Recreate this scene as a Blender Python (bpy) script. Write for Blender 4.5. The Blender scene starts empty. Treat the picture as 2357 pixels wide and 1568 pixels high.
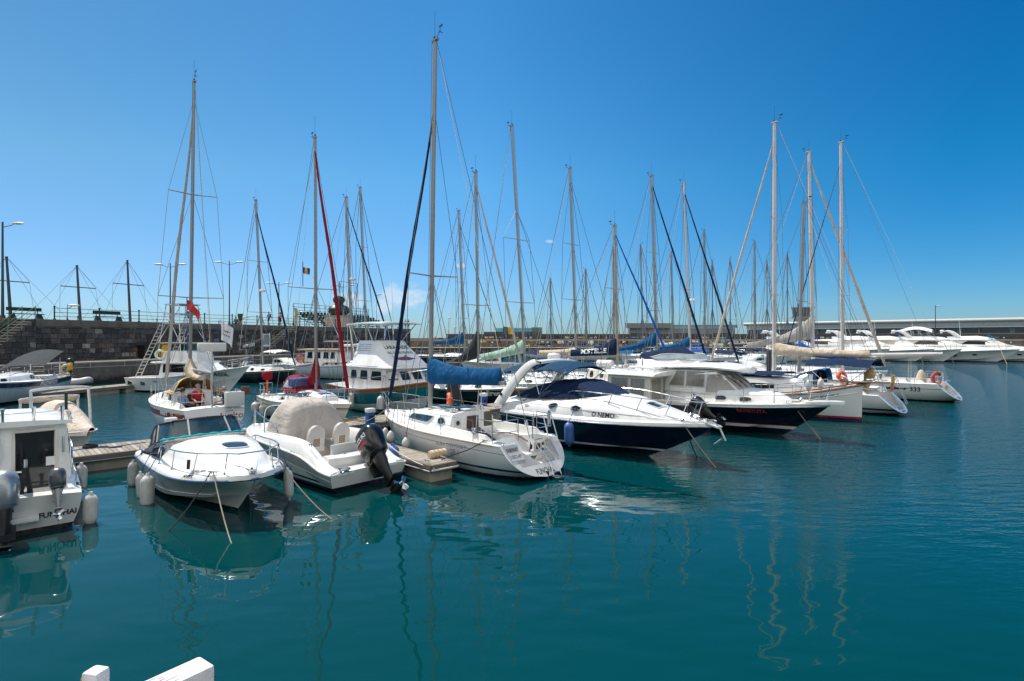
import bpy, bmesh, math, random
from mathutils import Vector, Matrix, Quaternion, noise
from mathutils.bvhtree import BVHTree
R=math.radians; PI=math.pi
random.seed(7)
SC=bpy.context.scene; COL=SC.collection
# ------------------------------------------------------------------ camera
FP=1309.4; CH=4.0; HY=777.0; CX=1178.5
cd=bpy.data.cameras.new('camera'); cam=bpy.data.objects.new('camera',cd); COL.objects.link(cam)
cd.lens=20; cd.sensor_width=36; cd.clip_end=6000; cd.clip_start=.05; cd.shift_y=-7/2357
cam.location=(0,0,CH); cam.rotation_euler=(R(90),0,0); SC.camera=cam
# ------------------------------------------------------------------ light
SUN_AZ=-52; SUN_EL=57       # azimuth from the view direction (left negative), elevation
def mkworld():
    w=bpy.data.worlds.new('World'); SC.world=w; w.use_nodes=True; nt=w.node_tree; N=nt.nodes; Lk=nt.links
    N.clear()
    sky=N.new('ShaderNodeTexSky'); sky.sky_type='NISHITA'; sky.sun_disc=False
    sky.sun_elevation=R(SUN_EL); sky.sun_rotation=R(SUN_AZ); sky.air_density=1.0; sky.dust_density=.12; sky.ozone_density=5.5; sky.altitude=0
    hs=N.new('ShaderNodeHueSaturation'); hs.inputs['Saturation'].default_value=1.28; hs.inputs['Value'].default_value=1.0
    Lk.new(sky.outputs[0],hs.inputs['Color'])
    tc=N.new('ShaderNodeTexCoord')
    # small fair-weather clouds low above the breakwater
    def dirmask(vx,vy,ax,az):
        d=Vector(((vx-CX)/FP,1,-(vy-HY)/FP)); d.normalize()
        s=N.new('ShaderNodeVectorMath'); s.operation='SUBTRACT'; s.inputs[1].default_value=d; Lk.new(tc.outputs['Generated'],s.inputs[0])
        m=N.new('ShaderNodeVectorMath'); m.operation='MULTIPLY'; m.inputs[1].default_value=(1/ax,1/ax,1/az); Lk.new(s.outputs[0],m.inputs[0])
        l=N.new('ShaderNodeVectorMath'); l.operation='LENGTH'; Lk.new(m.outputs[0],l.inputs[0])
        r=N.new('ShaderNodeMapRange'); r.inputs[1].default_value=1; r.inputs[2].default_value=.1; r.inputs[3].default_value=0; r.inputs[4].default_value=1
        Lk.new(l.outputs['Value'],r.inputs[0]); return r.outputs[0]
    acc=None
    for a in ((925,682,.075,.045),(800,690,.05,.03),(880,705,.04,.03),(1060,612,.016,.008),(1265,556,.018,.006),(172,744,.03,.008)):
        o=dirmask(*a)
        if acc is None: acc=o
        else:
            x=N.new('ShaderNodeMath'); x.operation='MAXIMUM'; Lk.new(acc,x.inputs[0]); Lk.new(o,x.inputs[1]); acc=x.outputs[0]
    mp=N.new('ShaderNodeMapping'); mp.inputs['Scale'].default_value=(40,40,75); Lk.new(tc.outputs['Generated'],mp.inputs[0])
    no=N.new('ShaderNodeTexNoise'); no.inputs['Scale'].default_value=1; no.inputs['Detail'].default_value=7; no.inputs['Roughness'].default_value=.6; Lk.new(mp.outputs[0],no.inputs['Vector'])
    mu=N.new('ShaderNodeMath'); mu.operation='MULTIPLY'; Lk.new(acc,mu.inputs[0]); Lk.new(no.outputs[0],mu.inputs[1])
    rr=N.new('ShaderNodeMapRange'); rr.inputs[1].default_value=.24; rr.inputs[2].default_value=.42; rr.inputs[4].default_value=.5; Lk.new(mu.outputs[0],rr.inputs[0])
    # grade of the clear sky: deeper away from the sun, bluer low down
    sx=N.new('ShaderNodeSeparateXYZ'); Lk.new(tc.outputs['Generated'],sx.inputs[0])
    fx=N.new('ShaderNodeMapRange'); fx.inputs[1].default_value=-.6; fx.inputs[2].default_value=.6; Lk.new(sx.outputs[0],fx.inputs[0])
    fz=N.new('ShaderNodeMapRange'); fz.inputs[1].default_value=.01; fz.inputs[2].default_value=.26; Lk.new(sx.outputs[2],fz.inputs[0])
    ga=N.new('ShaderNodeValToRGB'); ce=ga.color_ramp.elements; ce[0].color=(1.45,1.18,.93,1); ce[1].position=1; ce[1].color=(.16,.90,.97,1); e=ce.new(.45); e.color=(1.3,1.36,1.2,1); Lk.new(fx.outputs[0],ga.inputs[0])
    gb=N.new('ShaderNodeMix'); gb.data_type='RGBA'; gb.inputs['A'].default_value=(.46,.69,1.0,1); Lk.new(ga.outputs[0],gb.inputs['B']); Lk.new(fz.outputs[0],gb.inputs['Factor'])
    gm=N.new('ShaderNodeMix'); gm.data_type='RGBA'; gm.blend_type='MULTIPLY'; gm.inputs['Factor'].default_value=1; Lk.new(hs.outputs[0],gm.inputs['A']); Lk.new(gb.outputs['Result'],gm.inputs['B'])
    mx=N.new('ShaderNodeMix'); mx.data_type='RGBA'; mx.inputs['B'].default_value=(7.2,7.6,8.2,1)
    Lk.new(rr.outputs[0],mx.inputs['Factor']); Lk.new(gm.outputs['Result'],mx.inputs['A'])
    # bright cloud bank added out of view to fill the shaded hull sides
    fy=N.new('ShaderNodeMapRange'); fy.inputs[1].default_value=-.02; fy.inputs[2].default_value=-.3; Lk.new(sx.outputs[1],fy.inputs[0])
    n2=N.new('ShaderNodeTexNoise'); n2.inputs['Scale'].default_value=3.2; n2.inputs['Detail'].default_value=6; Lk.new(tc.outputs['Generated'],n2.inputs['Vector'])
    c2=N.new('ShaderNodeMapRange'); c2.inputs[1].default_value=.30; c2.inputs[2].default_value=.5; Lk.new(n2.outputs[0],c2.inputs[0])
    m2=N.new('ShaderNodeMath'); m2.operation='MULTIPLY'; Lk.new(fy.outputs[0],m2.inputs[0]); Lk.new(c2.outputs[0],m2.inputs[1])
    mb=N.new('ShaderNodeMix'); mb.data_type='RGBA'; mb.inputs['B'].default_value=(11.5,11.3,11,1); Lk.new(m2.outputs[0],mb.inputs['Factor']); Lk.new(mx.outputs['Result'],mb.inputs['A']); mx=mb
    bg=N.new('ShaderNodeBackground'); bg.inputs[1].default_value=.095; out=N.new('ShaderNodeOutputWorld')
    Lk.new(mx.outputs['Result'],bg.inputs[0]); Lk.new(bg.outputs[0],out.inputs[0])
mkworld()
sl=bpy.data.lights.new('sun','SUN'); sl.energy=5.0; sl.angle=R(.5); sl.color=(1,.955,.88)
so=bpy.data.objects.new('sun',sl); COL.objects.link(so)
sd=Vector((math.sin(R(SUN_AZ))*math.cos(R(SUN_EL)),math.cos(R(SUN_AZ))*math.cos(R(SUN_EL)),math.sin(R(SUN_EL))))
so.rotation_euler=sd.to_track_quat('Z','Y').to_euler(); so.location=sd*50
SC.view_settings.view_transform='Standard'; SC.view_settings.look='None'; SC.view_settings.gamma=1; SC.view_settings.exposure=.28
SC.cycles.max_bounces=6; SC.cycles.glossy_bounces=4; SC.cycles.transmission_bounces=4; SC.cycles.transparent_max_bounces=6
SC.cycles.caustics_reflective=False; SC.cycles.caustics_refractive=False
def at(vx,vy,z=0.0):
    Y=(CH-z)*FP/(vy-HY); return Vector(((vx-CX)/FP*Y,Y,z))
def pY(vx,vy,Y): return Vector(((vx-CX)/FP*Y,Y,CH-(vy-HY)/FP*Y))
FX,FY=-.683,.73     # fingers and boats lie along (FX,FY), the walkway along (.73,.683)
# ------------------------------------------------------------------ materials
MATS={}
def S(h):     # sRGB hex -> linear
    c=[int(h[i:i+2],16)/255 for i in (0,2,4)]
    return tuple(x/12.92 if x<=.04045 else ((x+.055)/1.055)**2.4 for x in c)
class NT:
    def __init__(s,name):
        s.m=bpy.data.materials.new(name); s.m.use_nodes=True; s.t=s.m.node_tree; s.N=s.t.nodes; s.b=s.N['Principled BSDF']
    def n(s,k,**a):
        x=s.N.new('ShaderNode'+k)
        for i,v in a.items():
            if i.startswith('_'): setattr(x,i[1:],v)
            else: x.inputs[int(i[1:]) if i[0]=='i' and i[1:].isdigit() else i].default_value=v
        return x
    def l(s,a,b): s.t.links.new(a,b)
    def math(s,op,a,b=None):
        x=s.n('Math',_operation=op)
        for i,v in enumerate((a,b)):
            if v is None: continue
            if isinstance(v,(int,float)): x.inputs[i].default_value=v
            else: s.l(v,x.inputs[i])
        return x.outputs[0]
    def mix(s,f,a,b,bt='MIX'):
        x=s.n('Mix',_data_type='RGBA',_blend_type=bt)
        for k,v in (('Factor',f),('A',a),('B',b)):
            if isinstance(v,(int,float)): x.inputs[k].default_value=v
            elif isinstance(v,tuple): x.inputs[k].default_value=(*v[:3],1)
            else: s.l(v,x.inputs[k])
        return x.outputs['Result']
    def noise(s,scale,detail=4,vec=None,rough=.55):
        x=s.n('TexNoise'); x.inputs['Scale'].default_value=scale; x.inputs['Detail'].default_value=detail; x.inputs['Roughness'].default_value=rough
        if vec is not None: s.l(vec,x.inputs['Vector'])
        return x.outputs[0]
    def coord(s,k='Object',scale=(1,1,1),rot=(0,0,0)):
        t=s.n('TexCoord'); m=s.n('Mapping'); m.inputs['Scale'].default_value=scale; m.inputs['Rotation'].default_value=rot
        s.l(t.outputs[k],m.inputs[0]); return m.outputs[0]
    def rng(s,v,a,b,c,d):
        x=s.n('MapRange'); s.l(v,x.inputs[0])
        for i,k in enumerate((a,b,c,d)): x.inputs[i+1].default_value=k
        return x.outputs[0]
    def bump(s,h,dist,strength=1):
        x=s.n('Bump'); x.inputs['Distance'].default_value=dist; x.inputs['Strength'].default_value=strength
        s.l(h,x.inputs['Height']); s.l(x.outputs[0],s.b.inputs['Normal']); return x
def mat(name,col,rough=.5,metal=0.,var=.12,vs=3.,bump=0.,bs=20.,stretch=(1,1,1),coat=0.,dirt=None,dirts=2.,alpha=1.,trans=0.):
    if name in MATS: return MATS[name]
    if isinstance(col,str): col=S(col)
    t=NT(name); b=t.b; vec=t.coord('Object',stretch)
    nz=t.noise(vs,5,vec)
    f=t.rng(nz,.25,.75,1-var,1+var*.6)
    c=t.mix(1.0,col,f,'MULTIPLY')
    if dirt is not None:
        d=t.noise(dirts,8,t.coord('Object',(1,1,.35)),.7); df=t.rng(d,.5,.78,0,.6); c=t.mix(df,c,dirt)
    t.l(c,b.inputs['Base Color']); b.inputs['Roughness'].default_value=rough; b.inputs['Metallic'].default_value=metal
    r=t.rng(nz,.3,.7,max(rough-.07,.02),min(rough+.09,1)); t.l(r,b.inputs['Roughness'])
    if coat: b.inputs['Coat Weight'].default_value=coat; b.inputs['Coat Roughness'].default_value=.05
    if bump: t.bump(t.noise(bs,5,vec),bump)
    if alpha<1: b.inputs['Alpha'].default_value=alpha
    if trans: b.inputs['Transmission Weight'].default_value=trans
    MATS[name]=t.m; return t.m
def fabric(name,col,scale=1.):
    if name in MATS: return MATS[name]
    t=NT(name); vec=t.coord('Object',(1,1,1))
    a=t.noise(2.2*scale,6,t.coord('Object',(1.6,1.6,.55),(.3,.2,.5)),.55); b=t.noise(7*scale,4,vec)
    cr=t.math('ABSOLUTE',t.math('SUBTRACT',t.noise(3.4*scale,3,t.coord('Object',(1.7,1.7,.32),(.12,.1,.2))),.5)); cr2=t.math('ABSOLUTE',t.math('SUBTRACT',t.noise(5.5*scale,3,t.coord('Object',(.9,.9,.4),(-.3,.45,.1))),.5))
    h=t.math('ADD',t.math('ADD',a,t.math('MULTIPLY',b,.2)),t.math('MULTIPLY',t.math('ADD',cr,cr2),-1.3))
    c=t.mix(1.,S(col) if isinstance(col,str) else col,t.rng(a,.3,.7,.82,1.12),'MULTIPLY')
    t.l(c,t.b.inputs['Base Color']); t.b.inputs['Roughness'].default_value=.8; t.b.inputs['Specular IOR Level'].default_value=.15
    t.bump(h,.055/scale,.9); MATS[name]=t.m; return t.m
def hullmat(name,base,bands=(),rough=.22,dirt=.25):
    """gel-coat with painted bands: ('z',lo,hi,col) by height, ('s',lo,hi,col) by distance under the sheer"""
    t=NT(name); tc=t.n('TexCoord'); sp=t.n('SeparateXYZ'); t.l(tc.outputs['Object'],sp.inputs[0])
    uv=t.n('UVMap',_uv_map='st'); su=t.n('SeparateXYZ'); t.l(uv.outputs[0],su.inputs[0])
    c=t.n('RGB'); c.outputs[0].default_value=(*(S(base) if isinstance(base,str) else base),1); c=c.outputs[0]
    for k,lo,hi,col in bands:
        v=sp.outputs[2] if k=='z' else su.outputs[1]
        f=t.math('MULTIPLY',t.math('GREATER_THAN',v,lo),t.math('LESS_THAN',v,hi))
        c=t.mix(f,c,S(col) if isinstance(col,str) else col)
    nz=t.noise(1.2,8,t.coord('Object',(1,1,.22)),.7)
    c=t.mix(t.rng(nz,.5,.8,0,dirt),c,(.36,.33,.27))
    # weed and scum just above the water
    e=t.noise(5,5,t.coord('Object',(1,1,.4))); w=t.math('ADD',sp.outputs[2],t.math('MULTIPLY',e,-.10))
    c=t.mix(t.rng(w,-.06,.03,.75,0),c,(.035,.045,.03))
    t.l(c,t.b.inputs['Base Color']); t.l(t.rng(nz,.3,.7,rough-.06,rough+.1),t.b.inputs['Roughness'])
    t.b.inputs['Coat Weight'].default_value=.4; t.b.inputs['Coat Roughness'].default_value=.06
    t.bump(t.noise(.9,3,t.coord('Object',(1,1,1))),.02,.6)
    return t.m
def glassmat(name,col,rough=.06):
    if name in MATS: return MATS[name]
    t=NT(name); n=t.noise(2.5,4,t.coord('Object',(1,1,.5))); c=t.mix(t.rng(n,.35,.7,0,.55),S(col),tuple(min(1,x*2.6+.02) for x in S(col)))
    t.l(c,t.b.inputs['Base Color']); t.b.inputs['Roughness'].default_value=rough; t.b.inputs['Specular IOR Level'].default_value=.75
    MATS[name]=t.m; return t.m
WHITE=mat('white gelcoat',(.80,.80,.78),.25,var=.05,vs=1.5,coat=.3,dirt=(.5,.47,.40),dirts=1.4)
CREAM=mat('cream gelcoat',(.72,.69,.60),.3,var=.06,vs=1.5,coat=.2,dirt=(.45,.4,.3))
GREYW=mat('grey white gelcoat',(.60,.61,.60),.4,var=.08,vs=2)
NONSK=mat('nonskid deck',(.70,.70,.67),.7,var=.07,vs=2,bump=.003,bs=160)
STEEL=mat('polished steel',(.62,.63,.64),.16,1.,var=.1)
WIRE=mat('rigging wire',(.20,.21,.22),.45,.6)
ALU=mat('anodised aluminium',(.27,.265,.25),.42,.3,var=.14,vs=2,stretch=(1,1,.15))
ALUW=mat('white painted spar',(.52,.50,.48),.4,.0,var=.1,vs=2,stretch=(1,1,.15))
BLACK=mat('black plastic',(.012,.012,.013),.4)
BLACKG=mat('gloss black paint',(.006,.006,.007),.22,coat=.35)
NAVYP=mat('navy paint',(.010,.018,.05),.25,coat=.5)
ROPE=mat('weathered rope',(.36,.31,.24),.9,var=.4,vs=40,bump=.01,bs=90)
ROPEW=mat('white rope',(.62,.60,.55),.9,var=.3,vs=40)
ROPED=mat('dark rope',(.03,.03,.032),.9,var=.3,vs=40)
BLUER=mat('blue rope',(.01,.10,.36),.8)
FENW=mat('white fender vinyl',(.62,.62,.59),.45,var=.16,vs=6,dirt=(.12,.12,.11),dirts=7)
FENB=mat('blue fender vinyl',(.05,.13,.36),.45,var=.15,vs=6)
NAVY=fabric('navy canvas',(.006,.019,.058)); BLUE=fabric('royal blue canvas',(.003,.075,.20)); GREYC=fabric('grey canvas',(.40,.38,.35)); CREAMC=fabric('cream canvas',(.56,.47,.36))
TEALN=fabric('teal navy canvas',(.008,.045,.10)); MAROON=fabric('maroon canvas',(.22,.012,.02)); DGREY=fabric('charcoal canvas',(.035,.04,.045)); GREENC=fabric('pale green canvas',(.33,.50,.40)); TANC=fabric('tan canvas',(.56,.38,.18)); WHITEC=fabric('white canvas',(.68,.67,.64)); TEALC=fabric('turquoise canvas',(.01,.32,.38)); BRIGHTB=fabric('bright blue canvas',(.005,.09,.40))
GLASS=glassmat('dark window','0c1012'); GLASSB=glassmat('blue tinted window','10222c'); CURT=mat('curtain behind glass',(.22,.215,.18),.15,var=.35,vs=9,stretch=(3,3,.2),coat=.8)
CLEAR=mat('clear vinyl window',(.30,.36,.40),.12,var=.3,vs=2.5,coat=.5)
WOODV=mat('varnished wood',(.27,.11,.045),.3,var=.3,vs=3,stretch=(1,6,6),coat=.3); WOODD=mat('dark companionway wood',(.06,.03,.02),.4,var=.3,vs=3,stretch=(1,6,1)); TEAK=mat('bare teak',(.30,.21,.13),.7,var=.3,vs=3,stretch=(1,8,1))
ORANGE=mat('orange plastic',(.75,.10,.015),.5,var=.15,vs=6); RED=mat('red paint',(.50,.02,.02),.45); YEL=mat('yellow plastic',(.70,.42,.01),.5); BLUEP=mat('blue painted metal',(.01,.09,.35),.4,var=.15); TEXTK=mat('black lettering',(.012,.012,.014),.5); TEXTR=mat('red lettering',(.75,.05,.05),.5); TEXTW=mat('white lettering',(.72,.72,.70),.5); TEXTG=mat('grey lettering',(.16,.17,.18),.4); TEXTT=mat('teal lettering',(.02,.15,.17),.5); TEXTM=mat('maroon lettering',(.22,.012,.02),.5); TEXTN=mat('navy lettering',(.012,.02,.06),.5)
GREENP=mat('dark green paint',(.008,.035,.02),.5,var=.2); GREENM=mat('green plastic',(.015,.09,.035),.5,var=.15); SKIN=mat('skin',(.46,.25,.16),.55,var=.08); HAIRD=mat('dark hair',(.02,.015,.012),.7,bump=.01,bs=60); HAIRG=mat('grey hair',(.30,.29,.28),.7,bump=.01,bs=60)
# ------------------------------------------------------------------ mesh builder
SPLIT={'winch','deck_winch','cleat','snap_button','swim_platform','pillar','windlass','bimini_frame','hull_port','bow_roller','roof_hatch','helm_seat','coiled_rope','teal_stripe','windscreen_wiper','roof_arch','tower_frame','locker_lid','deck_fitting','grab_rail','loudspeaker','instrument_panel','engine_panel','slab','hull_graphic','radar_arch','tower_canopy','side_rail','rod_holder','guard_rail_none'}
class M:
    def __init__(s): s.v=[]; s.f=[]; s.m=[]; s.uv=None
    def add(s,vs,fs,mi=0):
        o=len(s.v); s.v+= [Vector(p) for p in vs]; s.f+=[tuple(i+o for i in f) for f in fs]; s.m+=[mi]*len(fs); return o
    def grid(s,rows,mi=0,cu=False,cv=False):
        n=len(rows); k=len(rows[0]); o=len(s.v)
        for r in rows: s.v+=[Vector(p) for p in r]
        for i in range(n if cu else n-1):
            for j in range(k if cv else k-1):
                a=o+i*k+j; b=o+i*k+(j+1)%k; c=o+((i+1)%n)*k+(j+1)%k; d=o+((i+1)%n)*k+j
                s.f.append((a,b,c,d)); s.m.append(mi)
        return o
    def poly(s,ps,mi=0): s.add(ps,[tuple(range(len(ps)))],mi)
    def box(s,c,d,mi=0,rz=0.,rx=0.,ry=0.):
        m=Matrix.Rotation(rz,3,'Z')@Matrix.Rotation(ry,3,'Y')@Matrix.Rotation(rx,3,'X'); c=Vector(c)
        vs=[c+m@Vector((x*d[0]/2,y*d[1]/2,z*d[2]/2)) for x in(-1,1) for y in(-1,1) for z in(-1,1)]
        s.add(vs,[(0,1,3,2),(4,6,7,5),(0,4,5,1),(2,3,7,6),(0,2,6,4),(1,5,7,3)],mi)
    def tube(s,pts,r,n=6,mi=0,loop=False,cap=True):
        pts=[Vector(p) for p in pts]; k=len(pts)
        if k<2: return
        rs=r if isinstance(r,(list,tuple)) else [r]*k
        T=[]
        for i in range(k):
            a=pts[(i-1)%k] if (loop or i>0) else pts[i]; b=pts[(i+1)%k] if (loop or i<k-1) else pts[i]
            d=(b-a); T.append(d.normalized() if d.length>1e-9 else Vector((0,0,1)))
        u=T[0].orthogonal().normalized(); rows=[]
        for i in range(k):
            u=(u-T[i]*u.dot(T[i])); u=u.normalized() if u.length>1e-6 else T[i].orthogonal().normalized()
            w=T[i].cross(u); rows.append([pts[i]+(u*math.cos(2*PI*j/n)+w*math.sin(2*PI*j/n))*rs[i] for j in range(n)])
        o=s.grid(rows,mi,cu=loop,cv=True)
        if cap and not loop:
            s.f.append(tuple(range(o+n-1,o-1,-1))); s.m.append(mi); s.f.append(tuple(o+(k-1)*n+j for j in range(n))); s.m.append(mi)
    def cyl(s,a,b,r,r2=None,n=12,mi=0): s.tube([a,b],[r,r if r2 is None else r2],n,mi)
    def ell(s,c,r,nu=12,nv=8,mi=0,p=1.):
        c=Vector(c); rows=[]
        pw=lambda x:math.copysign(abs(x)**p,x)
        for i in range(nv+1):
            a=PI*i/nv; rows.append([c+Vector((r[0]*pw(math.sin(a))*pw(math.cos(2*PI*j/nu)),r[1]*pw(math.sin(a))*pw(math.sin(2*PI*j/nu)),r[2]*pw(math.cos(a)))) for j in range(nu)])
        s.grid(rows,mi,cv=True)
    def lathe(s,c,prof,n=14,mi=0,axis=None):
        q=Quaternion() if axis is None else Vector(axis).to_track_quat('Z','X'); c=Vector(c)
        s.grid([[c+q@Vector((r*math.cos(2*PI*j/n),r*math.sin(2*PI*j/n),z)) for j in range(n)] for r,z in prof],mi,cv=True)
    def prism(s,ps,d,mi=0):
        ps=[Vector(p) for p in ps]; d=Vector(d); n=len(ps)
        s.add(ps+[p+d for p in ps],[tuple(range(n-1,-1,-1)),tuple(range(n,2*n))]+[(i,(i+1)%n,(i+1)%n+n,i+n) for i in range(n)],mi)
    def shell(s,rows,th,mi=0):
        """grid with thickness th (a vector or a downward distance)"""
        d=Vector((0,0,-th)) if isinstance(th,(int,float)) else Vector(th)
        rows=[[Vector(p) for p in r] for r in rows]; low=[[p+d for p in r] for r in rows]
        s.grid(rows,mi); s.grid([list(reversed(r)) for r in low],mi)
        for a,b in ((rows[0],low[0]),(rows[-1],low[-1]),([r[0] for r in rows],[r[0] for r in low]),([r[-1] for r in rows],[r[-1] for r in low])): s.grid([a,b],mi)
    def ring(s,c,Rm,r,axis,n=24,k=8,mi=0,a0=0,a1=2*PI,rf=None):
        q=Vector(axis).to_track_quat('Z','X'); c=Vector(c); full=abs(a1-a0-2*PI)<1e-3
        pts=[c+q@Vector((Rm*math.cos(a0+(a1-a0)*i/(n if full else n-1)),Rm*math.sin(a0+(a1-a0)*i/(n if full else n-1)),0)) for i in range(n)]
        s.tube(pts,r,k,mi,loop=full)
    def bvh(s): return BVHTree.FromPolygons(s.v,s.f)
    def build(s,name,mats,parent=None,ang=35,bevel=0.,seg=2,loc=None,rot=None,merge=False):
        if name in SPLIT:
            par=list(range(len(s.v)))
            def fd(i):
                while par[i]!=i: par[i]=par[par[i]]; i=par[i]
                return i
            for f in s.f:
                for i in f[1:]: par[fd(i)]=fd(f[0])
            bx={}
            for i,p in enumerate(s.v):
                r=fd(i); b=bx.setdefault(r,[p.copy(),p.copy()])
                for k in range(3): b[0][k]=min(b[0][k],p[k]-.012); b[1][k]=max(b[1][k],p[k]+.012)
            ks=list(bx); 
            for i,a in enumerate(ks):
                for b in ks[i+1:]:
                    if all(bx[a][0][k]<=bx[b][1][k] and bx[b][0][k]<=bx[a][1][k] for k in range(3)): par[fd(a)]=fd(b)
            gr={}
            for j,f in enumerate(s.f): gr.setdefault(fd(f[0]),[]).append(j)
            if len(gr)>1:
                out=None
                for js in gr.values():
                    m=M(); mp={}
                    for j in js:
                        for i in s.f[j]:
                            if i not in mp: mp[i]=len(m.v); m.v.append(s.v[i])
                        m.f.append(tuple(mp[i] for i in s.f[j])); m.m.append(s.m[j])
                    out=m._build(name,mats,parent,ang,bevel,seg,loc,rot,merge)
                return out
        return s._build(name,mats,parent,ang,bevel,seg,loc,rot,merge)
    def _build(s,name,mats,parent=None,ang=35,bevel=0.,seg=2,loc=None,rot=None,merge=False):
        me=bpy.data.meshes.new(name); me.from_pydata([tuple(p) for p in s.v],[],s.f)
        if not isinstance(mats,(list,tuple)): mats=[mats]
        for x in mats: me.materials.append(x)
        me.polygons.foreach_set('material_index',s.m)
        if s.uv:
            ul=me.uv_layers.new(name='st')
            for lp in me.loops: ul.data[lp.index].uv=s.uv[lp.vertex_index]
        bm=bmesh.new(); bm.from_mesh(me)
        if merge: bmesh.ops.remove_doubles(bm,verts=bm.verts,dist=.0005)
        if not s.uv: bmesh.ops.recalc_face_normals(bm,faces=bm.faces)
        if bevel:
            es=[e for e in bm.edges if len(e.link_faces)==2 and e.calc_face_angle(0)>R(40)]
            bmesh.ops.bevel(bm,geom=es,offset=bevel,segments=seg,affect='EDGES',profile=.6,clamp_overlap=True)
        bm.to_mesh(me); bm.free()
        me.polygons.foreach_set('use_smooth',[True]*len(me.polygons)); me.set_sharp_from_angle(angle=R(ang))
        o=bpy.data.objects.new(name,me); COL.objects.link(o)
        if parent: o.parent=parent
        if loc: o.location=loc
        if rot: o.rotation_euler=rot
        return o
def tag(o,label,cat,group=None):
    o['label']=label; o['category']=cat
    if group: o['group']=group
    return o
def structure(o,kind='structure'): o['kind']=kind; return o
def empty(name,loc,rz=0.,label=None,cat=None,group=None):
    o=bpy.data.objects.new(name,None); COL.objects.link(o); o.location=loc; o.rotation_euler=(0,0,rz); o.empty_display_size=.2
    if label: tag(o,label,cat,group)
    return o
def lerp(a,b,t): return a+(b-a)*t
def V(*a): return Vector(a)
def interp(pts,x):
    if x<=pts[0][0]: return pts[0][1]
    for (a,b),(c,d) in zip(pts,pts[1:]):
        if x<=c:
            t=(x-a)/(c-a) if c>a else 1; return b+(d-b)*t
    return pts[-1][1]
def smooth(pts,x):
    if x<=pts[0][0]: return pts[0][1]
    if x>=pts[-1][0]: return pts[-1][1]
    n=len(pts)
    for i in range(n-1):
        x0,y0=pts[i]; x1,y1=pts[i+1]
        if x<=x1:
            m0=(y1-pts[i-1][1])/(x1-pts[i-1][0]) if i>0 else (y1-y0)/(x1-x0)
            m1=(pts[i+2][1]-y0)/(pts[i+2][0]-x0) if i<n-2 else (y1-y0)/(x1-x0)
            h=x1-x0; t=(x-x0)/h
            return (2*t**3-3*t*t+1)*y0+(t**3-2*t*t+t)*h*m0+(-2*t**3+3*t*t)*y1+(t**3-t*t)*h*m1
def curve(pts,n=6):
    """Catmull-Rom through points"""
    pts=[Vector(p) for p in pts]; out=[]
    for i in range(len(pts)-1):
        a=pts[max(i-1,0)]; b=pts[i]; c=pts[i+1]; d=pts[min(i+2,len(pts)-1)]
        for j in range(n):
            t=j/n; out.append(.5*((2*b)+(c-a)*t+(2*a-5*b+4*c-d)*t*t+(3*b-a-3*c+d)*t**3))
    out.append(pts[-1]); return out
def sag(a,b,s,n=8):
    a=Vector(a); b=Vector(b); return [a.lerp(b,i/n)-Vector((0,0,s*4*(i/n)*(1-i/n))) for i in range(n+1)]
_tc={}
def textmesh(t,bold=0.,shear=0.):
    k=(t,bold,shear)
    if k not in _tc:
        c=bpy.data.curves.new('t','FONT'); c.body=t; c.size=1; c.align_x='CENTER'; c.align_y='CENTER'; c.offset=bold; c.shear=shear; c.resolution_u=3
        o=bpy.data.objects.new('t',c); me=o.to_mesh()
        vs=[tuple(v.co) for v in me.vertices]; fs=[tuple(p.vertices) for p in me.polygons]
        o.to_mesh_clear(); bpy.data.objects.remove(o); bpy.data.curves.remove(c)
        xs=[v[0] for v in vs]; ys=[v[1] for v in vs]
        _tc[k]=(vs,fs,max(xs)-min(xs),max(ys)-min(ys),(max(xs)+min(xs))/2,(max(ys)+min(ys))/2)
    return _tc[k]
def lettering(parent,t,org,u,v,width,material,bvh=None,d=None,height=None,bold=.01,shear=0.,off=.006,name='lettering',mm=None):
    """text centred on org, along u, up v, projected along d on the surface of bvh"""
    vs,fs,w,h,cx,cy=textmesh(t,bold,shear); org=Vector(org); u=Vector(u).normalized(); v=Vector(v).normalized()
    sx=width/w; sy=(height/h) if height else sx
    nrm=u.cross(v).normalized(); d=-nrm if d is None else Vector(d).normalized(); out=[]; last=None
    if bvh:
        h0=bvh.ray_cast(org-d*3,d); last=(h0[0]-org).dot(d) if h0[0] is not None else 0
    for p in vs:
        q=org+u*((p[0]-cx)*sx)+v*((p[1]-cy)*sy)
        if bvh:
            hit=bvh.ray_cast(q-d*3,d)
            if hit[0] is not None and abs((hit[0]-q).dot(d)-last)<.9: last=(hit[0]-q).dot(d)
            q=q+d*(last-off)
        else: q=q-d*off
        out.append(q)
    m=mm or M(); m.add(out,fs)
    return None if mm else m.build(name,material,parent)
def decal(m,bvh,cs,d,nx=6,ny=3,off=.008,mi=0,rnd=0.,maxd=30.):
    """four-cornered patch laid on a surface; rnd>0 rounds the corners"""
    cs=[Vector(c) for c in cs]; d=Vector(d).normalized(); rows=[]
    for i in range(nx+1):
        r=[]
        for j in range(ny+1):
            a=2*i/nx-1; b=2*j/ny-1
            if rnd:
                aa=a*math.sqrt(1-rnd*b*b/2); bb=b*math.sqrt(1-rnd*a*a/2); a,b=aa,bb
            s,t=(a+1)/2,(b+1)/2
            q=cs[0].lerp(cs[1],s).lerp(cs[3].lerp(cs[2],s),t)
            h=bvh.ray_cast(q-d*2,d) if bvh else (None,)
            r.append((h[0] if h[0] is not None and (h[0]-q).length<maxd else q)-d*off)
        rows.append(r)
    m.grid(rows,mi)
    ed=rows[0]+[r[-1] for r in rows[1:]]+list(reversed(rows[-1][:-1]))+[r[0] for r in reversed(rows[1:-1])]
    return ed
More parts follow.
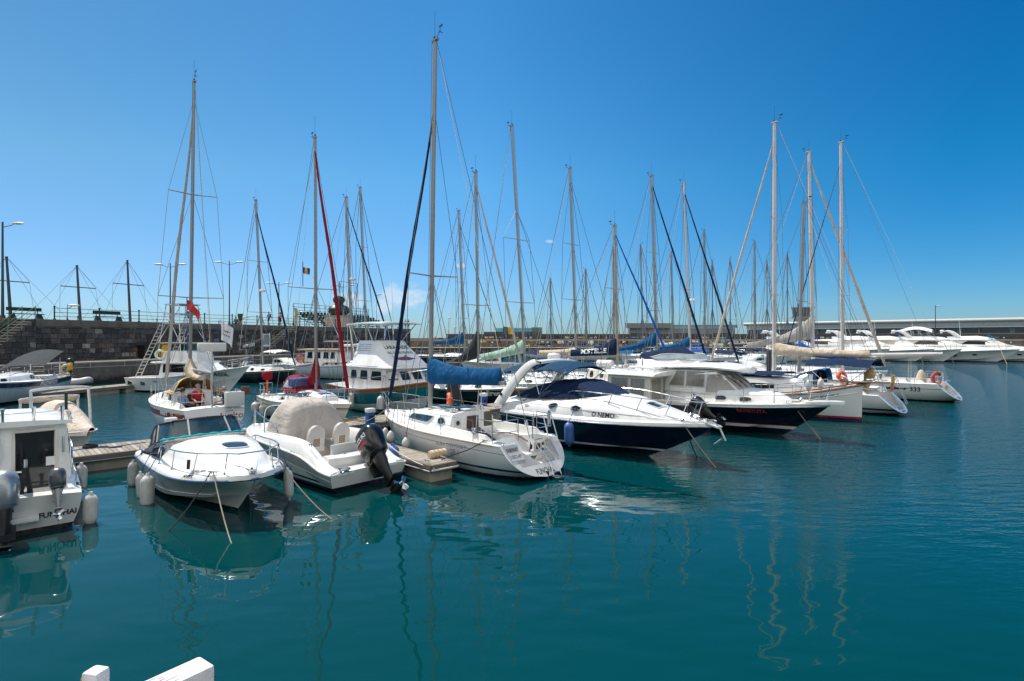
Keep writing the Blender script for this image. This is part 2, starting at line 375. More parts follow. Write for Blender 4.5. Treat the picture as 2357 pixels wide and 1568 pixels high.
# ------------------------------------------------------------------ hulls and boat parts
class Hull:
    def __init__(s,L,B,zs,mode='round',tr=.8,tm=.42,p=2.2,q=1.,rake=.8,re=1.,tk=.3,zk=((0,.06),(.2,-.3),(1,-.35)),n=((0,2.6),(.5,2.6),(1,1.3)),cr=.86,pc=1.8,zc=((0,.04),(.5,.08),(1,.7)),flare=1.,round_t=.0):
        s.L,s.B,s.mode,s.tr,s.tm,s.p,s.q,s.rake,s.re,s.tk=L,B,mode,tr,tm,p,q,rake,re,tk
        s.zsp,s.zkp,s.np,s.cr,s.pc,s.zcp,s.flare=zs,zk,n,cr,pc,zc,flare; s.zb=zs[-1][1]; s.rt=round_t
    def zs(s,t): return smooth(s.zsp,t)
    def bd(s,t):
        if t<s.tm:
            u=(s.tm-t)/s.tm; return s.B/2*(1-(1-s.tr)*u**1.8)
        u=(t-s.tm)/(1-s.tm); return max(s.B/2*max(1-u**s.p,0)**s.q,.012)
    def X(s,t,z):
        f=min(max(1-z/s.zb,0),1.3); xb=s.L-s.rake*f**s.re; xs=s.tk*z/s.zsp[0][1] if s.tk>0 else -s.tk*(1-z/s.zsp[0][1])
        return xs+t*(xb-xs)
    def T(s,x,z=None):
        t=.5
        for _ in range(12):
            zz=s.zs(t) if z is None else z; a=s.X(0,zz); b=s.X(1,zz); t=min(max((x-a)/(b-a),0),1)
        return t
    def sheer(s,t,dy=0,dz=0): z=s.zs(t); return Vector((s.X(t,z),max(s.bd(t)+dy,0),z+dz))
    def at(s,x,dy=0,dz=0,side=1):
        t=s.T(x); z=s.zs(t); return Vector((x,side*max(s.bd(t)+dy,0),z+dz))
    def section(s,t,m=11):
        zs=s.zs(t); zk=smooth(s.zkp,t); b=s.bd(t)
        if s.mode=='round':
            n=interp(s.np,t); out=[]
            for i in range(m+1):
                a=i/m; a=a**.9; y=b*max(1-a**n,0)**(1/1.9); out.append((y,zs+(zk-zs)*a))
            return out
        u=max(t-.25,0)/.75; bc=min(s.B/2*s.cr*max(1-u**s.pc,0)*(s.bd(min(t,s.tm))/(s.B/2)),b); zc=min(interp(s.zcp,t),zs-.05); out=[]
        k=m-4
        for i in range(k+1):
            a=i/k; y=bc+(b-bc)*(1-a)**(1+s.flare*t)+(0.03*math.sin(PI*a)*(1-t)); out.append((y,zs+(zc-zs)*a))
        out.append((max(bc-.05,bc*.9),zc-.015))
        for i in range(1,4): out.append((max(bc-.05,bc*.9)*(1-i/3),zc-.015+(min(zk,zc-.03)-zc)*i/3))
        return out
    def ts(s,extra=()):
        a=[i/30 for i in range(31)]+[.985,.995]+[s.T(x) for x in extra]
        return sorted(set(round(x,5) for x in a))
    def mesh(s,prof0=None):
        m=M(); m.uv=[]; ts=s.ts(); rows=[]
        for t in ts:
            sec=s.section(t); zs=s.zs(t)
            row=[Vector((s.X(t,z),y,z)) for y,z in sec]+[Vector((s.X(t,z),-y,z)) for y,z in reversed(sec[:-1])]
            rows.append(row); m.uv+=[(t,zs-p.z) for p in row]
        m.grid([list(reversed(r)) for r in rows]);
        # grid() got reversed rows: keep uv in the same order
        m.uv=[]; 
        for r,t in zip(rows,ts): m.uv+=[(t,s.zs(t)-p.z) for p in reversed(r)]
        # transom
        sec=s.section(0); prof=prof0 or [(s.bd(0),s.zs(0)),(0,s.zs(0))]
        half=[Vector((s.X(0,z),y,z)) for y,z in prof[1:]]
        full=[Vector((s.X(0,z),y,z)) for y,z in sec]+[Vector((s.X(0,z),-y,z)) for y,z in reversed(sec[:-1])]
        inner=[Vector((p.x,-p.y,p.z)) for p in half]; inner=inner+[p for p in reversed(half) if abs(p.y)>1e-6]
        loop=full+inner
        bm=bmesh.new(); bv=[bm.verts.new(p) for p in loop]; f=bm.faces.new(bv)
        res=bmesh.ops.triangulate(bm,faces=[f]); bm.verts.index_update()
        o=len(m.v); fs=[tuple(v.index+o for v in fc.verts) for fc in bm.faces]; nn=sum((fc.normal*fc.calc_area() for fc in bm.faces),Vector())
        if nn.x>0: fs=[tuple(reversed(x)) for x in fs]
        m.v+=[v.co.copy() for v in bm.verts]; m.f+=fs; m.m+=[1]*len(fs); m.uv+=[(0,s.zs(0)-v.co.z) for v in bm.verts]; bm.free()
        return m
    def deckprofile(s,t,x,ck,camber):
        zs=s.zs(t); b=s.bd(t); P=None
        if ck:
            for (x0,x1,ycm,hw,zseat,zf,coam) in ck:
                if x0-1e-4<=x<=x1+1e-4:
                    y=min(ycm,b-.1); h=min(hw,y-.13)
                    P=[(b,zs),(y+.08,zs+.03),(y+.02,zs+coam),(y-.05,zs+coam),(y-.09,zseat),(h,zseat),(h-.015,zf),(0,zf)]; break
        if P is None:
            P=[(b*k,zs+camber*(1-k*k)*min(1,b*2)) for k in (1,.9,.8,.7,.55,.35,.2,0)]
        return P
    def deck(s,ck=None,camber=.06):
        ex=[]
        for c in ck or []: ex+=[c[0],c[0]-.012,c[1],c[1]+.012]
        m=M(); rows=[]
        for t in s.ts([e for e in ex if e>0]):
            x=s.X(t,s.zs(t)); pr=s.deckprofile(t,x,ck,camber)
            h=[Vector((s.X(t,z),y,z)) for y,z in pr]; rows.append(h+[Vector((p.x,-p.y,p.z)) for p in reversed(h[:-1])])
        m.grid(rows); return m
    def prof0(s,ck,camber=.06): return s.deckprofile(0,s.X(0,s.zs(0)),ck,camber)
    def rail(s,t0=0,t1=1,dy=0,dz=0,n=24,both=True):
        a=[s.sheer(t0+(t1-t0)*i/n,dy,dz) for i in range(n+1)]
        if not both: return a
        return a+[Vector((p.x,-p.y,p.z)) for p in reversed(a)]
class Boat:
    def __init__(s,name,label,cat,loc,ang,hull,bands,base='dcdcd8',ck=None,deckm=None,camber=.06,group=None,rub=None,rubr=.022,rough=.22,dirt=.25):
        s.root=empty(name,(loc[0],loc[1],0),R(ang),label,cat,group); s.H=hull; s.ck=ck
        s.ca,s.sa=math.cos(R(ang)),math.sin(R(ang)); s.loc=Vector((loc[0],loc[1],0)); s.ang=R(ang)
        s.hm=hull.mesh(hull.prof0(ck,camber) if ck else None); s.hb=s.hm.bvh()
        s.hull=s.hm.build('hull',[hullmat(label[:40]+' hull',base,bands,rough,dirt),hullmat(label[:40]+' transom',base,[q for q in bands if q[1]<-5],rough,dirt)],s.root,ang=28)
        s.dm=hull.deck(ck,camber); s.db=s.dm.bvh(); s.deck=s.dm.build('deck',deckm or WHITE,s.root,ang=30)
        if rub:
            m=M(); m.tube(hull.rail(0,1,.004,0),rubr,6); m.build('rub_rail',rub,s.root)
    def W(s,p): p=Vector(p); return Vector((s.loc.x+p.x*s.ca-p.y*s.sa,s.loc.y+p.x*s.sa+p.y*s.ca,p.z))
    def Lc(s,p): p=Vector(p)-s.loc; return Vector((p.x*s.ca+p.y*s.sa,-p.x*s.sa+p.y*s.ca,p.z))
    def px(s,vx,vy,Y): return s.Lc(pY(vx,vy,Y))
    def yside(s,x,z,side):
        h=s.hb.ray_cast(Vector((x,side*6,z)),Vector((0,-side,0))); return h[0]
    def line(s,zf,x0,x1,side,r,mt,name,n=24):
        m=M(); pts=[]
        for k in range(n+1):
            x=lerp(x0,x1,k/n); q=s.yside(x,zf(x),side)
            if q: pts.append(q)
        m.tube(pts,r,5); return m.build(name,mt,s.hull)
    def hulltext(s,t,x,z,width,material,side=1,height=None,bold=.015,shear=0,slope=0.,parent=None):
        # reading direction: seen from outside, starboard (side -1) text runs towards the bow
        u=Vector((-side,0,slope)); v=Vector((0,0,1)); return lettering(parent or s.hull,t,(x,side*4,z),u,v,width,material,s.hb,(0,-side,0),height,bold,shear)
    def sterntext(s,t,y,z,width,material,height=None,bold=.015,shear=0,bvh=None,parent=None):
        return lettering(parent or s.hull,t,(-2,y,z),(0,-1,0),(0,0,1),width,material,bvh or s.hb,(1,0,0),height,bold,shear)
def trunk(m,sts,mi=0,crown=.06,cap=True):
    """cabin: sts = (x, half width bottom, half width top, z bottom, z top[, dx top])"""
    rows=[]
    for st in sts:
        x,yb,yt,zb,zt=st[:5]; dx=st[5] if len(st)>5 else 0; h=zt-zb
        pr=[(yb,zb,0),(lerp(yb,yt,.5),zb+h*.5,dx*.5),(lerp(yb,yt,.88),zb+h*.88,dx*.88),(yt-.01,zt-.02*min(1,h*4),dx),(yt-.06 if yt>.12 else yt*.6,zt+.01,dx),(yt*.5,zt+crown*.75,dx),(0,zt+crown,dx)]
        r=[Vector((x+d,y,z)) for y,z,d in pr]; rows.append(r+[Vector((p.x,-p.y,p.z)) for p in reversed(r[:-1])])
    m.grid(rows,mi)
    if cap:
        for r in (rows[0],list(reversed(rows[-1]))): m.poly(list(reversed(r)),mi)
    return rows
def canopy(m,sts,th=.02,mi=0,n=12,pw=2.6):
    """cloth arch: sts = (x, half width, z top, drop)"""
    rows=[]
    for x,w,z,d in sts: rows.append([Vector((x,w*math.copysign(abs(a)**.85,a),z-d*abs(a)**pw)) for a in [2*i/n-1 for i in range(n+1)]])
    m.shell(rows,th,mi); return rows
def fabricize(o,amp=.02,scale=3.,seed=0):
    for v in o.data.vertices:
        p=v.co*scale+Vector((seed,0,0)); v.co+=Vector((noise.noise(p)*amp*.4,noise.noise(p+V(9,3,1))*amp,noise.noise(p+V(2,7,5))*amp))
def sailcover(parent,a,b,h0,h1,w,material,sagz=0.,name='sail_cover',up=.0,seed=0,stack=.6):
    """stowed sail: a at the mast, b at the boom end; tall at the mast"""
    a=Vector(a); b=Vector(b); d=(b-a); side=Vector((-d.y,d.x,0)).normalized(); m=M(); rows=[]; n=44
    for i in range(n+1):
        t=i/n; c=a.lerp(b,t)-V(0,0,sagz*4*t*(1-t)); h=lerp(h1,h0,(1-t)**3.2); ww=w*(1-.45*t)
        if i in(0,n): ww*=.7
        r=[]
        for k in range(14):
            an=2*PI*k/14; z=math.sin(an); y=math.cos(an); z2=(z*.5+.5); nar=1-.55*max(z,0)
            wr=noise.noise(Vector((t*d.length*4.2+seed+z*.5,z*1.1,k*.05)))*.22
            r.append(c+side*(y*ww*nar*(1+wr*1.6))+V(0,0,z2*h-.12*h0+wr*.05))
        rows.append(r)
    m.grid(rows,cv=True); m.poly(rows[0]); m.poly(list(reversed(rows[-1])))
    return m.build(name,material,parent,ang=70)
def furled(parent,a,b,r,material,name='furled_headsail',r0=.35):
    a=Vector(a); b=Vector(b); m=M(); n=26; pts=[]; rs=[]
    side=(b-a).cross(V(0,0,1)).normalized()
    for i in range(n+1):
        t=i/n; r=r if i else r*.78; pts.append(a.lerp(b,t)+side*.03*math.sin(t*9)-V(0,0,0)); rs.append(r*(r0+(1-r0)*min(1,(t)**.6*1.25))*(1+.10*math.sin(i*2.7)) if t<.97 else r*.45)
    m.tube(pts,rs,8); o=m.build(name,material,parent,ang=60); m=M(); m.tube([a,b],.012,5); m.build('stay_foil',WIRE,o); return o
def mastrig(B,base,top,r,spreaders,bow,stern,chain,material=None,spw=.8,ant=True,radar=None,fore=True,wr=.009,frac=1.,extras=1,tw=.75):
    """mast with spreaders, shrouds, stays; base, top, bow, stern, chain in boat coordinates"""
    base=Vector(base); top=Vector(top); material=material or ALU; m=M(); rows=[]
    n=10
    for i in range(n+1):
        t=i/n; c=base.lerp(top,t); k=1 if t<.55 else lerp(1,tw,(t-.55)/.45)
        rows.append([c+V(math.cos(2*PI*j/12)*r*1.15*k,math.sin(2*PI*j/12)*r*.8*k,0) for j in range(12)])
    m.grid(rows,cv=True); m.poly(rows[-1]); m.box(top+V(-.02,0,.03),(r*3.6,r*1.3,.07))
    mast=m.build('mast',material,B.root)
    Pm=lambda f:base.lerp(top,f)
    w=M(); tips=[]
    for f,l in spreaders:
        c=Pm(f); sp=M()
        for sd in(1,-1): sp.tube([c,c+V(-.12,sd*l,.03)],[.028,.018],6)
        sp.build('spreader',material,mast); tips.append((f,l))
    hound=Pm(frac)
    for sd in(1,-1):
        ch=V(chain[0],sd*chain[1],chain[2]); prev=ch; 
        for f,l in tips:
            tip=Pm(f)+V(-.12,sd*l,.03); w.tube([prev,tip],wr,4); prev=tip
        w.tube([prev,hound+V(0,0,-.06)],wr,4)
        if tips: w.tube([V(chain[0]+.3,sd*(chain[1]-.04),chain[2]),Pm(tips[0][0])],wr,4); w.tube([V(chain[0]-.35,sd*(chain[1]-.04),chain[2]),Pm(tips[0][0])],wr,4)
        if len(tips)>1: w.tube([Pm(tips[0][0])+V(-.12,sd*tips[0][1],.03),Pm(tips[1][0])],wr,4)
        if len(tips)>1 and extras>1: w.tube([Pm(tips[0][0])+V(-.12,sd*tips[0][1]*.6,.03),V(chain[0]-.1,sd*(chain[1]-.3),chain[2]+.3)],wr*.8,4)
    if stern is not None: w.tube([top+V(-.1,0,0),Vector(stern)],wr,4)
    if fore: w.tube([hound,Vector(bow)],wr,4)
    if extras: # halyards close to the mast and a topping lift
        w.tube([top+V(-r*1.6,0,0),base+V(-r*1.6,.05,.2)],wr*.8,4); w.tube([top+V(r*1.5,.03,0),base+V(r*1.7,.04,.2)],wr*.8,4)
    w.build('standing_rigging',WIRE,B.root)
    a=M(); a.tube([top+V(0,0,.05),top+V(0,0,1.05)],.006,4); a.cyl(top+V(.02,0,.04),top+V(.02,0,.16),.04,n=8)
    a.tube([top+V(-.05,0,.06),top+V(-.38,.05,.2)],.008,4); a.tube([top+V(-.38,.05,.2),top+V(-.38,.05,.36)],.008,4); a.box(top+V(-.42,.05,.36),(.2,.01,.07))
    for k in range(3): an=k*2.1; a.tube([top+V(-.38,.05,.17),top+V(-.38+.09*math.cos(an),.05+.09*math.sin(an),.15)],.012,4)
    if ant: a.build('masthead_instruments',BLACK,mast)
    if radar is not None:
        c=Pm(radar)+V(.42,0,0); d=M(); d.lathe(c,[(0,-.09),(.26,-.09),(.3,-.03),(.29,.08),(.2,.13),(0,.14)],14); d.tube([Pm(radar),c+V(0,0,-.1)],.03,5); d.build('radar_dome',WHITE,mast)
    return mast
def guardrail(B,x0,x1,h=.6,inset=.06,ns=5,both=True,wires=2,pulpit=None,pushpit=None,r=.011,name='guard_rail',dz=.02):
    H=B.H; m=M(); xs=[lerp(x0,x1,i/(ns-1)) for i in range(ns)]
    for sd in((1,-1) if both is True else (both,)):
        for x in xs:
            p=H.at(x,-inset,dz,sd); m.tube([p,p+V(0,0,h)],r,6); m.cyl(p,p+V(0,0,.05),r*2,n=6)
        for k in range(wires):
            hh=h*(1-.45*k); m.tube([H.at(lerp(x0,x1,i/24),-inset,dz+hh-.015,sd) for i in range(25)],.006,4)
    if pulpit:
        xp=pulpit; L=H.L; a=[H.at(lerp(xp,L-.12,i/8),-inset,dz,1) for i in range(9)]
        top=[p+V(0.22*i/8,max(.16-p.y,0)*(i==8),h+.06*i/8) for i,p in enumerate(a)]; top+=[V(p.x,-p.y,p.z) for p in reversed(top)]
        m.tube(top,.0145,8)
        mid=[p+V(0.1*i/8,max(.12-p.y,0)*(i==8),h*.5) for i,p in enumerate(a)]; m.tube(mid,.011,6); m.tube([V(p.x,-p.y,p.z) for p in mid],.011,6)
        for i in(0,4,8):
            for sd in(1,-1):
                q=V(a[i].x,sd*a[i].y,a[i].z); t=V(top[i].x,sd*top[i].y,top[i].z); m.tube([q,t],.0135,6)
    if pushpit:
        xa,xb,gap=pushpit
        for sd in(1,-1):
            base=[H.at(lerp(xb,xa,i/4),-inset-.02,dz,sd) for i in range(5)]+[V(xa,sd*gap,H.zs(H.T(xa))+dz)]
            top=[p+V(0,0,h+.04) for p in base]; m.tube(top,.0145,8); m.tube([p+V(0,0,h*.5) for p in base],.010,6)
            for i in(0,3,5): m.tube([base[i],top[i]],.0135,6)
    return m.build(name,STEEL,B.root)
def cleat(m,p,ax=(1,0,0),s=1.):
    p=Vector(p); ax=Vector(ax).normalized()
    for k in(-.05,.05): m.cyl(p+ax*k*s,p+ax*k*s+V(0,0,.05*s),.012*s,n=6)
    m.tube([p-ax*.13*s+V(0,0,.055*s),p+ax*.13*s+V(0,0,.055*s)],.013*s,6)
def winch(m,p,s=1.): m.lathe(p,[(.07*s,0),(.075*s,.03*s),(.05*s,.07*s),(.05*s,.11*s),(.065*s,.15*s),(.03*s,.16*s),(0,.16*s)],10)
def fender(p,label,top,r=.11,l=.55,material=None,group='fenders hung along the boats',rope=None,ends=None,ball=False):
    """p = centre of the body, top = where its rope is tied (world)"""
    p=Vector(p); m=M()
    if ball: prof=[(0,-r*1.5),(r*.4,-r*1.25),(r*.85,-r*.7),(r,0),(r*.85,r*.7),(r*.45,r*1.2),(r*.22,r*1.5),(0,r*1.55)]
    else:
        h=l/2; prof=[(0,-h-.09),(r*.25,-h-.085),(r*.3,-h-.03),(r*.62,-h),(r*.93,-h+.07),(r,-h+.13),(r,h-.13),(r*.93,h-.07),(r*.62,h),(r*.3,h+.03),(r*.25,h+.085),(0,h+.09)]
    m.lathe((0,0,0),prof,16); o=m.build('fender',material or FENW,None,ang=50,loc=p,rot=(random.uniform(-.06,.06),random.uniform(-.06,.06),random.uniform(0,6))); tag(o,label,'fender',group)
    bpy.context.view_layer.update()
    inv=o.matrix_basis.inverted(); t=Vector(top); q=p+V(0,0,(l/2+.08) if not ball else r*1.5)
    m=M(); m.tube([inv@q,inv@((q+t)/2+V(0,0,.0)),inv@t],.010,5); m.ell(inv@t,(.03,.03,.035),6,5); m.build('fender_rope',rope or ROPED,o)
    if ends:
        m=M(); m.lathe((0,0,0),[(r*1.01,-l/2+.13),(r*.95,-l/2+.06),(r*.66,-l/2-.004),(r*.33,-l/2-.03),(r*.28,-l/2-.1),(0,-l/2-.105)],16); m.build('end_cap',ends,o)
    return o
def rope(pts,label,material=None,r=.016,group='mooring ropes',name='mooring_rope',n=6,twist=True):
    m=M(); pts=[Vector(p) for p in pts]
    m.tube(pts,r,n); o=m.build(name,material or ROPE,None,ang=60); tag(o,label,'rope',group); return o
def outboard(parent,p,s,tilt,cowl,legm,text=None,tcol=None,stripe=None,name='outboard_motor',rz=0.,prop=STEEL):
    """engine hung on a transom at p; local +x forward, tilt swings the leg aft and up"""
    m=M(); rows=[]
    for z,a,b,dx in((.0,.20,.15,0),(.05,.27,.195,-.01),(.2,.31,.22,-.03),(.38,.33,.225,-.05),(.52,.32,.215,-.05),(.62,.27,.18,-.03),(.67,.17,.11,0),(.68,0,0,0)):
        rows.append([V(dx+a*math.copysign(abs(math.cos(2*PI*j/20))**.75,math.cos(2*PI*j/20)),b*math.copysign(abs(math.sin(2*PI*j/20))**.75,math.sin(2*PI*j/20)),z)*s for j in range(20)])
    m.grid(rows,cv=True); m.poly(list(reversed(rows[0])))
    o=m.build(name,cowl,parent,ang=40); o.location=p; o.rotation_euler=(0,-tilt,rz) if False else (0,tilt,rz)
    bv=m.bvh()
    b=M(); b.grid([[q*1.012 for q in rows[1]],[q*1.012+V(0,0,.02*s) for q in rows[1]]],cv=True); b.build('cowling_seam',legm,o)
    if text:
        for sd in(1,-1): lettering(o,text,(-.02*s,sd*1,.44*s),(-sd,0,0),(0,0,1),.42*s,tcol,bv,(0,-sd,0),bold=.03,off=.004)
    if stripe:
        st=M()
        for sd in(1,-1): decal(st,bv,[(-.2*s,sd,.27*s),(.18*s,sd,.31*s),(.2*s,sd,.36*s),(-.2*s,sd,.33*s)],(0,-sd,0),6,2,.004)
        st.build('cowling_stripe',stripe,o)
    g=M(); rows=[]
    for z,a,bb,dx in((.02,.19,.13,-.02),(-.15,.17,.11,-.03),(-.35,.12,.075,-.02),(-.62,.10,.05,-.03),(-.72,.11,.045,-.04)):
        rows.append([V(dx+a*math.cos(2*PI*j/14),bb*math.sin(2*PI*j/14),z)*s for j in range(14)])
    g.grid(list(reversed(rows)),cv=True)
    g.prism([V(-.32,-.11,-.6)*s,V(.1,-.08,-.6)*s,V(.1,.08,-.6)*s,V(-.32,.11,-.6)*s],(0,0,-.025*s))
    g.lathe(V(.16,0,-.80)*s,[(0,0),(.035*s,-.03*s),(.062*s,-.11*s),(.068*s,-.25*s),(.05*s,-.38*s),(0,-.40*s)],12,axis=(1,0,0))
    g.prism([V(.05,-.012,-.84)*s,V(-.12,-.012,-.85)*s,V(-.16,-.012,-1.06)*s,V(-.05,-.012,-1.05)*s],(0,.024*s,0)); g.prism([V(.1,-.03,-.68)*s,V(-.16,-.03,-.68)*s,V(-.16,-.03,-.82)*s,V(.1,-.03,-.82)*s],(0,.06*s,0))
    g.build('lower_unit',legm,o,ang=40)
    pr=M(); c=V(-.27,0,-.80)*s; pr.cyl(c+V(.04*s,0,0),c-V(.06*s,0,0),.05*s,.035*s,10)
    for k in range(3):
        an=k*2*PI/3+.4; e=V(0,math.cos(an),math.sin(an)); f=V(0,-math.sin(an),math.cos(an)); q=[c+e*.03*s,c+e*.10*s+f*.05*s+V(.03*s,0,0),c+e*.165*s+f*.02*s,c+e*.15*s-f*.06*s-V(.02*s,0,0),c+e*.06*s-f*.05*s-V(.02*s,0,0)]
        pr.prism(q,(.012*s,0,0))
    pr.build('propeller',prop,o)
    k=M(); k.box(V(.2,0,-.12)*s,(.08*s,.24*s,.36*s)); k.box(V(.16,.1,-.02)*s,(.2*s,.04*s,.08*s)); k.box(V(.16,-.1,-.02)*s,(.2*s,.04*s,.08*s)); k.cyl(V(.13,-.14,.0)*s,V(.13,.14,.0)*s,.03*s); k.build('transom_bracket',legm,o)
    return o
def lifering(p,axis,label,Rm=.3,r=.07,material=None,arc=None,group=None):
    m=M(); p=Vector(p)
    if arc: m.ring((0,0,0),Rm,r,axis,22,8,a0=arc[0],a1=arc[1])
    else: m.ring((0,0,0),Rm,r,axis,26,8)
    o=m.build('life_ring' if not arc else 'horseshoe_buoy',material or ORANGE,None,ang=60,loc=p); tag(o,label,'life ring' if not arc else 'life buoy',group)
    if not arc:
        m=M(); q=Vector(axis).to_track_quat('Z','X')
        for k in range(4): a=k*PI/2+.5; c=q@V(Rm*math.cos(a),Rm*math.sin(a),0); m.ring(c,r*1.05,.012,q@V(-math.sin(a),math.cos(a),0),12,5)
        m.build('reflective_band',WHITEC,o)
    return o
# ------------------------------------------------------------------ water
def water():
    t=NT('harbour water'); b=t.b; vec=t.coord('Object')
    big=t.noise(.05,3,vec)
    t.l(t.mix(t.rng(big,.35,.65,0,1),(.0002,.036,.036),(.0003,.041,.052)),b.inputs['Base Color'])
    b.inputs['Roughness'].default_value=.012; b.inputs['IOR'].default_value=1.333; b.inputs['Specular IOR Level'].default_value=.5; b.inputs['Specular Tint'].default_value=(.72,.96,1,1)
    sp=t.n('SeparateXYZ'); tc=t.n('TexCoord'); t.l(tc.outputs['Object'],sp.inputs[0])
    # open water to the right and far away is ruffled, the near berth is nearly calm
    wx=t.rng(t.math('ADD',sp.outputs[0],t.math('MULTIPLY',sp.outputs[1],.55)),10,27,0,1)
    wl=t.rng(t.math('SUBTRACT',t.math('MULTIPLY',sp.outputs[1],.9),sp.outputs[0]),30,46,0,.55)
    ruff=t.math('MAXIMUM',wx,wl)
    n1=t.noise(.5,1,t.coord('Object',(1.0,1.25,1),(0,0,.4))); n2=t.noise(1.25,1.3,t.coord('Object',(.8,1.5,1),(0,0,-.3))); n3=t.noise(7.5,3,t.coord('Object',(.7,1.4,1),(0,0,-.25))); n4=t.noise(1.9,3,t.coord('Object',(.55,1.7,1),(0,0,-.2)))
    patch=t.rng(t.noise(.16,2,vec),.38,.62,.35,1.3)
    h=t.math('ADD',t.math('MULTIPLY',n1,.020),t.math('MULTIPLY',t.math('MULTIPLY',n2,.021),patch))
    h=t.math('ADD',h,t.math('MULTIPLY',t.math('MULTIPLY',n3,.00026),patch))
    h=t.math('ADD',h,t.math('MULTIPLY',ruff,t.math('ADD',t.math('MULTIPLY',n4,.11),t.math('MULTIPLY',n3,.03))))
    t.bump(h,1.0,1.0)
    m=M(); m.grid([[(-2500,-300,0),(2500,-300,0)],[(-2500,4500,0),(2500,4500,0)]])
    structure(m.build('water',t.m))
water()
# ------------------------------------------------------------------ stone quay on the left
def stonemat(name,base,mortar,scale=1.,wet=True):
    t=NT(name); v0=t.coord('Object',(1,1,1),(R(-90),0,0)); wob=t.noise(1.6,3,t.coord('Object'))
    sh=t.n('VectorMath',_operation='MULTIPLY_ADD'); c=t.n('CombineXYZ'); t.l(wob,c.inputs[0]); t.l(t.noise(2.3,3,t.coord('Object',(1,1,1.3))),c.inputs[1]); t.l(c.outputs[0],sh.inputs[0]); sh.inputs[1].default_value=(.14,.12,0); t.l(v0,sh.inputs[2])
    br=t.n('TexBrick'); t.l(sh.outputs[0],br.inputs['Vector']); br.inputs['Scale'].default_value=scale; br.offset_frequency=2; br.squash=.8; br.squash_frequency=3
    br.inputs['Color1'].default_value=(0,0,0,1); br.inputs['Color2'].default_value=(1,1,1,1); br.inputs['Mortar'].default_value=(0,0,0,1)
    br.inputs['Brick Width'].default_value=.72; br.inputs['Row Height'].default_value=.44; br.inputs['Mortar Size'].default_value=.020; br.inputs['Mortar Smooth'].default_value=.35; br.inputs['Bias'].default_value=0
    rp=t.n('ValToRGB'); ce=rp.color_ramp.elements; ce[0].color=(*[x*.5 for x in base],1); ce[1].position=1.0; ce[1].color=(.27,.25,.22,1)
    for p_,q_ in((.55,tuple(x*1.0 for x in base)),(.78,tuple(x*1.5 for x in base)),(.87,(.13,.095,.075)),(.90,tuple(x*1.2 for x in base))): e_=ce.new(p_); e_.color=(*q_,1)
    t.l(br.outputs['Color'],rp.inputs[0]); c=t.mix(br.outputs['Fac'],rp.outputs[0],mortar)
    n=t.noise(3.5,9,t.coord('Object'),.7); c=t.mix(1.,c,t.rng(n,.3,.7,.45,1.5),'MULTIPLY')
    s=t.noise(2.2,6,t.coord('Object',(1.5,1,.18)),.7); c=t.mix(t.rng(s,.64,.78,0,.55),c,(.30,.29,.27)); c=t.mix(t.rng(s,.2,.42,.75,0),c,(.006,.006,.006))
    t.l(c,t.b.inputs['Base Color']); t.b.inputs['Roughness'].default_value=.85
    h=t.math('ADD',t.math('MULTIPLY',br.outputs['Fac'],-.5),t.math('MULTIPLY',n,.7)); t.bump(h,.06,.9); return t.m
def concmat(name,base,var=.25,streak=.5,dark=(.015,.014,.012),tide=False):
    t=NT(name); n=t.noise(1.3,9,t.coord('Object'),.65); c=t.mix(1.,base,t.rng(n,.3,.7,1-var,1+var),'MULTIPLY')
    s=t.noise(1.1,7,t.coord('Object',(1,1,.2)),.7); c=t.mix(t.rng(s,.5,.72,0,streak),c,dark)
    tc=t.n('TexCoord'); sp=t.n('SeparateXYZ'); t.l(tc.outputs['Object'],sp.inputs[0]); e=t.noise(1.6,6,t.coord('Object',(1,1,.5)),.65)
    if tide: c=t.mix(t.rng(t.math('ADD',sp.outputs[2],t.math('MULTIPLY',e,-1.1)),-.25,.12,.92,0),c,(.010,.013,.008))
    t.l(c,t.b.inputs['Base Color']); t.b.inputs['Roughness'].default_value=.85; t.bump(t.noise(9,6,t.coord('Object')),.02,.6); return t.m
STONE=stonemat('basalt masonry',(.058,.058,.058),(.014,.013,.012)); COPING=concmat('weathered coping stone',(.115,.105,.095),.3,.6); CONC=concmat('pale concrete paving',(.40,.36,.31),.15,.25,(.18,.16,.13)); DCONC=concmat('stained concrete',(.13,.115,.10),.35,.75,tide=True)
WU=Vector((.351,.936,0)); WN=Vector((.936,-.351,0)); WA=Vector((-40,47,0)); WANG=math.atan2(.936,.351); WTOP=5.55
def wl(s,n=0,z=0): return WA+WU*s+WN*n+V(0,0,z)
def ws(vx,n=0):
    k=(vx-CX)/FP; a=WA+WN*n; return (k*a.y-a.x)/(WU.x-k*WU.y)
def quaylocal(m,name,mats,**k):   # mesh in the wall frame: x along, y towards land, z up
    return m.build(name,mats,None,loc=WA,rot=(0,0,WANG),**k)
m=M(); m.box((17,4.02,2.45),(88,8,4.94)); w=quaylocal(m,'stone_quay_wall',STONE); tag(w,'high dark basalt quay wall rising behind the moored boats','wall')
m=M(); m.box((17,4.06,5.24),(88.1,8.16,.62)); o=m.build('coping',COPING,w,bevel=.03)
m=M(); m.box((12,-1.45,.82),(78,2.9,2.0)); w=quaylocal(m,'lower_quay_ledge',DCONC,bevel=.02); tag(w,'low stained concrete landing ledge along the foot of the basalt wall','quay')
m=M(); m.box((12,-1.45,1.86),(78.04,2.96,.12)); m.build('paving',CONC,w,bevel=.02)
m=M()
for x in range(-18,50,3): m.tube([(x,-2.98,1.35),(x,-2.98,1.9)],.02,5)
m.tube([(-20,-2.99,1.45),(48,-2.99,1.45)],.022,5); m.build('pipe',ALUW,w)
GREENR=mat('dark painted iron',(.012,.022,.018),.5,var=.2)
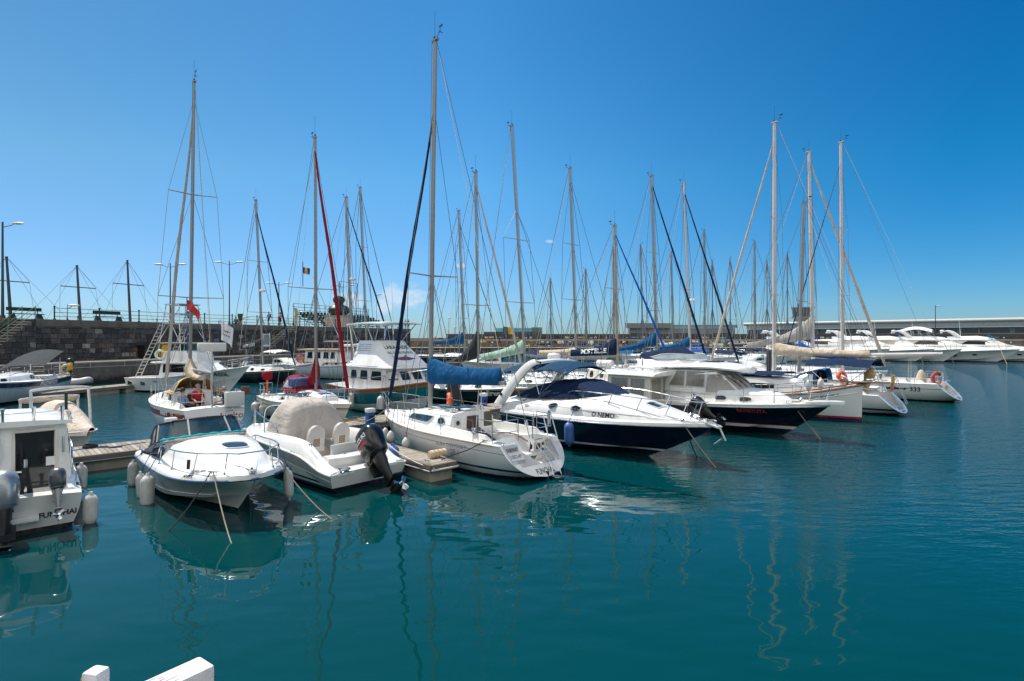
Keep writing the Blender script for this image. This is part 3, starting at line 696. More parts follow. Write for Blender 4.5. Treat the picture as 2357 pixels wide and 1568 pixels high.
def railing(s0,s1,n,z,label,step=3.7,h=1.08,rails=(1.0,.62,.28)):
    root=empty('railing',wl(s0,n,z),WANG,label,'railing'); k=int((s1-s0)/step); L=(s1-s0)
    for i in range(k+1):
        x=L*i/k; m=M(); m.tube([(x,0,0),(x,0,h)],.055,8); m.ell((x,0,h+.05),(.085,.085,.085),8,6); m.cyl((x,0,0),(x,0,.08),.11,n=8); m.ell((x,0,.62),(.08,.08,.06),8,5); m.ell((x,0,.28),(.08,.08,.06),8,5); m.build('post',GREENR,root)
        if i<k:
            m=M(); m.tube([(x+L/k/2,0,0),(x+L/k/2,0,.32)],.04,6); m.ell((x+L/k/2,0,.34),(.06,.06,.06),6,5); m.build('short_post',GREENR,root)
    for zz in rails:
        m=M(); m.tube([(0,0,zz),(L,0,zz)],.022,6); m.build('rail',GREENR,root)
    return root
railing(2.2,59,-.35,WTOP,'dark iron railing with ball topped posts along the edge of the basalt quay')
# stairs
def stairs(s0,s1,z0,z1,label,n0=0.05,w=1.9,stepn=16):
    root=empty('stone_staircase',wl(s0,n0,z0),WANG,label,'stairs'); L=s1-s0; m=M()
    for i in range(stepn):
        a=L*i/stepn; b=L*(i+1)/stepn; z=(z1-z0)*(i+1)/stepn; m.box(((a+b)/2,-w/2,z/2-.02),(b-a-.002,w,z+.04))
    m.build('steps',STONE,root,bevel=.015)
    e=M()
    for i in range(stepn):
        a=L*i/stepn; z=(z1-z0)*(i+1)/stepn; e.box((a+.02,-w/2,z-.02),(.06,w+.02,.05))
    e.build('step_nosing',CONC,root)
    r=M()
    for y in(-.1,-w+.08):
        for i in range(5):
            a=L*i/4; z=(z1-z0)*i/4; r.tube([(a,y,z),(a,y,z+1.05)],.03,6)
        for h in(1.0,.55): r.tube([(-.3,y,h),(L,y,z1-z0+h)],.025,6)
    r.build('handrail',mat('pale green painted rail',(.16,.24,.20),.5),root)
stairs(ws(612,2),ws(690,2),1.92,5.5,'stone staircase climbing the middle of the basalt wall towards the walkers')
stairs(ws(-60,1.5),ws(66,1.0),1.92,5.5,'stone staircase at the left end of the basalt wall')
# ------------------------------------------------------------------ breakwater with painted panels
BW=130.
m=M(); m.box((70,BW+3,.7),(190,7,1.9)); w=m.build('painted_breakwater',concmat('dark breakwater concrete',(.06,.055,.05),.35,.8,tide=True)); tag(w,'long low breakwater wall covered in painted panels across the harbour','breakwater')
m=M(); m.box((70,BW-.54,1.66),(190,.3,.16)); m.box((70,BW+3.2,1.64),(190,6.4,.1)); m.build('kerb',CONC,w)
BROWN=concmat('brown breakwater wall',(.125,.095,.075),.3,.5)
m=M(); m.box((70,BW+7.5,2.55),(190,1.6,1.9)); m.build('mural_wall',BROWN,w)
m=M(); m.box((70,BW+6.9,3.52),(190,.5,.1)); m.tube([(-25,BW+6.3,3.3),(165,BW+6.3,3.3)],.05,5); m.build('ledge',CONC,w)
m=M(); m.box((74.5,BW+10,3.6),(181,3.2,2.5)); m.box((66,BW+9.6,3.3),(198,3,1.0)); m.build('upper_wall',concmat('upper breakwater wall',(.045,.05,.055),.3,.5),w)
PAL=[mat('mural %s'%k,S(k),.7,var=.5,vs=2.5) for k in('d8d6cc','e9e7e0','3f7fb0','203f73','b8862c','a03026','3e7d5a','101216','cfa94a','6fb2c4','e0ddd0','7d3a2a','d9d4c4','5a6a70')]
rg=random.Random(5); m=M()
for row,(z0,z1,Y) in enumerate(((1.75,2.55,BW+6.69),(2.5,3.4,BW+6.69),(3.6,4.25,BW+8.39))):
    x=-20.
    while x<120:
        wd=rg.uniform(.6,1.9); hh=(z1-z0)*rg.uniform(.5,.95); zc=lerp(z0+hh/2,z1-hh/2,rg.random()); mi=rg.randrange(14)
        if rg.random()<.72 and not(51.5<x<57 and row<2):
            if rg.random()<.28:
                rr=hh/2; m.prism([(x+rr*math.cos(a*PI/8),Y,zc+rr*math.sin(a*PI/8)) for a in range(16)],(0,-.02,0),mi); rr*=.7; m.prism([(x+rr*math.cos(a*PI/8),Y-.021,zc+rr*math.sin(a*PI/8)) for a in range(16)],(0,-.01,0),rg.randrange(14))
            else:
                m.box((x,Y-.01,zc),(wd,.02,hh),mi)
                for k in range(rg.randrange(1,4)): m.box((x+rg.uniform(-.3,.3)*wd,Y-.025-.004*k,zc+rg.uniform(-.25,.25)*hh),(wd*rg.uniform(.1,.5),.006,hh*rg.uniform(.1,.5)),rg.randrange(14))
        x+=wd*rg.uniform(1.0,1.6)
m.build('painted_panel',PAL,w)
m=M(); m.box((54.1,BW+6.66,2.62),(5.2,.03,1.5)); pp=m.build('graffiti_panel',mat('graffiti teal',(.03,.10,.12),.7,var=.4,vs=1),w)
lettering(pp,'4 FUN',(54.1,BW+6.6,2.62),(1,0,0),(0,0,1),4.6,mat('graffiti paint',(.6,.62,.58),.7),height=1.15,bold=.03,d=(0,1,0),off=.03)
# green roofed pavilion on the breakwater head
root=empty('harbour_pavilion',(0,BW+13,4.6),0,'low pavilion with turquoise glazed roof on the breakwater','building')
x0=(1115-CX)/FP*143; x1=(1246-CX)/FP*143
m=M(); m.box(((x0+x1)/2,0,.35),(x1-x0,5,.9)); m.build('wall',concmat('pavilion wall',(.08,.10,.10),.2,.3),root)
m=M(); m.prism([(x0+3,-2.6,.85),(x1-2.5,-2.6,.85),(x1-2.5,-1.6,1.75),(x0+3,-1.6,1.75)],(0,5,0))
for i in range(26): x=lerp(x0+3.2,x1-2.7,i/25); m.tube([(x,-2.66,.8),(x+.5,-1.68,1.8)],.05,4,1)
m.build('roof',[mat('turquoise roof',(.05,.22,.22),.35,var=.5,vs=3,stretch=(1,1,.2)),mat('turquoise rib',(.12,.36,.36),.4)],root)
m=M(); m.box((x1-1.2,-.3,1.0),(2.6,4,1.8)); m.build('plant_room',concmat('pavilion block',(.12,.15,.15),.2,.3),root)
# ------------------------------------------------------------------ cruise terminal
A=Vector((98,238,0)); Bq=Vector((215,112,0)); d=(Bq-A); TL=d.length; ta=math.atan2(d.y,d.x)
root=empty('cruise_terminal',A,ta,'long white roofed ferry terminal with dark glazing beyond the yachts','building')
TW=mat('terminal white cladding',(.46,.455,.43),.5,var=.06); TG=glassmat('terminal glass','16222e',.25); TGR=concmat('terminal grey',(.22,.22,.22),.1,.15)
m=M(); m.box((TL/2,4,1.6),(TL,8,3.2)); m.build('base',TGR,root)
m=M(); m.box((TL/2,4,6.0),(TL-.5,7.4,2.6)); m.build('glazing',TG,root)
m=M()
for x in range(4,int(TL),8): m.box((x,.0,6),(.5,.7,2.6))
m.box((TL/2,-.2,5.2),(TL,1.8,.45)); m.box((TL/2,.1,4.2),(TL,1.6,.5)); m.box((TL/2,-.3,3.1),(TL,1.2,.35)); m.build('pilaster',TGR,root)
m=M(); 
rows=[[V(x,-1.9+.7*math.cos(a)*1.,9.5+.62*math.sin(a)) for a in [PI*1.5-PI*k/8 for k in range(9)]]+[V(x,9,10.15),V(x,9,8.8)] for x in(0,TL)]
m.grid(rows,cv=True); m.poly(rows[0]); m.poly(list(reversed(rows[1]))); m.box((TL/2,-1.7,8.15),(TL-2,.6,1.5),1); m.build('roof',[TW,concmat('pale fascia',(.34,.35,.36),.08,.1)],root,ang=50)
for k in range(9): m=M(); m.box((6+k*13,.24,6.2),(1.1,.1,1.5)); m.build('window',mat('terminal blue pane',(.10,.28,.36),.15),root)
A2=Vector((52,250,0))
root=empty('terminal_annex',A2,0,'flat blue glazed gallery linking to the white roofed terminal','building')
m=M(); m.box((23,3,4),(46,6,8.2)); m.build('wall',TGR,root); m=M(); m.box((30,-.2,8.9),(34,.2,1.3)); m.build('glass_parapet',mat('blue glass parapet',(.10,.26,.34),.1),root); m=M(); m.box((8,0,9.2),(20,4,2.1)); m.build('grey_block',concmat('annex roof',(.2,.2,.2),.1,.2),root)
m=M()
for k in range(5): m.box((4+k*9,-.06,5.2-(k%2)*.4),(7.5,.1,1.6))
m.build('window',TG,root)
c=pY(1848,744,232); root=empty('control_tower',(c.x,c.y,7),R(-25),'dark glazed harbour control tower standing up above the terminal roof','tower')
m=M(); m.box((0,0,2.6),(5.6,4.6,5.2)); m.build('shaft',TGR,root); m=M(); m.box((0,0,7.1),(7.6,6,3.9)); m.build('glazed_cab',TG,root)
m=M(); m.box((0,0,9.15),(8.4,6.8,.35)); m.box((0,0,5.2),(8.4,6.8,.35)); 
for x in(-3.8,-1.3,1.3,3.8): m.box((x,-3.03,7.1),(.16,.1,3.7))
m.build('slab',TGR,root)
# ------------------------------------------------------------------ pontoons
def plankmat(name,col,w=.14,ang=0.):
    t=NT(name); v=t.coord('Object',(1,1,1),(0,0,ang)); sp=t.n('SeparateXYZ'); t.l(v,sp.inputs[0])
    u=t.math('DIVIDE',sp.outputs[0],w); fl=t.math('FLOOR',u); fr=t.math('FRACT',u)
    wn=t.n('TexWhiteNoise',_noise_dimensions='1D'); t.l(fl,wn.inputs['W']); gap=t.math('MULTIPLY',t.math('GREATER_THAN',fr,.05),t.math('LESS_THAN',fr,.95))
    g=t.noise(5,7,t.coord('Object',(9,1,1),(0,0,ang)),.65); c=t.mix(1.,col,t.rng(wn.outputs[0],0,1,.7,1.25),'MULTIPLY'); c=t.mix(1.,c,t.rng(g,.3,.7,.6,1.3),'MULTIPLY'); c=t.mix(gap,(.012,.01,.008),c)
    t.l(c,t.b.inputs['Base Color']); t.b.inputs['Roughness'].default_value=.85; t.bump(t.math('ADD',gap,t.math('MULTIPLY',g,.3)),.012,.8); return t.m
PLANK=plankmat('weathered deck planks',(.30,.26,.21)); FASC=mat('weathered timber fascia',(.16,.14,.115),.85,var=.4,vs=4,stretch=(.3,3,6),bump=.01); FLOATM=concmat('concrete float',(.34,.31,.25),.15,.5,(.05,.045,.035)); GALV=mat('galvanised steel',(.36,.37,.38),.45,.6,var=.2)
def pontoon(loc,ang,L,w,label,deckz=.5,name='pontoon',floats=4,fl=2.4,group=None,endcap=True):
    root=empty(name,(loc[0],loc[1],0),ang,label,'pontoon',group)
    m=M(); m.box((L/2,0,deckz-.03),(L,w-.12,.06)); m.build('deck_planks',PLANK,root)
    m=M()
    for y in(-w/2,w/2): m.box((L/2,y,deckz-.1),(L,.09,.2))
    for x in(0,L): m.box((x,0,deckz-.1),(.09,w,.2))
    m.build('timber_fascia',FASC,root,bevel=.012)
    for i in range(floats):
        x=lerp(fl/2+.12,L-fl/2-.12,i/max(floats-1,1)); f=M(); f.box((x,0,deckz-.5),(fl,w*.9,.6)); f.build('float',FLOATM,root,bevel=.03)
    m=M()
    for y in(-w/2-.05,w/2+.05): m.tube([(0,y,deckz-.17),(L,y,deckz-.17)],.02,6)
    for k in range(int(L/3.5)+1):
        for sd in(1,-1): cleat(m,(.4+k*3.4,sd*(w/2-.14),deckz),s=1.2)
    m.build('cleat',GALV,root); return root
WD=Vector((.73,.683,0)); WF=Vector((FX,FY,0)); W0=Vector((-11.76,17.63,0))+WF*.95   # middle of the main walkway
def walk(s,f=0,z=0): return W0+WD*s+WF*f+V(0,0,z)
pontoon(walk(-9),math.atan2(.683,.73),52,1.9,'long timber decked walkway pontoon running behind the front row of boats',floats=14,fl=2.9)
e=Vector((-1.9,15.85,0)); pontoon(e,math.atan2(FY,FX),8.0,.85,'short timber finger pontoon between the open motorboat and the Fairway sloop',floats=3,fl=1.3,name='finger_pontoon')
m=M(); m.tube([V(-.06,-.45,.36),V(-.1,-.2,.37),V(-.1,.2,.37),V(-.06,.45,.36)],.03,8); 
fo=m.build('rubber_bumper',ROPEW,None,loc=e,rot=(0,0,math.atan2(FY,FX))); tag(fo,'pale hose bumper wrapped across the end of the short finger pontoon','bumper')
CREAMP=mat('cream plastic',(.62,.50,.33),.5,var=.1)
m=M()
for k in range(4): m.cyl((0,-.26+k*.14,0),(0,-.15+k*.14,0),.13,n=14); 
m.cyl((0,-.28,0),(0,.3,0),.1,n=12); o=m.build('dock_fender',CREAMP,None,loc=e+WF*.75+WD*.33+V(0,0,.6),rot=(0,0,.76+PI/2)); tag(o,'ribbed cream dock fender roll on the corner of the finger pontoon','fender')
def pedestal(p,label,h=.65):
    root=empty('service_pedestal',p,math.atan2(.683,.73),label,'service post','blue service pedestals on the walkway'); m=M(); m.box((0,0,(h-.16)/2),(.3,.26,h-.16)); m.build('post',BLUEP,root,bevel=.02)
    m=M(); m.box((0,0,h-.08),(.33,.29,.17)); m.build('lamp_cap',WHITE,root,bevel=.02); m=M(); m.box((0,-.14,(h-.16)*.55),(.16,.03,.14)); m.build('socket',BLACK,root); return root
c=at(852,940,1.15); pedestal((c.x,c.y,.5),'blue service pedestal with white cap behind the grey covered motorboat',.65)
c=at(1113,905,1.15); pedestal((c.x,c.y,.5),'blue service pedestal with white cap by the black Erwan hull',.65)
c=at(393,962,1.42); pedestal((c.x,c.y,.5),'blue service pedestal with white cap beside the open windscreen cuddy boat',.92)
def pile(vx,vytop,Y,r,z,label):
    p=pY(vx,vytop,Y); m=M(); m.cyl((0,0,-3),(0,0,z),r,n=20); o=m.build('mooring_pile',mat('dark steel pile',(.03,.032,.04),.55,var=.4,vs=2,stretch=(1,1,.3),dirt=(.10,.05,.03)),None,loc=(p.x,p.y,0)); tag(o,label,'pile','steel mooring piles')
    m=M(); m.cyl((0,0,z),(0,0,z+.05),r*1.06,n=20); m.build('pile_cap',mat('rusty cap',(.14,.08,.05),.7),o)
pile(1044,836,24,.28,2.9,'thick dark steel pile behind the blue sail cover')
pile(1770,806,37,.16,3.1,'slim dark steel pile left of the tall white mast')
c=at(320,880,.55)
pontoon((-27.6,47.0),math.atan2(-.98,-.22),11.5,1.5,'grey floating pontoon beside the moored Momentum yacht',floats=4,name='finger_pontoon')
# quay we stand on, with its white painted rail
m=M(); m.box((0,-3.4,1.2),(24,8.6,2.6)); structure(m.build('pavement',CONC,bevel=.02))
PAINTW=mat('flaking white paint',(.72,.72,.73),.6,var=.08,vs=20,stretch=(.4,4,4),bump=.006,bs=45,dirt=(.16,.13,.10),dirts=14)
root=empty('wooden_railing',(-.68,1.27,2.5),math.atan2(.82,.57),'white painted wooden handrail end at the lower left foreground','railing')
m=M(); m.box((-.9,.0,.755),(1.8,.066,.05)); b=m.build('handrail',PAINTW,root,bevel=.007,seg=2)
m=M(); m.box((-.075,0,.365),(.05,.05,.73)); m.build('post',PAINTW,root,bevel=.005)
rgc=random.Random(11); m=M()
for k in range(16):
    x=-.02-.02*k-rgc.random()*.012; l=rgc.uniform(.006,.02); m.poly([V(x,-.0335,.7335),V(x-l*.4,-.0336,.7335+rgc.uniform(.002,.007)),V(x-l,-.0336,.7335)])
for k in range(9):
    x=-.02-rgc.random()*.3; y=rgc.uniform(-.026,.026); l=rgc.uniform(.02,.07); m.poly([V(x,y,.7806),V(x-l*.5,y+.0014,.7806),V(x-l,y+.001,.7806),V(x-l*.5,y-.0004,.7806)])
m.poly([V(.0006,-.03,.74),V(.0006,-.012,.738),V(.0006,-.018,.752),V(.0006,-.03,.757)]); m.build('chipped_paint',mat('bare cracked wood',(.20,.15,.11),.85,var=.4,vs=30),b)
root=empty('wooden_post',(-.845,1.155,2.5),R(-12),'short white painted post with bare wood edge beside the handrail','post')
m=M(); m.box((0,0,.413),(.036,.034,.826)); m.build('post',PAINTW,root,bevel=.006); m=M(); m.box((-.0195,0,.408),(.003,.03,.81)); m.build('bare_edge',mat('bare worn wood',(.34,.2,.1),.8,var=.4,vs=12),root)
# ------------------------------------------------------------------ unseen houses added behind the camera to bounce sun onto shaded hulls
PL=[mat('plaster %d'%i,c,.8,var=.08,vs=1,dirt=(.4,.36,.3),dirts=.6) for i,c in enumerate(((.74,.70,.62),(.76,.75,.72),(.70,.60,.45)))]
for i in range(7):
    x=-48+i*16; h=(11,14,10,15,12,13,11)[i]; root=empty('added_fill_house',(x,-19-(i%2),2.5),0,'%s plastered house with clay roof added unseen to bounce light, %s'%(('pale','white','ochre')[i%3],('far left of the row','second from the left end','third from the left end','tallest but one in mid row','third from the right end','second from the right end','far right of the row')[i]),'house','houses added behind the camera for fill light')
    m=M(); m.box((0,-4,h/2),(15.6,8,h)); m.build('wall',PL[i%3],root); m=M(); m.prism([(-8.1,.4,h),(8.1,.4,h),(8.1,-4,h+2.2),(-8.1,-4,h+2.2)],(0,-.01,.25)); m.build('roof',mat('clay roof tiles',(.30,.12,.06),.8,var=.3),root)
    for k in range(4):
        for f in range(int(h/3.4)): m=M(); m.box((-5.7+3.8*k,.04,1.9+3.3*f),(1.1,.1,1.7)); m.build('window',GLASS,root)
# ------------------------------------------------------------------ generic cruising sailboat
def sailboat(label,loc,ang,L,B,fb,bands=(),base='dcdcd8',mast=None,mx=.58,mh=13.,mr=.075,mz=None,lean=(0,0),spr=((.5,.85),),frac=1.,boom=None,genoa=None,cabin=True,cabw=.62,hood=None,bimini=None,name='sailboat',
    cockpit=True,rails=True,tk=.35,tr=.72,group='sailing boats in the marina',ports=3,radar=None,deckm=None,spar=None,scoop=False,q=1.,rake=.9,cabm=None,stripe=None,wr=.010,simple=False,cabz=.42,winx=None):
    H=Hull(L,B,fb,tr=tr,tk=tk,rake=rake,q=q,p=2.0,zk=((0,.1),(.25,-.35),(1,-.4)) if tk>0 else ((0,-.1),(.3,-.35),(1,-.4)))
    zm=H.zs(.5); ck=None
    if cockpit:
        ck=[(.12*L if not scoop else -1,.40*L,B*.36,B*.2,zm-.12,zm-.55,.2)]
        if scoop: ck=[(-1,tk+.55,B*.31,B*.27,.50,.42,.04),(tk+.58,.40*L,B*.36,B*.2,zm-.12,zm-.55,.2)]
    b=Boat(name,label,'sailing boat',loc,ang,H,bands,base,ck,deckm or NONSK,rub=WHITE,group=group)
    xa=.40*L if cockpit else .2*L; xf=.76*L
    if cabin:
        m=M(); sts=[]
        for k in range(9):
            t=k/8; x=lerp(xa-.02,xf,t); f=H.bd(H.T(x)); yb=min(B/2*cabw,f-.28)*(1-.25*t*t); zb=H.zs(H.T(x))-.03; zt=zb+cabz*(1-.55*t**1.6)+.05; sts.append((x,max(yb,.15),max(yb*.84,.1),zb,zt))
        trunk(m,sts,crown=.07); tb=m.bvh(); c=m.build('cabin',cabm or WHITE,b.root,ang=40); b.tb=tb; b.cabin=c
        for sd in(1,-1):
            for k in range(ports):
                x=lerp(xa+.35,xf-.9,k/max(ports-1,1)); w=.55 if ports<4 else .35; st=[s for s in sts if s[0]<=x][-1]; z=lerp(st[3],st[4],.55); h=(st[4]-st[3])*.28
                m=M(); decal(m,tb,[(x-w/2,sd*3,z-h),(x+w/2,sd*3,z-h),(x+w/2-.05,sd*3,z+h),(x-w/2+.05,sd*3,z+h)],(0,-sd,0),6,3,.008,rnd=.7); m.build('window',GLASS,c)
        m=M(); m.box((xa+.35,0,zm+cabz+.1),(.75,.62,.05)); m.build('hatch',GREYW,c,bevel=.015); m=M(); m.box((xf-.55,0,sts[-2][4]+.06),(.5,.5,.05)); m.build('hatch',GLASSB,c,bevel=.012)
        m=M(); decal(m,tb,[(xa-1,.27,zm-.35),(xa-1,-.27,zm-.35),(xa-1,-.24,zm+.42),(xa-1,.24,zm+.42)],(1,0,0),2,2,.012); m.build('companionway',WOODD,c)
        if not simple:
            m=M()
            for sd in(1,-1): m.tube(curve([V(xa+.4,sd*B*.2,zm+cabz+.06),V(lerp(xa,xf,.3),sd*B*.19,zm+cabz+.1),V(lerp(xa,xf,.55),sd*B*.17,zm+cabz-.02)],5),.016,5)
            m.build('grab_rail',STEEL,c)
    if cockpit and not simple:
        m=M()
        for sd in(1,-1): winch(m,H.at(.24*L,-(H.bd(H.T(.24*L))-B*.36-.03),.2,sd)); winch(m,V(xa+.2,sd*B*.2,zm+cabz+.05),.8)
        for sd in(1,-1):
            for x in(.06*L+.35,.9*L): cleat(m,H.at(x,-.12,.03,sd))
        m.build('winch',STEEL,b.root)
    xm=mx*L; zbase=mz if mz is not None else zm+cabz*.75; bz=H.zb
    if mast!=False:
        bp=V(xm,0,zbase); tp=V(xm+lean[0],lean[1],mh)
        b.mast=mastrig(b,bp,tp,mr,spr,V(L-.12,0,bz+.1),H.sheer(0,-H.bd(0),.1),(xm-.25,H.bd(H.T(xm))-.08,H.zs(H.T(xm))),spar,radar=radar,fore=genoa is None,wr=wr,frac=frac)
        b.mb,b.mt=bp,tp
        if boom:
            bl,bzm,bze,col=boom[:4]; h0,h1=boom[4:6] if len(boom)>5 else (.75,.28); P=bp.lerp(tp,(bzm-bp.z)/(tp.z-bp.z)); a=P+V(-.12,0,0); e=V(a.x-bl,a.y+(boom[6] if len(boom)>6 else 0),bze)
            m=M(); m.tube([a,e],.065,8); bo=m.build('boom',spar or ALU,b.mast); b.boom=(a,e)
            if col: sailcover(bo,a+V(.14,0,.02),e.lerp(a,.06)+V(0,0,.03),h0,h1,.19,col,seed=xm)
            w=M(); w.tube([e,tp+V(-.1,0,0)],wr*.8,4); w.tube([e.lerp(a,.3),V(e.lerp(a,.3).x,e.y,H.zs(.3)-.1)],.012,4); w.tube([e.lerp(a,.3)+V(.1,0,0),V(e.lerp(a,.3).x+.15,e.y+.1,H.zs(.3)-.1)],.012,4); w.build('mainsheet',ROPEW,bo)
        if genoa: furled(b.root,tp.lerp(bp,1-frac*.985),V(L-.15,0,bz+.32),genoa[0],genoa[1])
    if rails: guardrail(b,.22*L,.86*L,.6,.07,5,True,2,pulpit=.86*L,pushpit=(.03*L+max(tk,0)*.9,.2*L,.3))
    if hood:
        m=M(); sts=[]
        for k in range(7): t=k/6; sts.append((lerp(xa+1.25,xa-.35,t),B*.30*(.92+.08*t),zm+cabz+.05+.62*math.sin(t*PI/2)**.8,(.12+.62*math.sin(t*PI/2)**.8)))
        rows=canopy(m,sts,.02,pw=3.2); o=m.build('sprayhood',hood,b.root,ang=50); hb=m.bvh(); m=M()
        decal(m,hb,[(xa+.25+.6,-B*.2,zm+cabz+.18),(xa+.25+.6,B*.2,zm+cabz+.18),(xa+.45,B*.2,zm+cabz+.5),(xa+.45,-B*.2,zm+cabz+.5)],(-1,0,-.6),4,8,.012)
        for sd in(1,-1): decal(m,hb,[(xa+.75,sd*3,zm+cabz+.1),(xa-.2,sd*3,zm+cabz+.1),(xa-.15,sd*3,zm+cabz+.45),(xa+.45,sd*3,zm+cabz+.4)],(0,-sd,0),4,4,.012)
        m.build('hood_window',CLEAR,o)
    if bimini:
        x0,x1,w,z,mt=bimini; m=M(); canopy(m,[(lerp(x0,x1,k/6),w,z+.12*math.sin(k/6*PI)+.05*(k%3==0),.32) for k in range(7)],.02); o=m.build('bimini',mt,b.root,ang=50); fabricize(o,.02,2.5,x0); m=M()
        for xx in (x0+.05,(x0+x1)/2,x1-.05):
            for sd in(1,-1): m.tube([V((x0+x1)/2+(xx-(x0+x1)/2)*.1,sd*(w+.02),zm+.1),V(xx,sd*(w-.04),z-.25)],.014,5)
        m.build('bimini_frame',STEEL,o)
    b.zm=zm; return b
def place(b,lc): return b.W(lc)
def mastboat(vb,Y,ang,L,mx,vt,label,**k):
    """a sailboat set by its mast: vb picture column at the base, Y distance, vt masthead column,row"""
    base=V((vb-CX)/FP*Y,Y,0); ca,sa=math.cos(R(ang)),math.sin(R(ang)); loc=(base.x-mx*L*ca,base.y-mx*L*sa)
    tp=pY(vt[0],vt[1],Y); dv=tp-base; lean=(dv.x*ca+dv.y*sa,-dv.x*sa+dv.y*ca)
    k.setdefault('wr',.0105*max(1,Y/27)); return sailboat(label,loc,ang,L,k.pop('B',L*.32),k.pop('fb',((0,1.0),(.5,.95),(1,1.25))),mx=mx,mh=tp.z,lean=lean,**k)
AF=math.degrees(math.atan2(FY,FX)); AB=AF-180      # bow away from / towards the camera
def frame(ed,m,r=.012,mi=0): m.tube(ed,r,5,mi,loop=True)
def glazed(parent,bv,cs,d,mt,fr=None,fw=.014,nx=5,ny=3,rnd=0.,off=.018,name='window'):
    m=M(); ed=decal(m,bv,cs,d,nx,ny,off,0,rnd); o=m.build(name,mt,parent,ang=40)
    if fr: f=M(); f.tube(ed,fw,5,0,loop=True); f.build('window_frame',fr,o)
    return o
# ================================================================== cuddy boat, bow to camera
def cuddy():
    L=6.1; bow=at(588,1106,.93); loc=bow+V(FX,FY,0)*L
    H=Hull(L,2.5,((0,.70),(.5,.78),(.8,.88),(1,.96)),mode='chine',tr=.93,tm=.45,p=3.6,q=.62,rake=1.25,re=1.15,tk=-.12,zk=((0,-.3),(1,-.3)),cr=.80,pc=2.3,zc=((0,.06),(.5,.10),(.8,.28),(1,.52)),flare=.9)
    b=Boat('motorboat','white cuddy motorboat 110938-4PT with tinted windscreen, bow pointing at the camera','motorboat',loc,AB,H,[('z',-9,.09,'141d3c'),('s',-.02,.035,'2a4a72')],ck=[(-.01,2.5,.98,.85,.62,.25,.12)],rub=mat('blue rub strip',(.03,.09,.2),.4),rubr=.026,group='motorboats in the front row')
    # gunwale and foredeck moulding
    m=M(); rows=[]
    for t in H.ts():
        x=H.X(t,H.zs(t)); bd=H.bd(t); zs=H.zs(t)
        cab=smooth(((0,.0),(2.2,.36),(3.2,.52),(4.3,.40),(5.2,.20),(5.75,.08),(6.2,.0)),x); yc=min(bd*.80,1.0)*smooth(((0,1),(3.5,1),(5.4,.72),(6.1,.3)),x)
        zg=zs+.13*min(1,bd*3)
        if x<2.45:
            pr=[(bd+.012,zs),(bd-.02,zs+.10),(bd-.07,zg),(bd-.2,zg+.02),(bd-.24,zg+.01),(bd-.25,zg-.1),(bd-.25,zg-.2),(bd-.25,zg-.25)]
        else: pr=[(bd+.012,zs),(bd-.02,zs+.10),(bd-.07,zg),(yc+.05,zg+.03),(yc-.05,zg+.03+cab*.45),(yc-.17,zg+.03+cab*.85),(yc*.55,zg+.03+cab*1.03),(0,zg+.03+cab*1.1)]
        h=[V(x,max(y,.0),z) for y,z in pr]; rows.append(h+[V(p.x,-p.y,p.z) for p in reversed(h)])
    i0=next(i for i,r in enumerate(rows) if r[0].x>=2.45)
    m.grid(rows[i0:])
    for sd in(0,1):
        m.grid([r[:8] if sd==0 else r[8:] for r in rows[:i0+1]])
    fb=m.bvh(); fd=m.build('foredeck',WHITE,b.root,ang=55)
    # windscreen
    wz=lambda x:1.45; m=M(); fr=M(); base=curve([V(1.35,1.08,1.14),V(2.1,1.04,1.34),V(2.75,.72,1.47),V(2.95,0,1.52),V(2.75,-.72,1.47),V(2.1,-1.04,1.34),V(1.35,-1.08,1.14)],8)
    top=[p+V(-.42 if abs(p.y)<.8 else -.30,-.10*p.y,.40*min(1,(p.x-1.0)/.9)) for p in base]
    m.grid([base,[p.lerp(q,.5)+V(.02,0,0) for p,q in zip(base,top)],top])
    ws_=m.build('windscreen',glassmat('sea tinted glass','1c3138',.05),fd,ang=60)
    fr.tube(top,.028,7); fr.tube([p+V(.01,0,.0) for p in base],.02,6); fr.build('screen_frame',BLACK,ws_)
    fr=M()
    for i in(8,19,29,40): fr.tube([base[i]+V(.012,0,0),top[i]+V(.012,0,0)],.024,6)
    fr.build('pillar',ALUW,ws_)
    m=M()
    for i in(12,18,24,30,36): m.ell(top[i]+V(0,0,.03),(.02,.02,.02),6,4)
    m.build('snap_button',STEEL,ws_)
    m=M(); a=[p+V(.07,0,.02) for p in base[13:39]]; m.tube(a,[.05+.012*math.sin(i*1.9) for i in range(len(a))],8); m.tube([p+V(.06,0,-.035) for p in a],.042,8,1); m.build('rolled_screen_cover',[TEALC,GREYC],fd,ang=60)
    # cockpit inside: seats, wheel, black canopy folded at the stern
    m=M(); 
    for y in(-.5,.5): m.box((1.75,y,.62),(.5,.5,.5)); m.box((1.55,y,1.0),(.12,.5,.45))
    m.build('helm_seat',GREYW,b.root,bevel=.05); m=M(); m.ring((2.35,.45,1.15),.17,.015,(-1,0,.5)); m.tube([V(2.35,.45,1.15),V(2.6,.45,1.05)],.02); m.build('steering_wheel',BLACK,b.root)
    m=M(); canopy(m,[(.1,1.05,1.05,.25),(.6,1.07,1.22,.3),(1.1,1.06,1.25,.3),(1.42,1.04,1.22,.22)],.03); o=m.build('folded_canopy',DGREY,b.root); fabricize(o,.06,3)
    glazed(fd,fb,[(4.15,.42,3),(4.15,-.18,3),(4.62,-.14,3),(4.62,.40,3)],(0,0,-1),GLASSB,GREYW,.02,5,5,.6,.012,'hatch')
    # bow rail
    rl=[H.at(x,-.15,.58,1) for x in (2.3,2.8,3.5,4.2,4.9,5.4,5.75)]; rl[0]+=V(0,-.05,-.25)
    pts=curve(rl+[V(5.98,.32,1.52)],5); pts+= [V(p.x,-p.y,p.z) for p in reversed(pts)]
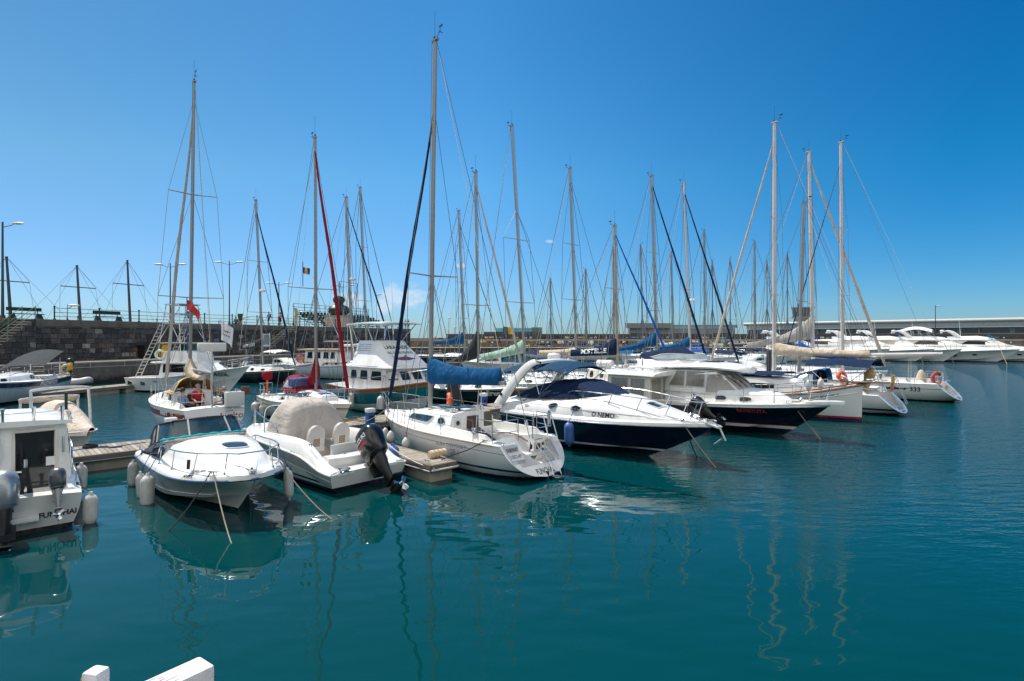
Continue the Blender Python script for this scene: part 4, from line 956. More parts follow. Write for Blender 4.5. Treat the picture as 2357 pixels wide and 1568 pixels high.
    m=M(); m.tube(pts,.0165,8)
    for x in(2.75,3.9,4.95,5.72):
        for sd in(1,-1): q=H.at(x,-.13,.14,sd); m.tube([q,H.at(min(x+.12,5.75),-.15,.58,sd)],.0135,6); m.cyl(q,q+V(0,0,.03),.03)
    m.build('bow_rail',STEEL,b.root)
    m=M()
    for sd in(1,-1): cleat(m,H.at(5.55,-.1,.15,sd),(.6,-sd*.5,0)); cleat(m,H.at(.5,-.12,.15,sd))
    m.box((5.95,-.05,1.12),(.34,.12,.04)); m.tube([V(6.02,-.05,1.14),V(6.02,-.05,1.2)],.03); m.tube([V(6.08,-.11,1.15),V(6.08,.01,1.15)],.03,8); m.build('bow_roller',STEEL,b.root)
    m=M(); m.tube([V(4.85,-.98,1.32),V(4.88,-1.0,1.12)],.035,8); m.build('rail_light',BLACK,b.root)
    hb=b.hb
    lettering(fd,'110938-4PT',(5.62,-2,1.01),(1,0,.07),(0,0,1),.6,TEXTK,fb,(-.55,.83,0),bold=.04,shear=.2,off=.008)
    lettering(fd,'110938-4PT',(5.35,2,1.0),(-1,0,-.06),(0,0,1),.6,TEXTK,fb,(-.5,-.85,0),bold=.02,shear=.2,off=.008)
    # spray rails
    for sd in(1,-1):
        b.line(lambda x:interp(((0,.2),(3,.25),(4.6,.40),(5.1,.60)),x),.4,5.0,sd,.016,WHITE,'spray_rail')
    for x,z,sd,lb in((.55,.30,-1,'white fender at the stern quarter of the cuddy motorboat, leftmost of three'),(2.0,.25,-1,'slim white fender in the middle of the three on the cuddy motorboat'),(2.75,.28,-1,'fattest scuffed white fender hanging on the cuddy motorboat'),(4.9,.42,1,'white fender squeezed between the cuddy motorboat and the grey covered boat')):
        p=H.at(x,.12,0,sd); r=.115 if x!=2.75 else .15; p.z=z; fender(b.W(p),lb,b.W(H.at(x+.25,-.14,.56,sd)) if x>1 else b.W(H.at(x+.3,-.05,.16,sd)),r,.62 if x!=2.75 else .72,rope=BLUER)
    for q,e,lb,mt in((H.at(5.5,-.08,.2,-1),V(5.35,-1.5,-.02),'dark slack mooring rope hanging off the bow of the cuddy boat',ROPED),(H.at(5.58,-.06,.2,-1),V(7.0,-.75,-.02),'pale twisted mooring rope from the cuddy bow down into the water',ROPE),(H.at(5.5,-.06,.2,1),V(6.9,1.35,-.02),'pale twisted rope down from the far side of the cuddy bow',ROPE),(H.at(5.45,-.06,.2,1),V(6.2,1.5,-.02),'dark rope dropping from the far side of the cuddy bow',ROPED)):
        rope(sag(b.W(q),b.W(e),.10),lb,mt,.014)
    rope(sag(b.W(H.at(.5,-.1,.2,-1)),walk(.2,-.9,.6),.25),'black line from the cuddy stern to the walkway',ROPED,.012); return b
CUDDY=cuddy()
# ================================================================== open boat with grey cover
def centre():
    L=6.9; loc=V(-3.78,15.2,0); ang=138.5
    H=Hull(L,2.5,((0,.50),(.08,.54),(.24,.82),(.6,.93),(1,.98)),mode='chine',tr=.94,tm=.4,p=2.5,q=.85,rake=1.0,re=1.1,tk=-.15,zk=((0,-.3),(1,-.3)),cr=.86,pc=2.1,zc=((0,.05),(.5,.1),(.8,.28),(1,.6)),flare=.8)
    b=Boat('motorboat','white open motorboat with grey console cover and big black outboard tilted up','motorboat',loc,ang,H,[('z',-9,.15,'131a33'),('z',.21,.27,'10131c'),('s',.03,.34,'9fa6a6')],ck=[(.42,3.1,.98,.9,.44,.34,.1)],rub=WHITE,rubr=.03,group='motorboats in the front row')
    # sweeping side mouldings
    for sd in(1,-1):
        m=M(); rows=[]
        for k in range(31):
            x=lerp(.05,6.55,k/30); s_=H.at(x,0,0,1); bd=s_.y; zs=s_.z; h=smooth(((0,.06),(.5,.12),(1.5,.32),(2.6,.30),(4,.22),(5.6,.14),(6.6,.05)),x); w=min(.34,bd*.6)
            rows.append([V(x,sd*(bd+.01),zs-.02),V(x,sd*(bd-.03),zs+h*.6),V(x,sd*(bd-.11),zs+h),V(x,sd*(bd-w+.05),zs+h+.01),V(x,sd*(bd-w),zs+h-.05),V(x,sd*(bd-w-.02),zs-.12)])
        m.grid(rows if sd>0 else [list(reversed(r)) for r in rows]); m.poly(rows[0]); sb=m.bvh(); o=m.build('gunwale_moulding',WHITE,b.root,ang=50)
        if sd>0: lettering(o,'750',(1.75,3,.96),(-1,0,-.12),(0,0,1),.42,TEXTG,sb,(0,-1,-.1),bold=0,off=.006)
        if sd>0: lettering(o,'WA',(4.8,3,1.03),(-1,0,.0),(0,0,1),.2,TEXTG,sb,(0,-1,-.1),bold=0)if False else None
        m=M(); m.tube(curve([H.at(2.9,-.15,.34,sd),H.at(3.3,-.17,.55,sd),H.at(4.6,-.18,.72,sd),H.at(5.9,-.2,.72,sd),H.at(6.4,-.2,.6,sd),H.at(6.5,-.2,.12,sd)],6),.0155,7)
        for x,hh in((4.0,.65),(5.2,.72)): m.tube([H.at(x-.12,-.15,.2,sd),H.at(x,-.18,hh,sd)],.0135,6)
        m.build('side_rail',STEEL,b.root)
    # foredeck cuddy and anchor locker
    m=M(); trunk(m,[(2.9,.80,.72,.85,1.30),(3.6,.82,.70,.9,1.42),(4.5,.72,.56,.93,1.34),(5.3,.55,.4,.95,1.2),(6.1,.3,.2,.98,1.03)],crown=.07); tb=m.bvh(); cu=m.build('console_cabin',WHITE,b.root,ang=45)
    for sd in(1,-1): glazed(cu,tb,[(3.25,sd*3,1.06),(3.5,sd*3,1.06),(3.5,sd*3,1.26),(3.25,sd*3,1.26)],(0,-sd,0),GLASS,GREYW,.016,3,3,.5)
    m=M(); m.box((5.75,0,1.1),(.6,.55,.05)); m.build('locker_lid',GREYW,cu,bevel=.015)
    # grey cover draped over windscreen and console
    m=M(); rows=[]; 
    for k in range(17):
        t=k/16; x=lerp(2.55,4.75,t); top=smooth(((0,1.35),(.08,1.92),(.25,2.10),(.5,2.13),(.74,1.82),(1,1.25)),t); w=smooth(((0,.86),(.3,.88),(.7,.84),(1,.62)),t); zb=.95 if t>.1 else lerp(.42,.95,t/.1); r=[]
        for j in range(25):
            a=PI*j/24; cy=math.cos(a); sy=math.sin(a); zf=abs(sy)**.45; r.append(V(x+.12*zf*(1-2*t),w*math.copysign(abs(cy)**.38,cy)*lerp(1.06,.80,zf**2),zb+(top-zb)*zf))
        rows.append(r)
    m.grid(rows); m.poly(rows[0]); COVER=mat('taut grey beige canvas',(.44,.40,.36),.85,var=.12,vs=1.3,bump=.09,bs=2.8,stretch=(.6,1.6,1.0)); o=m.build('console_cover',COVER,b.root,ang=60); fabricize(o,.02,2.0,3)
    m=M(); m.tube([Vector(r[12])+V(0,0,.012) for r in rows],.009,4); m.tube([Vector(p)+V(-.012,0,.006) for p in rows[0][2:23]],.011,4); m.tube([Vector(p)+V(0,0,.012) for p in rows[8][1:24]],.009,4); m.build('cover_seam',mat('pale seam tape',(.52,.49,.45),.8),o)
    # the taut aft face of the cover
    m=M(); m.grid([[V(2.5-.02*math.sin(j),lerp(-.84,.84,j/12),lerp(.42,[1.15,1.5,1.72,1.85,1.9,1.93,1.94,1.93,1.9,1.85,1.72,1.5,1.15][j],i/8))+V(.28*(i/8)**1.5,0,0) for j in range(13)] for i in range(9)]); o2=m.build('cover_back_panel',COVER,o,ang=60); fabricize(o2,.015,3,8)
    for y in(-.42,.40):
        m=M()
        prof=[(-.24,0),(-.25,.25),(-.25,.5),(-.2,.66),(-.1,.74),(0,.76),(.1,.74),(.2,.66),(.25,.5),(.25,.25),(.24,0)]
        rows=[]
        for d,s_ in((0,1),(.06,1.0),(.14,.95),(.17,.85)): rows.append([V(2.0+d-.10*(z/.76)+.1,y+a*s_,.72+z*(.94+.06*s_)) for a,z in prof])
        m.grid(rows); m.poly(rows[0]); m.poly(rows[-1]); m.box((2.32,y,.82),(.5,.5,.16)); 
        for q in(-.26,.26): m.tube([V(2.15,y+q,.98),V(2.5,y+q,.98)],.05,8)
        m.cyl((2.3,y,.34),(2.3,y,.76),.06,n=10); sb=m.bvh(); st=m._build('helm_seat',mat('seat vinyl',(.44,.425,.40),.5,var=.08),b.root,ang=45)
        glazed(st,sb,[(0,y-.12,.86),(0,y+.12,.86),(0,y+.12,1.12),(0,y-.12,1.12)],(1,0,0),mat('seat pocket',(.25,.19,.13),.7),GREYW,.012,3,3,.15,.006,'pocket')
    # aft bench, splash well, engine well
    m=M(); rows=[]
    for k in range(13):
        y=lerp(-.88,.88,k/12); c=.14*(1-(y/.88)**2); rows.append([V(.62-c,y,.34),V(.60-c,y,.80),V(.66-c,y,.84),V(.86-c*.6,y,.85),V(.92-c*.6,y,.80),V(.93,y,.34)])
    m.grid(rows); m.poly(rows[0]); m.poly(rows[-1]); be=m.build('aft_bench',WHITE,b.root,ang=45)
    m=M(); m.box((.93,.1,.93),(.05,1.05,.32)); m.build('bench_backrest',GREYW,be,bevel=.02)
    m=M()
    for y in(-.62,.75): m.box((.2,y,.5),(.42,.5,.10))
    m.build('swim_platform',WHITE,b.root,bevel=.03)
    m=M(); m.box((.12,.78,.60),(.32,.3,.09)); m.tube([V(-.12,.68,.57),V(.1,.68,.57)],.025,8); m.tube([V(-.12,.88,.57),V(.1,.88,.57)],.025,8); m.build('boarding_ladder',STEEL,b.root,bevel=.01)
    m=M(); m.lathe((.72,.35,.85),[(.06,0),(.06,.03),(.02,.04),(0,.04)]); cleat(m,H.at(1.15,-.13,.36,1),(1,0,0)); cleat(m,H.at(1.0,-.13,.3,-1)); m.build('deck_fitting',STEEL,b.root)
    ob=outboard(b.root,V(-.16,-.12,.80),1.36,R(46),BLACKG,BLACK,'SUZUKI',TEXTW,RED,prop=STEEL)
    b.hulltext('BENETEAU',1.0,.42,.5,TEXTG,1,bold=0); 
    m=M()
    hb=b.hb
    pts=[(3.9,.52),(3.2,.40),(2.6,.36),(2.5,.42),(3.0,.48),(3.6,.58)]
    m.add([(hb.ray_cast(V(x,4,z),V(0,-1,0))[0] or V(x,1,z))+V(0,.006,0) for x,z in pts],[(0,1,2,3,4,5)])
    m.ring((hb.ray_cast(V(2.2,4,.42),V(0,-1,0))[0] or V(2.2,1,.42))+V(0,.006,0),.075,.012,(0,1,0),16,5)
    m.build('hull_graphic',TEXTG,b.hull)
    m=M(); m.tube([b.hb.ray_cast(V(lerp(.1,5.9,k/24),4,interp(((0,.33),(3,.62),(6,.80)),lerp(.1,5.9,k/24))),V(0,-1,0))[0] or V(0,1.2,.4) for k in range(25)],.012,5); m.build('moulded_knuckle',GREYW,b.hull)
    fl=M(); fl.tube([V(.75,-.15,.85),V(.72,-.15,1.45)],.012,5); o=fl.build('flag_staff',STEEL,b.root); fl=M(); fl.grid([[V(.73,-.15+.05*math.sin(i*2+j),1.42-.28*i/3-.05*j) for i in range(4)] for j in range(5)]); fl.build('flag',GREENM,o)
    # shorelines
    rope(sag(b.W(H.at(.9,-.1,.3,-1)),e+WD*(-.3)+V(.0,-.1,.42),.12),'white rope from the open motorboat to the finger pontoon end',ROPEW,.018)
    rope(sag(b.W(V(6.6,.2,1.05)),walk(4.6,-.9,.55),.2),'white bow line from the open motorboat to the walkway',ROPEW,.014)
    fender(b.W(H.at(.9,.16,-.25,-1)),'navy blue fender between the open motorboat and the finger pontoon',b.W(H.at(1.0,-.1,.25,-1)),.2,.75,FENB); return b
CENTRE=centre()
# ================================================================== Fairway sloop, stern to camera
def fairway():
    bow=V(-4.88,22.2,0); L=8.65; loc=V(1.10,15.9,0); ang=133.7
    fb=((0,.98),(.25,1.02),(.6,1.08),(1,1.2)); tp=pY(1001,95,20.1); bs=V(-2.86,20.1,0)
    ca,sa=math.cos(R(ang)),math.sin(R(ang)); mb=V((bs.x-loc.x)*ca+(bs.y-loc.y)*sa,0,0); tl=tp-V(loc.x,loc.y,0); tl=V(tl.x*ca+tl.y*sa,-tl.x*sa+tl.y*ca,tp.z)
    b=sailboat('white Fairway sloop moored stern first with a rumpled blue sail cover on its boom',loc,ang,L,2.95,fb,bands=[('z',-9,.11,'15245a'),('z',.26,.33,'15245a'),('s',.20,.216,'5a6068')],base='d6d6d4',mx=mb.x/L,mz=1.5,mh=tl.z,mr=.088,lean=(tl.x-mb.x,tl.y),
        spr=((.36,1.05),),frac=.83,scoop=True,tk=.85,tr=.80,q=.9,rake=.55,cabw=.66,ports=0,cabz=.52,spar=ALU,genoa=(.095,DGREY if False else NAVY),boom=(3.75,2.45,2.62,BLUE,1.02,.56),wr=.010)
    H=b.H; zm=b.zm; tb=b.tb
    for sd in(1,-1):
        glazed(b.cabin,tb,[(4.65,sd*3,1.2),(6.0,sd*3,1.22),(5.75,sd*3,1.42),(4.35,sd*3,1.46)],(0,-sd,0),GLASSB,GREYW,.014,8,3,.25)
        glazed(b.cabin,tb,[(3.75,sd*3,1.24),(4.1,sd*3,1.24),(4.1,sd*3,1.44),(3.75,sd*3,1.44)],(0,-sd,0),GLASS,STEEL,.016,4,4,.8)
    # aft cabin face details
    m=M(); m.box((3.43,.62,1.3),(.03,.26,.2)); m.box((3.43,-.62,1.32),(.03,.26,.16)); m.build('instrument_panel',GREYW,b.cabin,bevel=.02); m=M(); m.cyl((3.43,.62,1.3),(3.40,.62,1.3),.07); m.build('compass',BLACK,b.cabin)
    m=M(); m.box((4.3,0,1.70),(1.2,.72,.05)); m.tube([V(3.6,.36,1.66),V(4.95,.36,1.72)],.02); m.tube([V(3.6,-.36,1.66),V(4.95,-.36,1.72)],.02); m.build('sliding_hatch',glassmat('smoked hatch','26333a'),b.cabin,bevel=.01)
    m=M(); rr=random.Random(3)
    for k in range(6):
        c=V(3.7+rr.random()*.4,.45+.1*rr.random(),1.66); m.ring(c,.09+.05*rr.random(),.012,(rr.uniform(-.3,.3),rr.uniform(-.3,.3),1),14,5)
    for y in(.35,.42,.5,-.4,-.48): m.tube([V(3.8,y,1.64),V(5.4,y*.4,1.62)],.008,5)
    m.build('coiled_halyards',ROPEW,b.cabin)
    m=M(); winch(m,V(3.75,.55,1.58),1.0); winch(m,V(3.75,-.55,1.58),1.0); m.box((4.0,.5,1.62),(.3,.16,.08)); m.build('deck_winch',STEEL,b.cabin)
    # tiller, throttle, transom ladder, boarding step, locker panels
    m=M(); m.tube(curve([V(.95,0,.98),V(1.5,.0,1.12),V(2.15,.03,1.10)],6),[.028]*6+[.022]*6+[.018],8); m.build('tiller',WOODV,b.root)
    m=M()
    for y in(-.36,-.05): m.tube([V(.70,y,1.05),V(.55,y,.85),V(.10,y,.52),V(-.06,y,.12)],.016,7)
    for f in(.0,.3,.6,.9): p=V(.70,0,1.05).lerp(V(-.06,0,.12),f); m.tube([V(p.x-.02,-.36,p.z),V(p.x-.02,-.05,p.z)],.018,7)
    m.build('boarding_ladder',STEEL,b.root)
    m=M(); m.tube([V(.62,-.95,1.0),V(.9,-.95,1.75),V(.95,-.65,1.75),V(.7,-.65,1.0)],.016,7); m.cyl((.98,-.98,1.3),(.98,-.98,1.78),.045,n=10); m.tube([V(.78,-.95,1.4),V(.8,-.65,1.4)],.013,6); m.build('folded_ladder',STEEL,b.root)
    m=M(); m.box((.93,-.42,.76),(.03,.34,.3)); m.box((.93,-.80,.78),(.03,.2,.42)); m.build('locker_lid',CREAM,b.root,bevel=.02)
    m=M(); m.box((.912,-.42,.78),(.02,.16,.16)); m.box((.912,-.12,.8),(.02,.1,.14)); m.box((.912,-.63,.66),(.02,.08,.1)); m.box((.912,-.63,.84),(.02,.08,.1)); m.tube([V(.9,-.05,.66),V(.86,-.05,.95)],.015); m.build('engine_panel',BLACK,b.root,bevel=.01)
    px_=lambda z:H.X(0,z)-.02
    m=M(); m.prism([V(px_(.60),1.06,.60),V(px_(.60),.55,.60),V(px_(1.0),.55,1.0),V(px_(1.0),1.12,1.0)],(.03,0,0)); m.build('name_board',GREYW,b.root)
    rk=V(px_(1.0)-px_(.6),0,.4)
    lettering(b.root,'FAIRWAY',(px_(.86),.82,.86),(0,-1,0),rk,.44,TEXTK,None,(1,0,0),.13,bold=.02,off=.012); lettering(b.root,'110572-4PT',(px_(.70),.80,.70),(0,-1,0),rk,.44,TEXTK,None,(1,0,0),.11,bold=.0,off=.012)
    m=M(); m.box((1.08,-.0,.53),(.66,1.52,.24)); m.build('cockpit_step',WHITE,b.root,bevel=.02)
    # boards face aft: main name, number, and transom lettering
    for sd,t,z,w in((1,'FAIRWAY',.80,.0),):pass
    hv=b.hb
    lettering(b.root,'Fairway',(.745,.18,.53),(0,-1,0),(0,0,1),.75,TEXTK,None,(1,0,0),bold=.03,shear=.25,height=.18,off=.004)
    lettering(b.root,'JEANNEAU',(.912,-.80,.90),(0,-1,0),(0,0,1),.17,TEXTG,None,(1,0,0),off=.004)
    lettering(b.hull,'FUNCHAL',(-3,.0,.26),(0,-1,0),(0,0,1),.72,TEXTK,hv,(1,0,0),bold=.01,height=.13)
    m=M(); m.prism([V(.1,-.025,.25),V(.42,-.025,.2),V(.5,-.025,-.9),V(.12,-.025,-.9)],(0,.05,0)); m.build('rudder',NAVYP,b.root,bevel=.01)
    b.hulltext('SUN ODYSSEY',2.75,.80,1.35,TEXTG,1,bold=0,height=.10,slope=0.02); b.hulltext('28.1',2.6,.62,.34,TEXTG,1,bold=0,slope=.02)
    m=M(); cleat(m,H.at(1.5,-.12,.03,1)); cleat(m,H.at(1.5,-.12,.03,-1)); cleat(m,H.at(8.0,-.12,.03,1)); m.build('cleat',STEEL,b.root)
    m=M(); m.tube([H.at(1.1+7.4*k/30,.012,-.01,1) for k in range(31)],.022,6); m.tube([H.at(1.1+7.4*k/30,.012,-.01,-1) for k in range(31)],.022,6); m.build('toe_rail',mat('pale teak toe rail',(.45,.33,.22),.7),b.root)
    m=M(); m.box((1.55,1.0,1.68),(.05,.28,.42)); m.build('motor_pad',mat('worn plywood',(.16,.13,.1),.8,var=.5,vs=6),b.root,bevel=.01)
    for x,r,lb in((7.0,.14,'small grey fender near the bow of the Fairway sloop'),(6.2,.15,'largest grey fender on the Fairway sloop, in the middle of its three'),(4.9,.13,'round dirty fender of the Fairway sloop resting by the finger pontoon')):
        p=H.at(x,.14,0,1); p.z=.58; fender(b.W(p),lb,b.W(H.at(x+.05,-.07,.6,1)),r,.3,ball=True)
    lifering(b.W(V(6.3,-1.25,1.62)),b.W(V(1,1.6,0))-b.W(V(0,0,0)),'orange life ring on the far guard rail of the Fairway sloop',.25,.075)
    rope(curve([b.W(H.at(1.5,-.1,.08,1)),b.W(H.at(1.7,.25,-.15,1)),b.W(H.at(2.4,.62,-.5,1)),e+V(.1,-.0,.45)],6),'black and tan stern line from Fairway to the finger pontoon',ROPED,.016)
    rope(sag(b.W(V(8.5,.1,1.25)),walk(7.4,-.9,.55),.15),'bow line of the Fairway sloop to the walkway',ROPE,.014); rope(sag(b.W(V(8.5,-.1,1.25)),walk(10.,-.9,.55),.2),'second bow line of the Fairway sloop to the walkway',ROPEW,.014)
    m=M()
    for k in range(5): m.ring((0,0,.03+.028*k),.24-.02*(k%2),.018,(0,0,1),22,5)
    o=m.build('coiled_hose',mat('yellow green hose',(.42,.45,.08),.5),None,loc=walk(5.6,-.35,.5)); tag(o,'yellow green hose coiled on the walkway by the Fairway bow','hose')
    return b
FAIR=fairway()
# ================================================================== O Nemo sports cruiser, bow to the right
def nemo():
    L=8.3; bow=at(1640,984,1.22); loc=bow+V(FX,FY,0)*L
    H=Hull(L,3.0,((0,1.02),(.4,1.08),(.75,1.16),(1,1.24)),mode='chine',tr=.92,tm=.40,p=2.3,q=.88,rake=2.3,re=1.25,tk=-.1,zk=((0,-.35),(1,-.35)),cr=.82,pc=1.9,zc=((0,.05),(.5,.10),(.8,.30),(1,.8)),flare=1.2)
    b=Boat('motorboat','dark navy and white sports cruiser O NEMO with navy cockpit covers','motorboat',loc,AB,H,[('z',.235,.30,'d8dcdc'),('s',-.05,.03,'e4e4e2')],base='141c38',rub=STEEL,rubr=.022,group='motorboats in the front row',rough=.16,dirt=.06)
    m=M(); rows=[]
    for t in H.ts():
        x=H.X(t,H.zs(t)); bd=H.bd(t); zs=H.zs(t); zt=smooth(((0,1.62),(2,1.78),(4,1.95),(5,1.98),(6,1.76),(7.2,1.50),(8.0,1.33),(8.3,1.27)),x); sh=min(1,bd*1.6)
        pr=[(bd+.008,zs+.01),(bd-.01,zs+.10),(bd-.05,zs+.13),(bd-.05*sh-.03,zs+.16),(bd-.10*sh,lerp(zs+.16,zt,.34)),(bd-.17*sh-.02,lerp(zs+.16,zt,.55)),(bd*.72,lerp(zs+.16,zt,.88)),(bd*.4,zt),(0,zt+.05*sh)]
        h=[V(x,max(y,0),z) for y,z in pr]; rows.append(h+[V(p.x,-p.y,p.z) for p in reversed(h[:-1])])
    m.grid(rows); m.poly(rows[0]); fb=m.bvh(); dk=m.build('deck_moulding',WHITE,b.root,ang=38)
    # tonneau cover
    m=M(); rows=[]
    for k in range(25):
        t=k/24; x=lerp(.55,5.15,t); zp=smooth(((0,1.75),(.12,2.02),(.32,2.30),(.5,2.42),(.66,2.40),(.8,2.22),(1,1.99)),t); w=smooth(((0,1.02),(.3,1.17),(.7,1.12),(.88,.78),(1,.15)),t); zb=smooth(((0,1.66),(.5,1.78),(1,1.97)),t); r=[]
        for j in range(19):
            a=2*j/18-1; r.append(V(x,w*math.copysign(abs(a)**.75,a),zb+(zp-zb)*max(1-abs(a)**4.5,0)**.8+ .015*math.sin(k*2.4+j)))
        rows.append(r)
    m.grid(rows); o=m.build('cockpit_cover',NAVY,b.root,ang=50); fabricize(o,.03,2.4,5)
    m=M()
    for k in(9,15): m.tube([p+V(0,0,.012) for p in rows[k]],.012,4)
    m.build('cover_seam',mat('navy seam',(.006,.008,.03),.7),o)
    # radar arch
    m=M(); 
    for sd in(1,-1):
        rows=[]
        for k in range(11):
            t=k/10; x=lerp(-.1,1.7,t**.9)+.15*math.sin(t*PI); z=1.35+1.72*math.sin(t*PI/2)**.95; y=lerp(1.34,.98,t**1.5); w=lerp(.24,.13,t); d=lerp(.09,.06,t)
            u=V(-.6,0,.8) if t>.6 else V(-1,0,.15); u=V(-1,0,lerp(.1,.9,t)).normalized(); rows.append([V(x,sd*y,z)+u*(w*a)+V(0,sd*d*c,0) for a,c in((1,.6),(1,-.6),(.6,-1),(-.6,-1),(-1,-.6),(-1,.6),(-.6,1),(.6,1))])
        m.grid(rows,cv=True)
    m.grid([[V(1.75+a*.16,y,3.04+c*.08+.05*(1-(y/1.0)**2)) for a,c in((1,.6),(1,-.6),(-1,-1),(-1.3,0),(-1,.9))] for y in(-1.0,-.6,-.2,.2,.6,1.0)],cv=True)
    ar=m.build('radar_arch',WHITE,b.root,ang=45)
    m=M()
    for sd in(1,-1): m.cyl((.12,sd*1.46,1.75),(.12,sd*1.30,1.75),.06,n=10)
    m.build('loudspeaker',BLACK,ar)
    m=M(); canopy(m,[(lerp(1.55,3.35,k/6),1.18,2.98+.14*math.sin(k/6*PI*.9)-.10*(k/6)**2,.28) for k in range(7)],.02); canopy(m,[(lerp(-.35,1.45,k/5),1.16,2.78+.28*(k/5)**.7,.26) for k in range(6)],.02); o=m.build('bimini',TEALN,b.root,ang=50); fabricize(o,.03,2.2,1)
    m=M()
    for sd in(1,-1):
        for x in(1.6,2.5,3.3): m.tube([V(2.0,sd*1.2,1.85),V(x,sd*1.14,2.78)],.016,6)
        m.tube([V(-.3,sd*1.12,2.62),V(.9,sd*1.2,1.9)],.014,6)
    m.build('bimini_frame',STEEL,o)
    for sd in(1,-1):
        for x in(2.85,3.95): glazed(dk,fb,[(x-.22,sd*3,1.43),(x+.22,sd*3,1.45),(x+.22,sd*3,1.62),(x-.22,sd*3,1.60)],(0,-sd,0),GLASS,STEEL,.022,7,5,1.0,.008,'porthole')
        m=M(); m.tube([fb.ray_cast(V(lerp(.5,6.6,k/20),sd*4,interp(((0,1.47),(3,1.53),(7,1.44)),lerp(.5,6.6,k/20))),V(0,-sd,0))[0]+V(0,sd*.004,0) for k in range(21)],.007,4); m.build('chrome_trim',STEEL,dk)
    lettering(dk,'O NEMO',(5.05,-4,1.40),(1,0,.0),(0,0,1),.85,TEXTK,fb,(0,1,0),bold=.025,shear=.1,height=.17)
    lettering(dk,'O NEMO',(5.05,4,1.40),(-1,0,.0),(0,0,1),.78,TEXTK,fb,(0,-1,0),bold=0,shear=.1,height=.15)
    lettering(dk,'sundancer',(.98,-4,1.60),(1,0,-.02),(0,0,1),.55,TEXTK,fb,(0,1,0),bold=.03,shear=.2); lettering(dk,'315',(.58,-4,1.66),(1,0,0),(0,0,1),.16,TEXTR,fb,(0,1,0),shear=.2)
    glazed(dk,fb,[(6.05,.3,4),(6.05,-.3,4),(6.55,-.26,4),(6.55,.26,4)],(0,0,-1),GLASSB,GREYW,.02,4,4,.2,.02,'hatch')
    # bow rail
    m=M()
    for sd in(1,-1):
        pts=curve([H.at(3.3,-.42,.82,sd),H.at(3.55,-.40,1.0,sd),H.at(5,-.32,.97,sd),H.at(6.5,-.26,.83,sd),H.at(7.5,-.2,.78,sd),H.at(8.05,-.15,.74,sd)],6); pts.append(V(8.2,0,2.0)); m.tube(pts,.0155,7)
        for x,dz,h in((4.1,.55,1.0),(5.2,.46,.96),(6.2,.34,.86),(7.1,.24,.80),(7.8,.16,.76)): q=H.at(x-.15,-.3+.02*x-.1,dz,sd); m.tube([q,H.at(x+.1,-.36+.024*x,h,sd)],.0135,6)
    m.build('bow_rail',STEEL,b.root)
    m=M(); m.box((8.25,0,1.32),(.62,.3,.06),ry=.25); m.tube([V(8.45,-.1,1.28),V(8.45,.1,1.28)],.04,8); m.build('bow_roller',GREYW,b.root,bevel=.015)
    m=M(); m.tube([V(8.0,0,1.42),V(8.55,0,1.2),V(8.72,0,.86)],.035,7); m.prism([V(8.62,-.14,.92),V(8.62,.14,.92),V(8.42,.2,.74),V(8.36,0,.70),V(8.42,-.2,.74)],(.05,0,.03)); m.build('anchor',GREYW,b.root,bevel=.01)
    m=M(); m.tube([V(7.72+.05*k,.10*math.sin(k*1.2),1.43) for k in range(16)],.03,6); m.build('anchor_chain',GALV,b.root); m=M(); m.lathe((7.5,.12,1.45),[(.09,0),(.09,.08),(.05,.12),(0,.12)]); m.build('windlass',STEEL,b.root)
    m=M(); cleat(m,H.at(7.5,-.14,.18,-1)); cleat(m,H.at(7.5,-.14,.18,1)); cleat(m,H.at(1.5,-.1,.35,-1)); m.ell(H.at(6.55,-.22,.28,-1),(.06,.04,.03)); m.build('cleat',STEEL,b.root)
    m=M(); m.tube([V(4.55,-.55,2.05),V(3.95,-.85,2.12)],.02,5); m.tube([V(4.0,-.85,2.13),V(3.6,-1.0,2.2)],.03,5); m.build('windscreen_wiper',BLACK,b.root)
    p=H.at(3.9,.18,0,-1); p.z=.68; fender(b.W(p),'long blue fender hanging down the navy side of O NEMO',b.W(H.at(4.0,-.38,1.0,-1)),.17,.72,FENB)
    q=b.W(H.at(7.5,-.08,.2,-1)); rope(sag(q,at(1648,1077,0),.05),'pale mooring rope slanting from the O NEMO bow into open water',ROPE,.016); rope(sag(q+V(.05,0,0),at(1604,1052,0),.06),'short dark mooring rope straight down from the O NEMO bow',ROPED,.018)
    return b
NEMO=nemo()
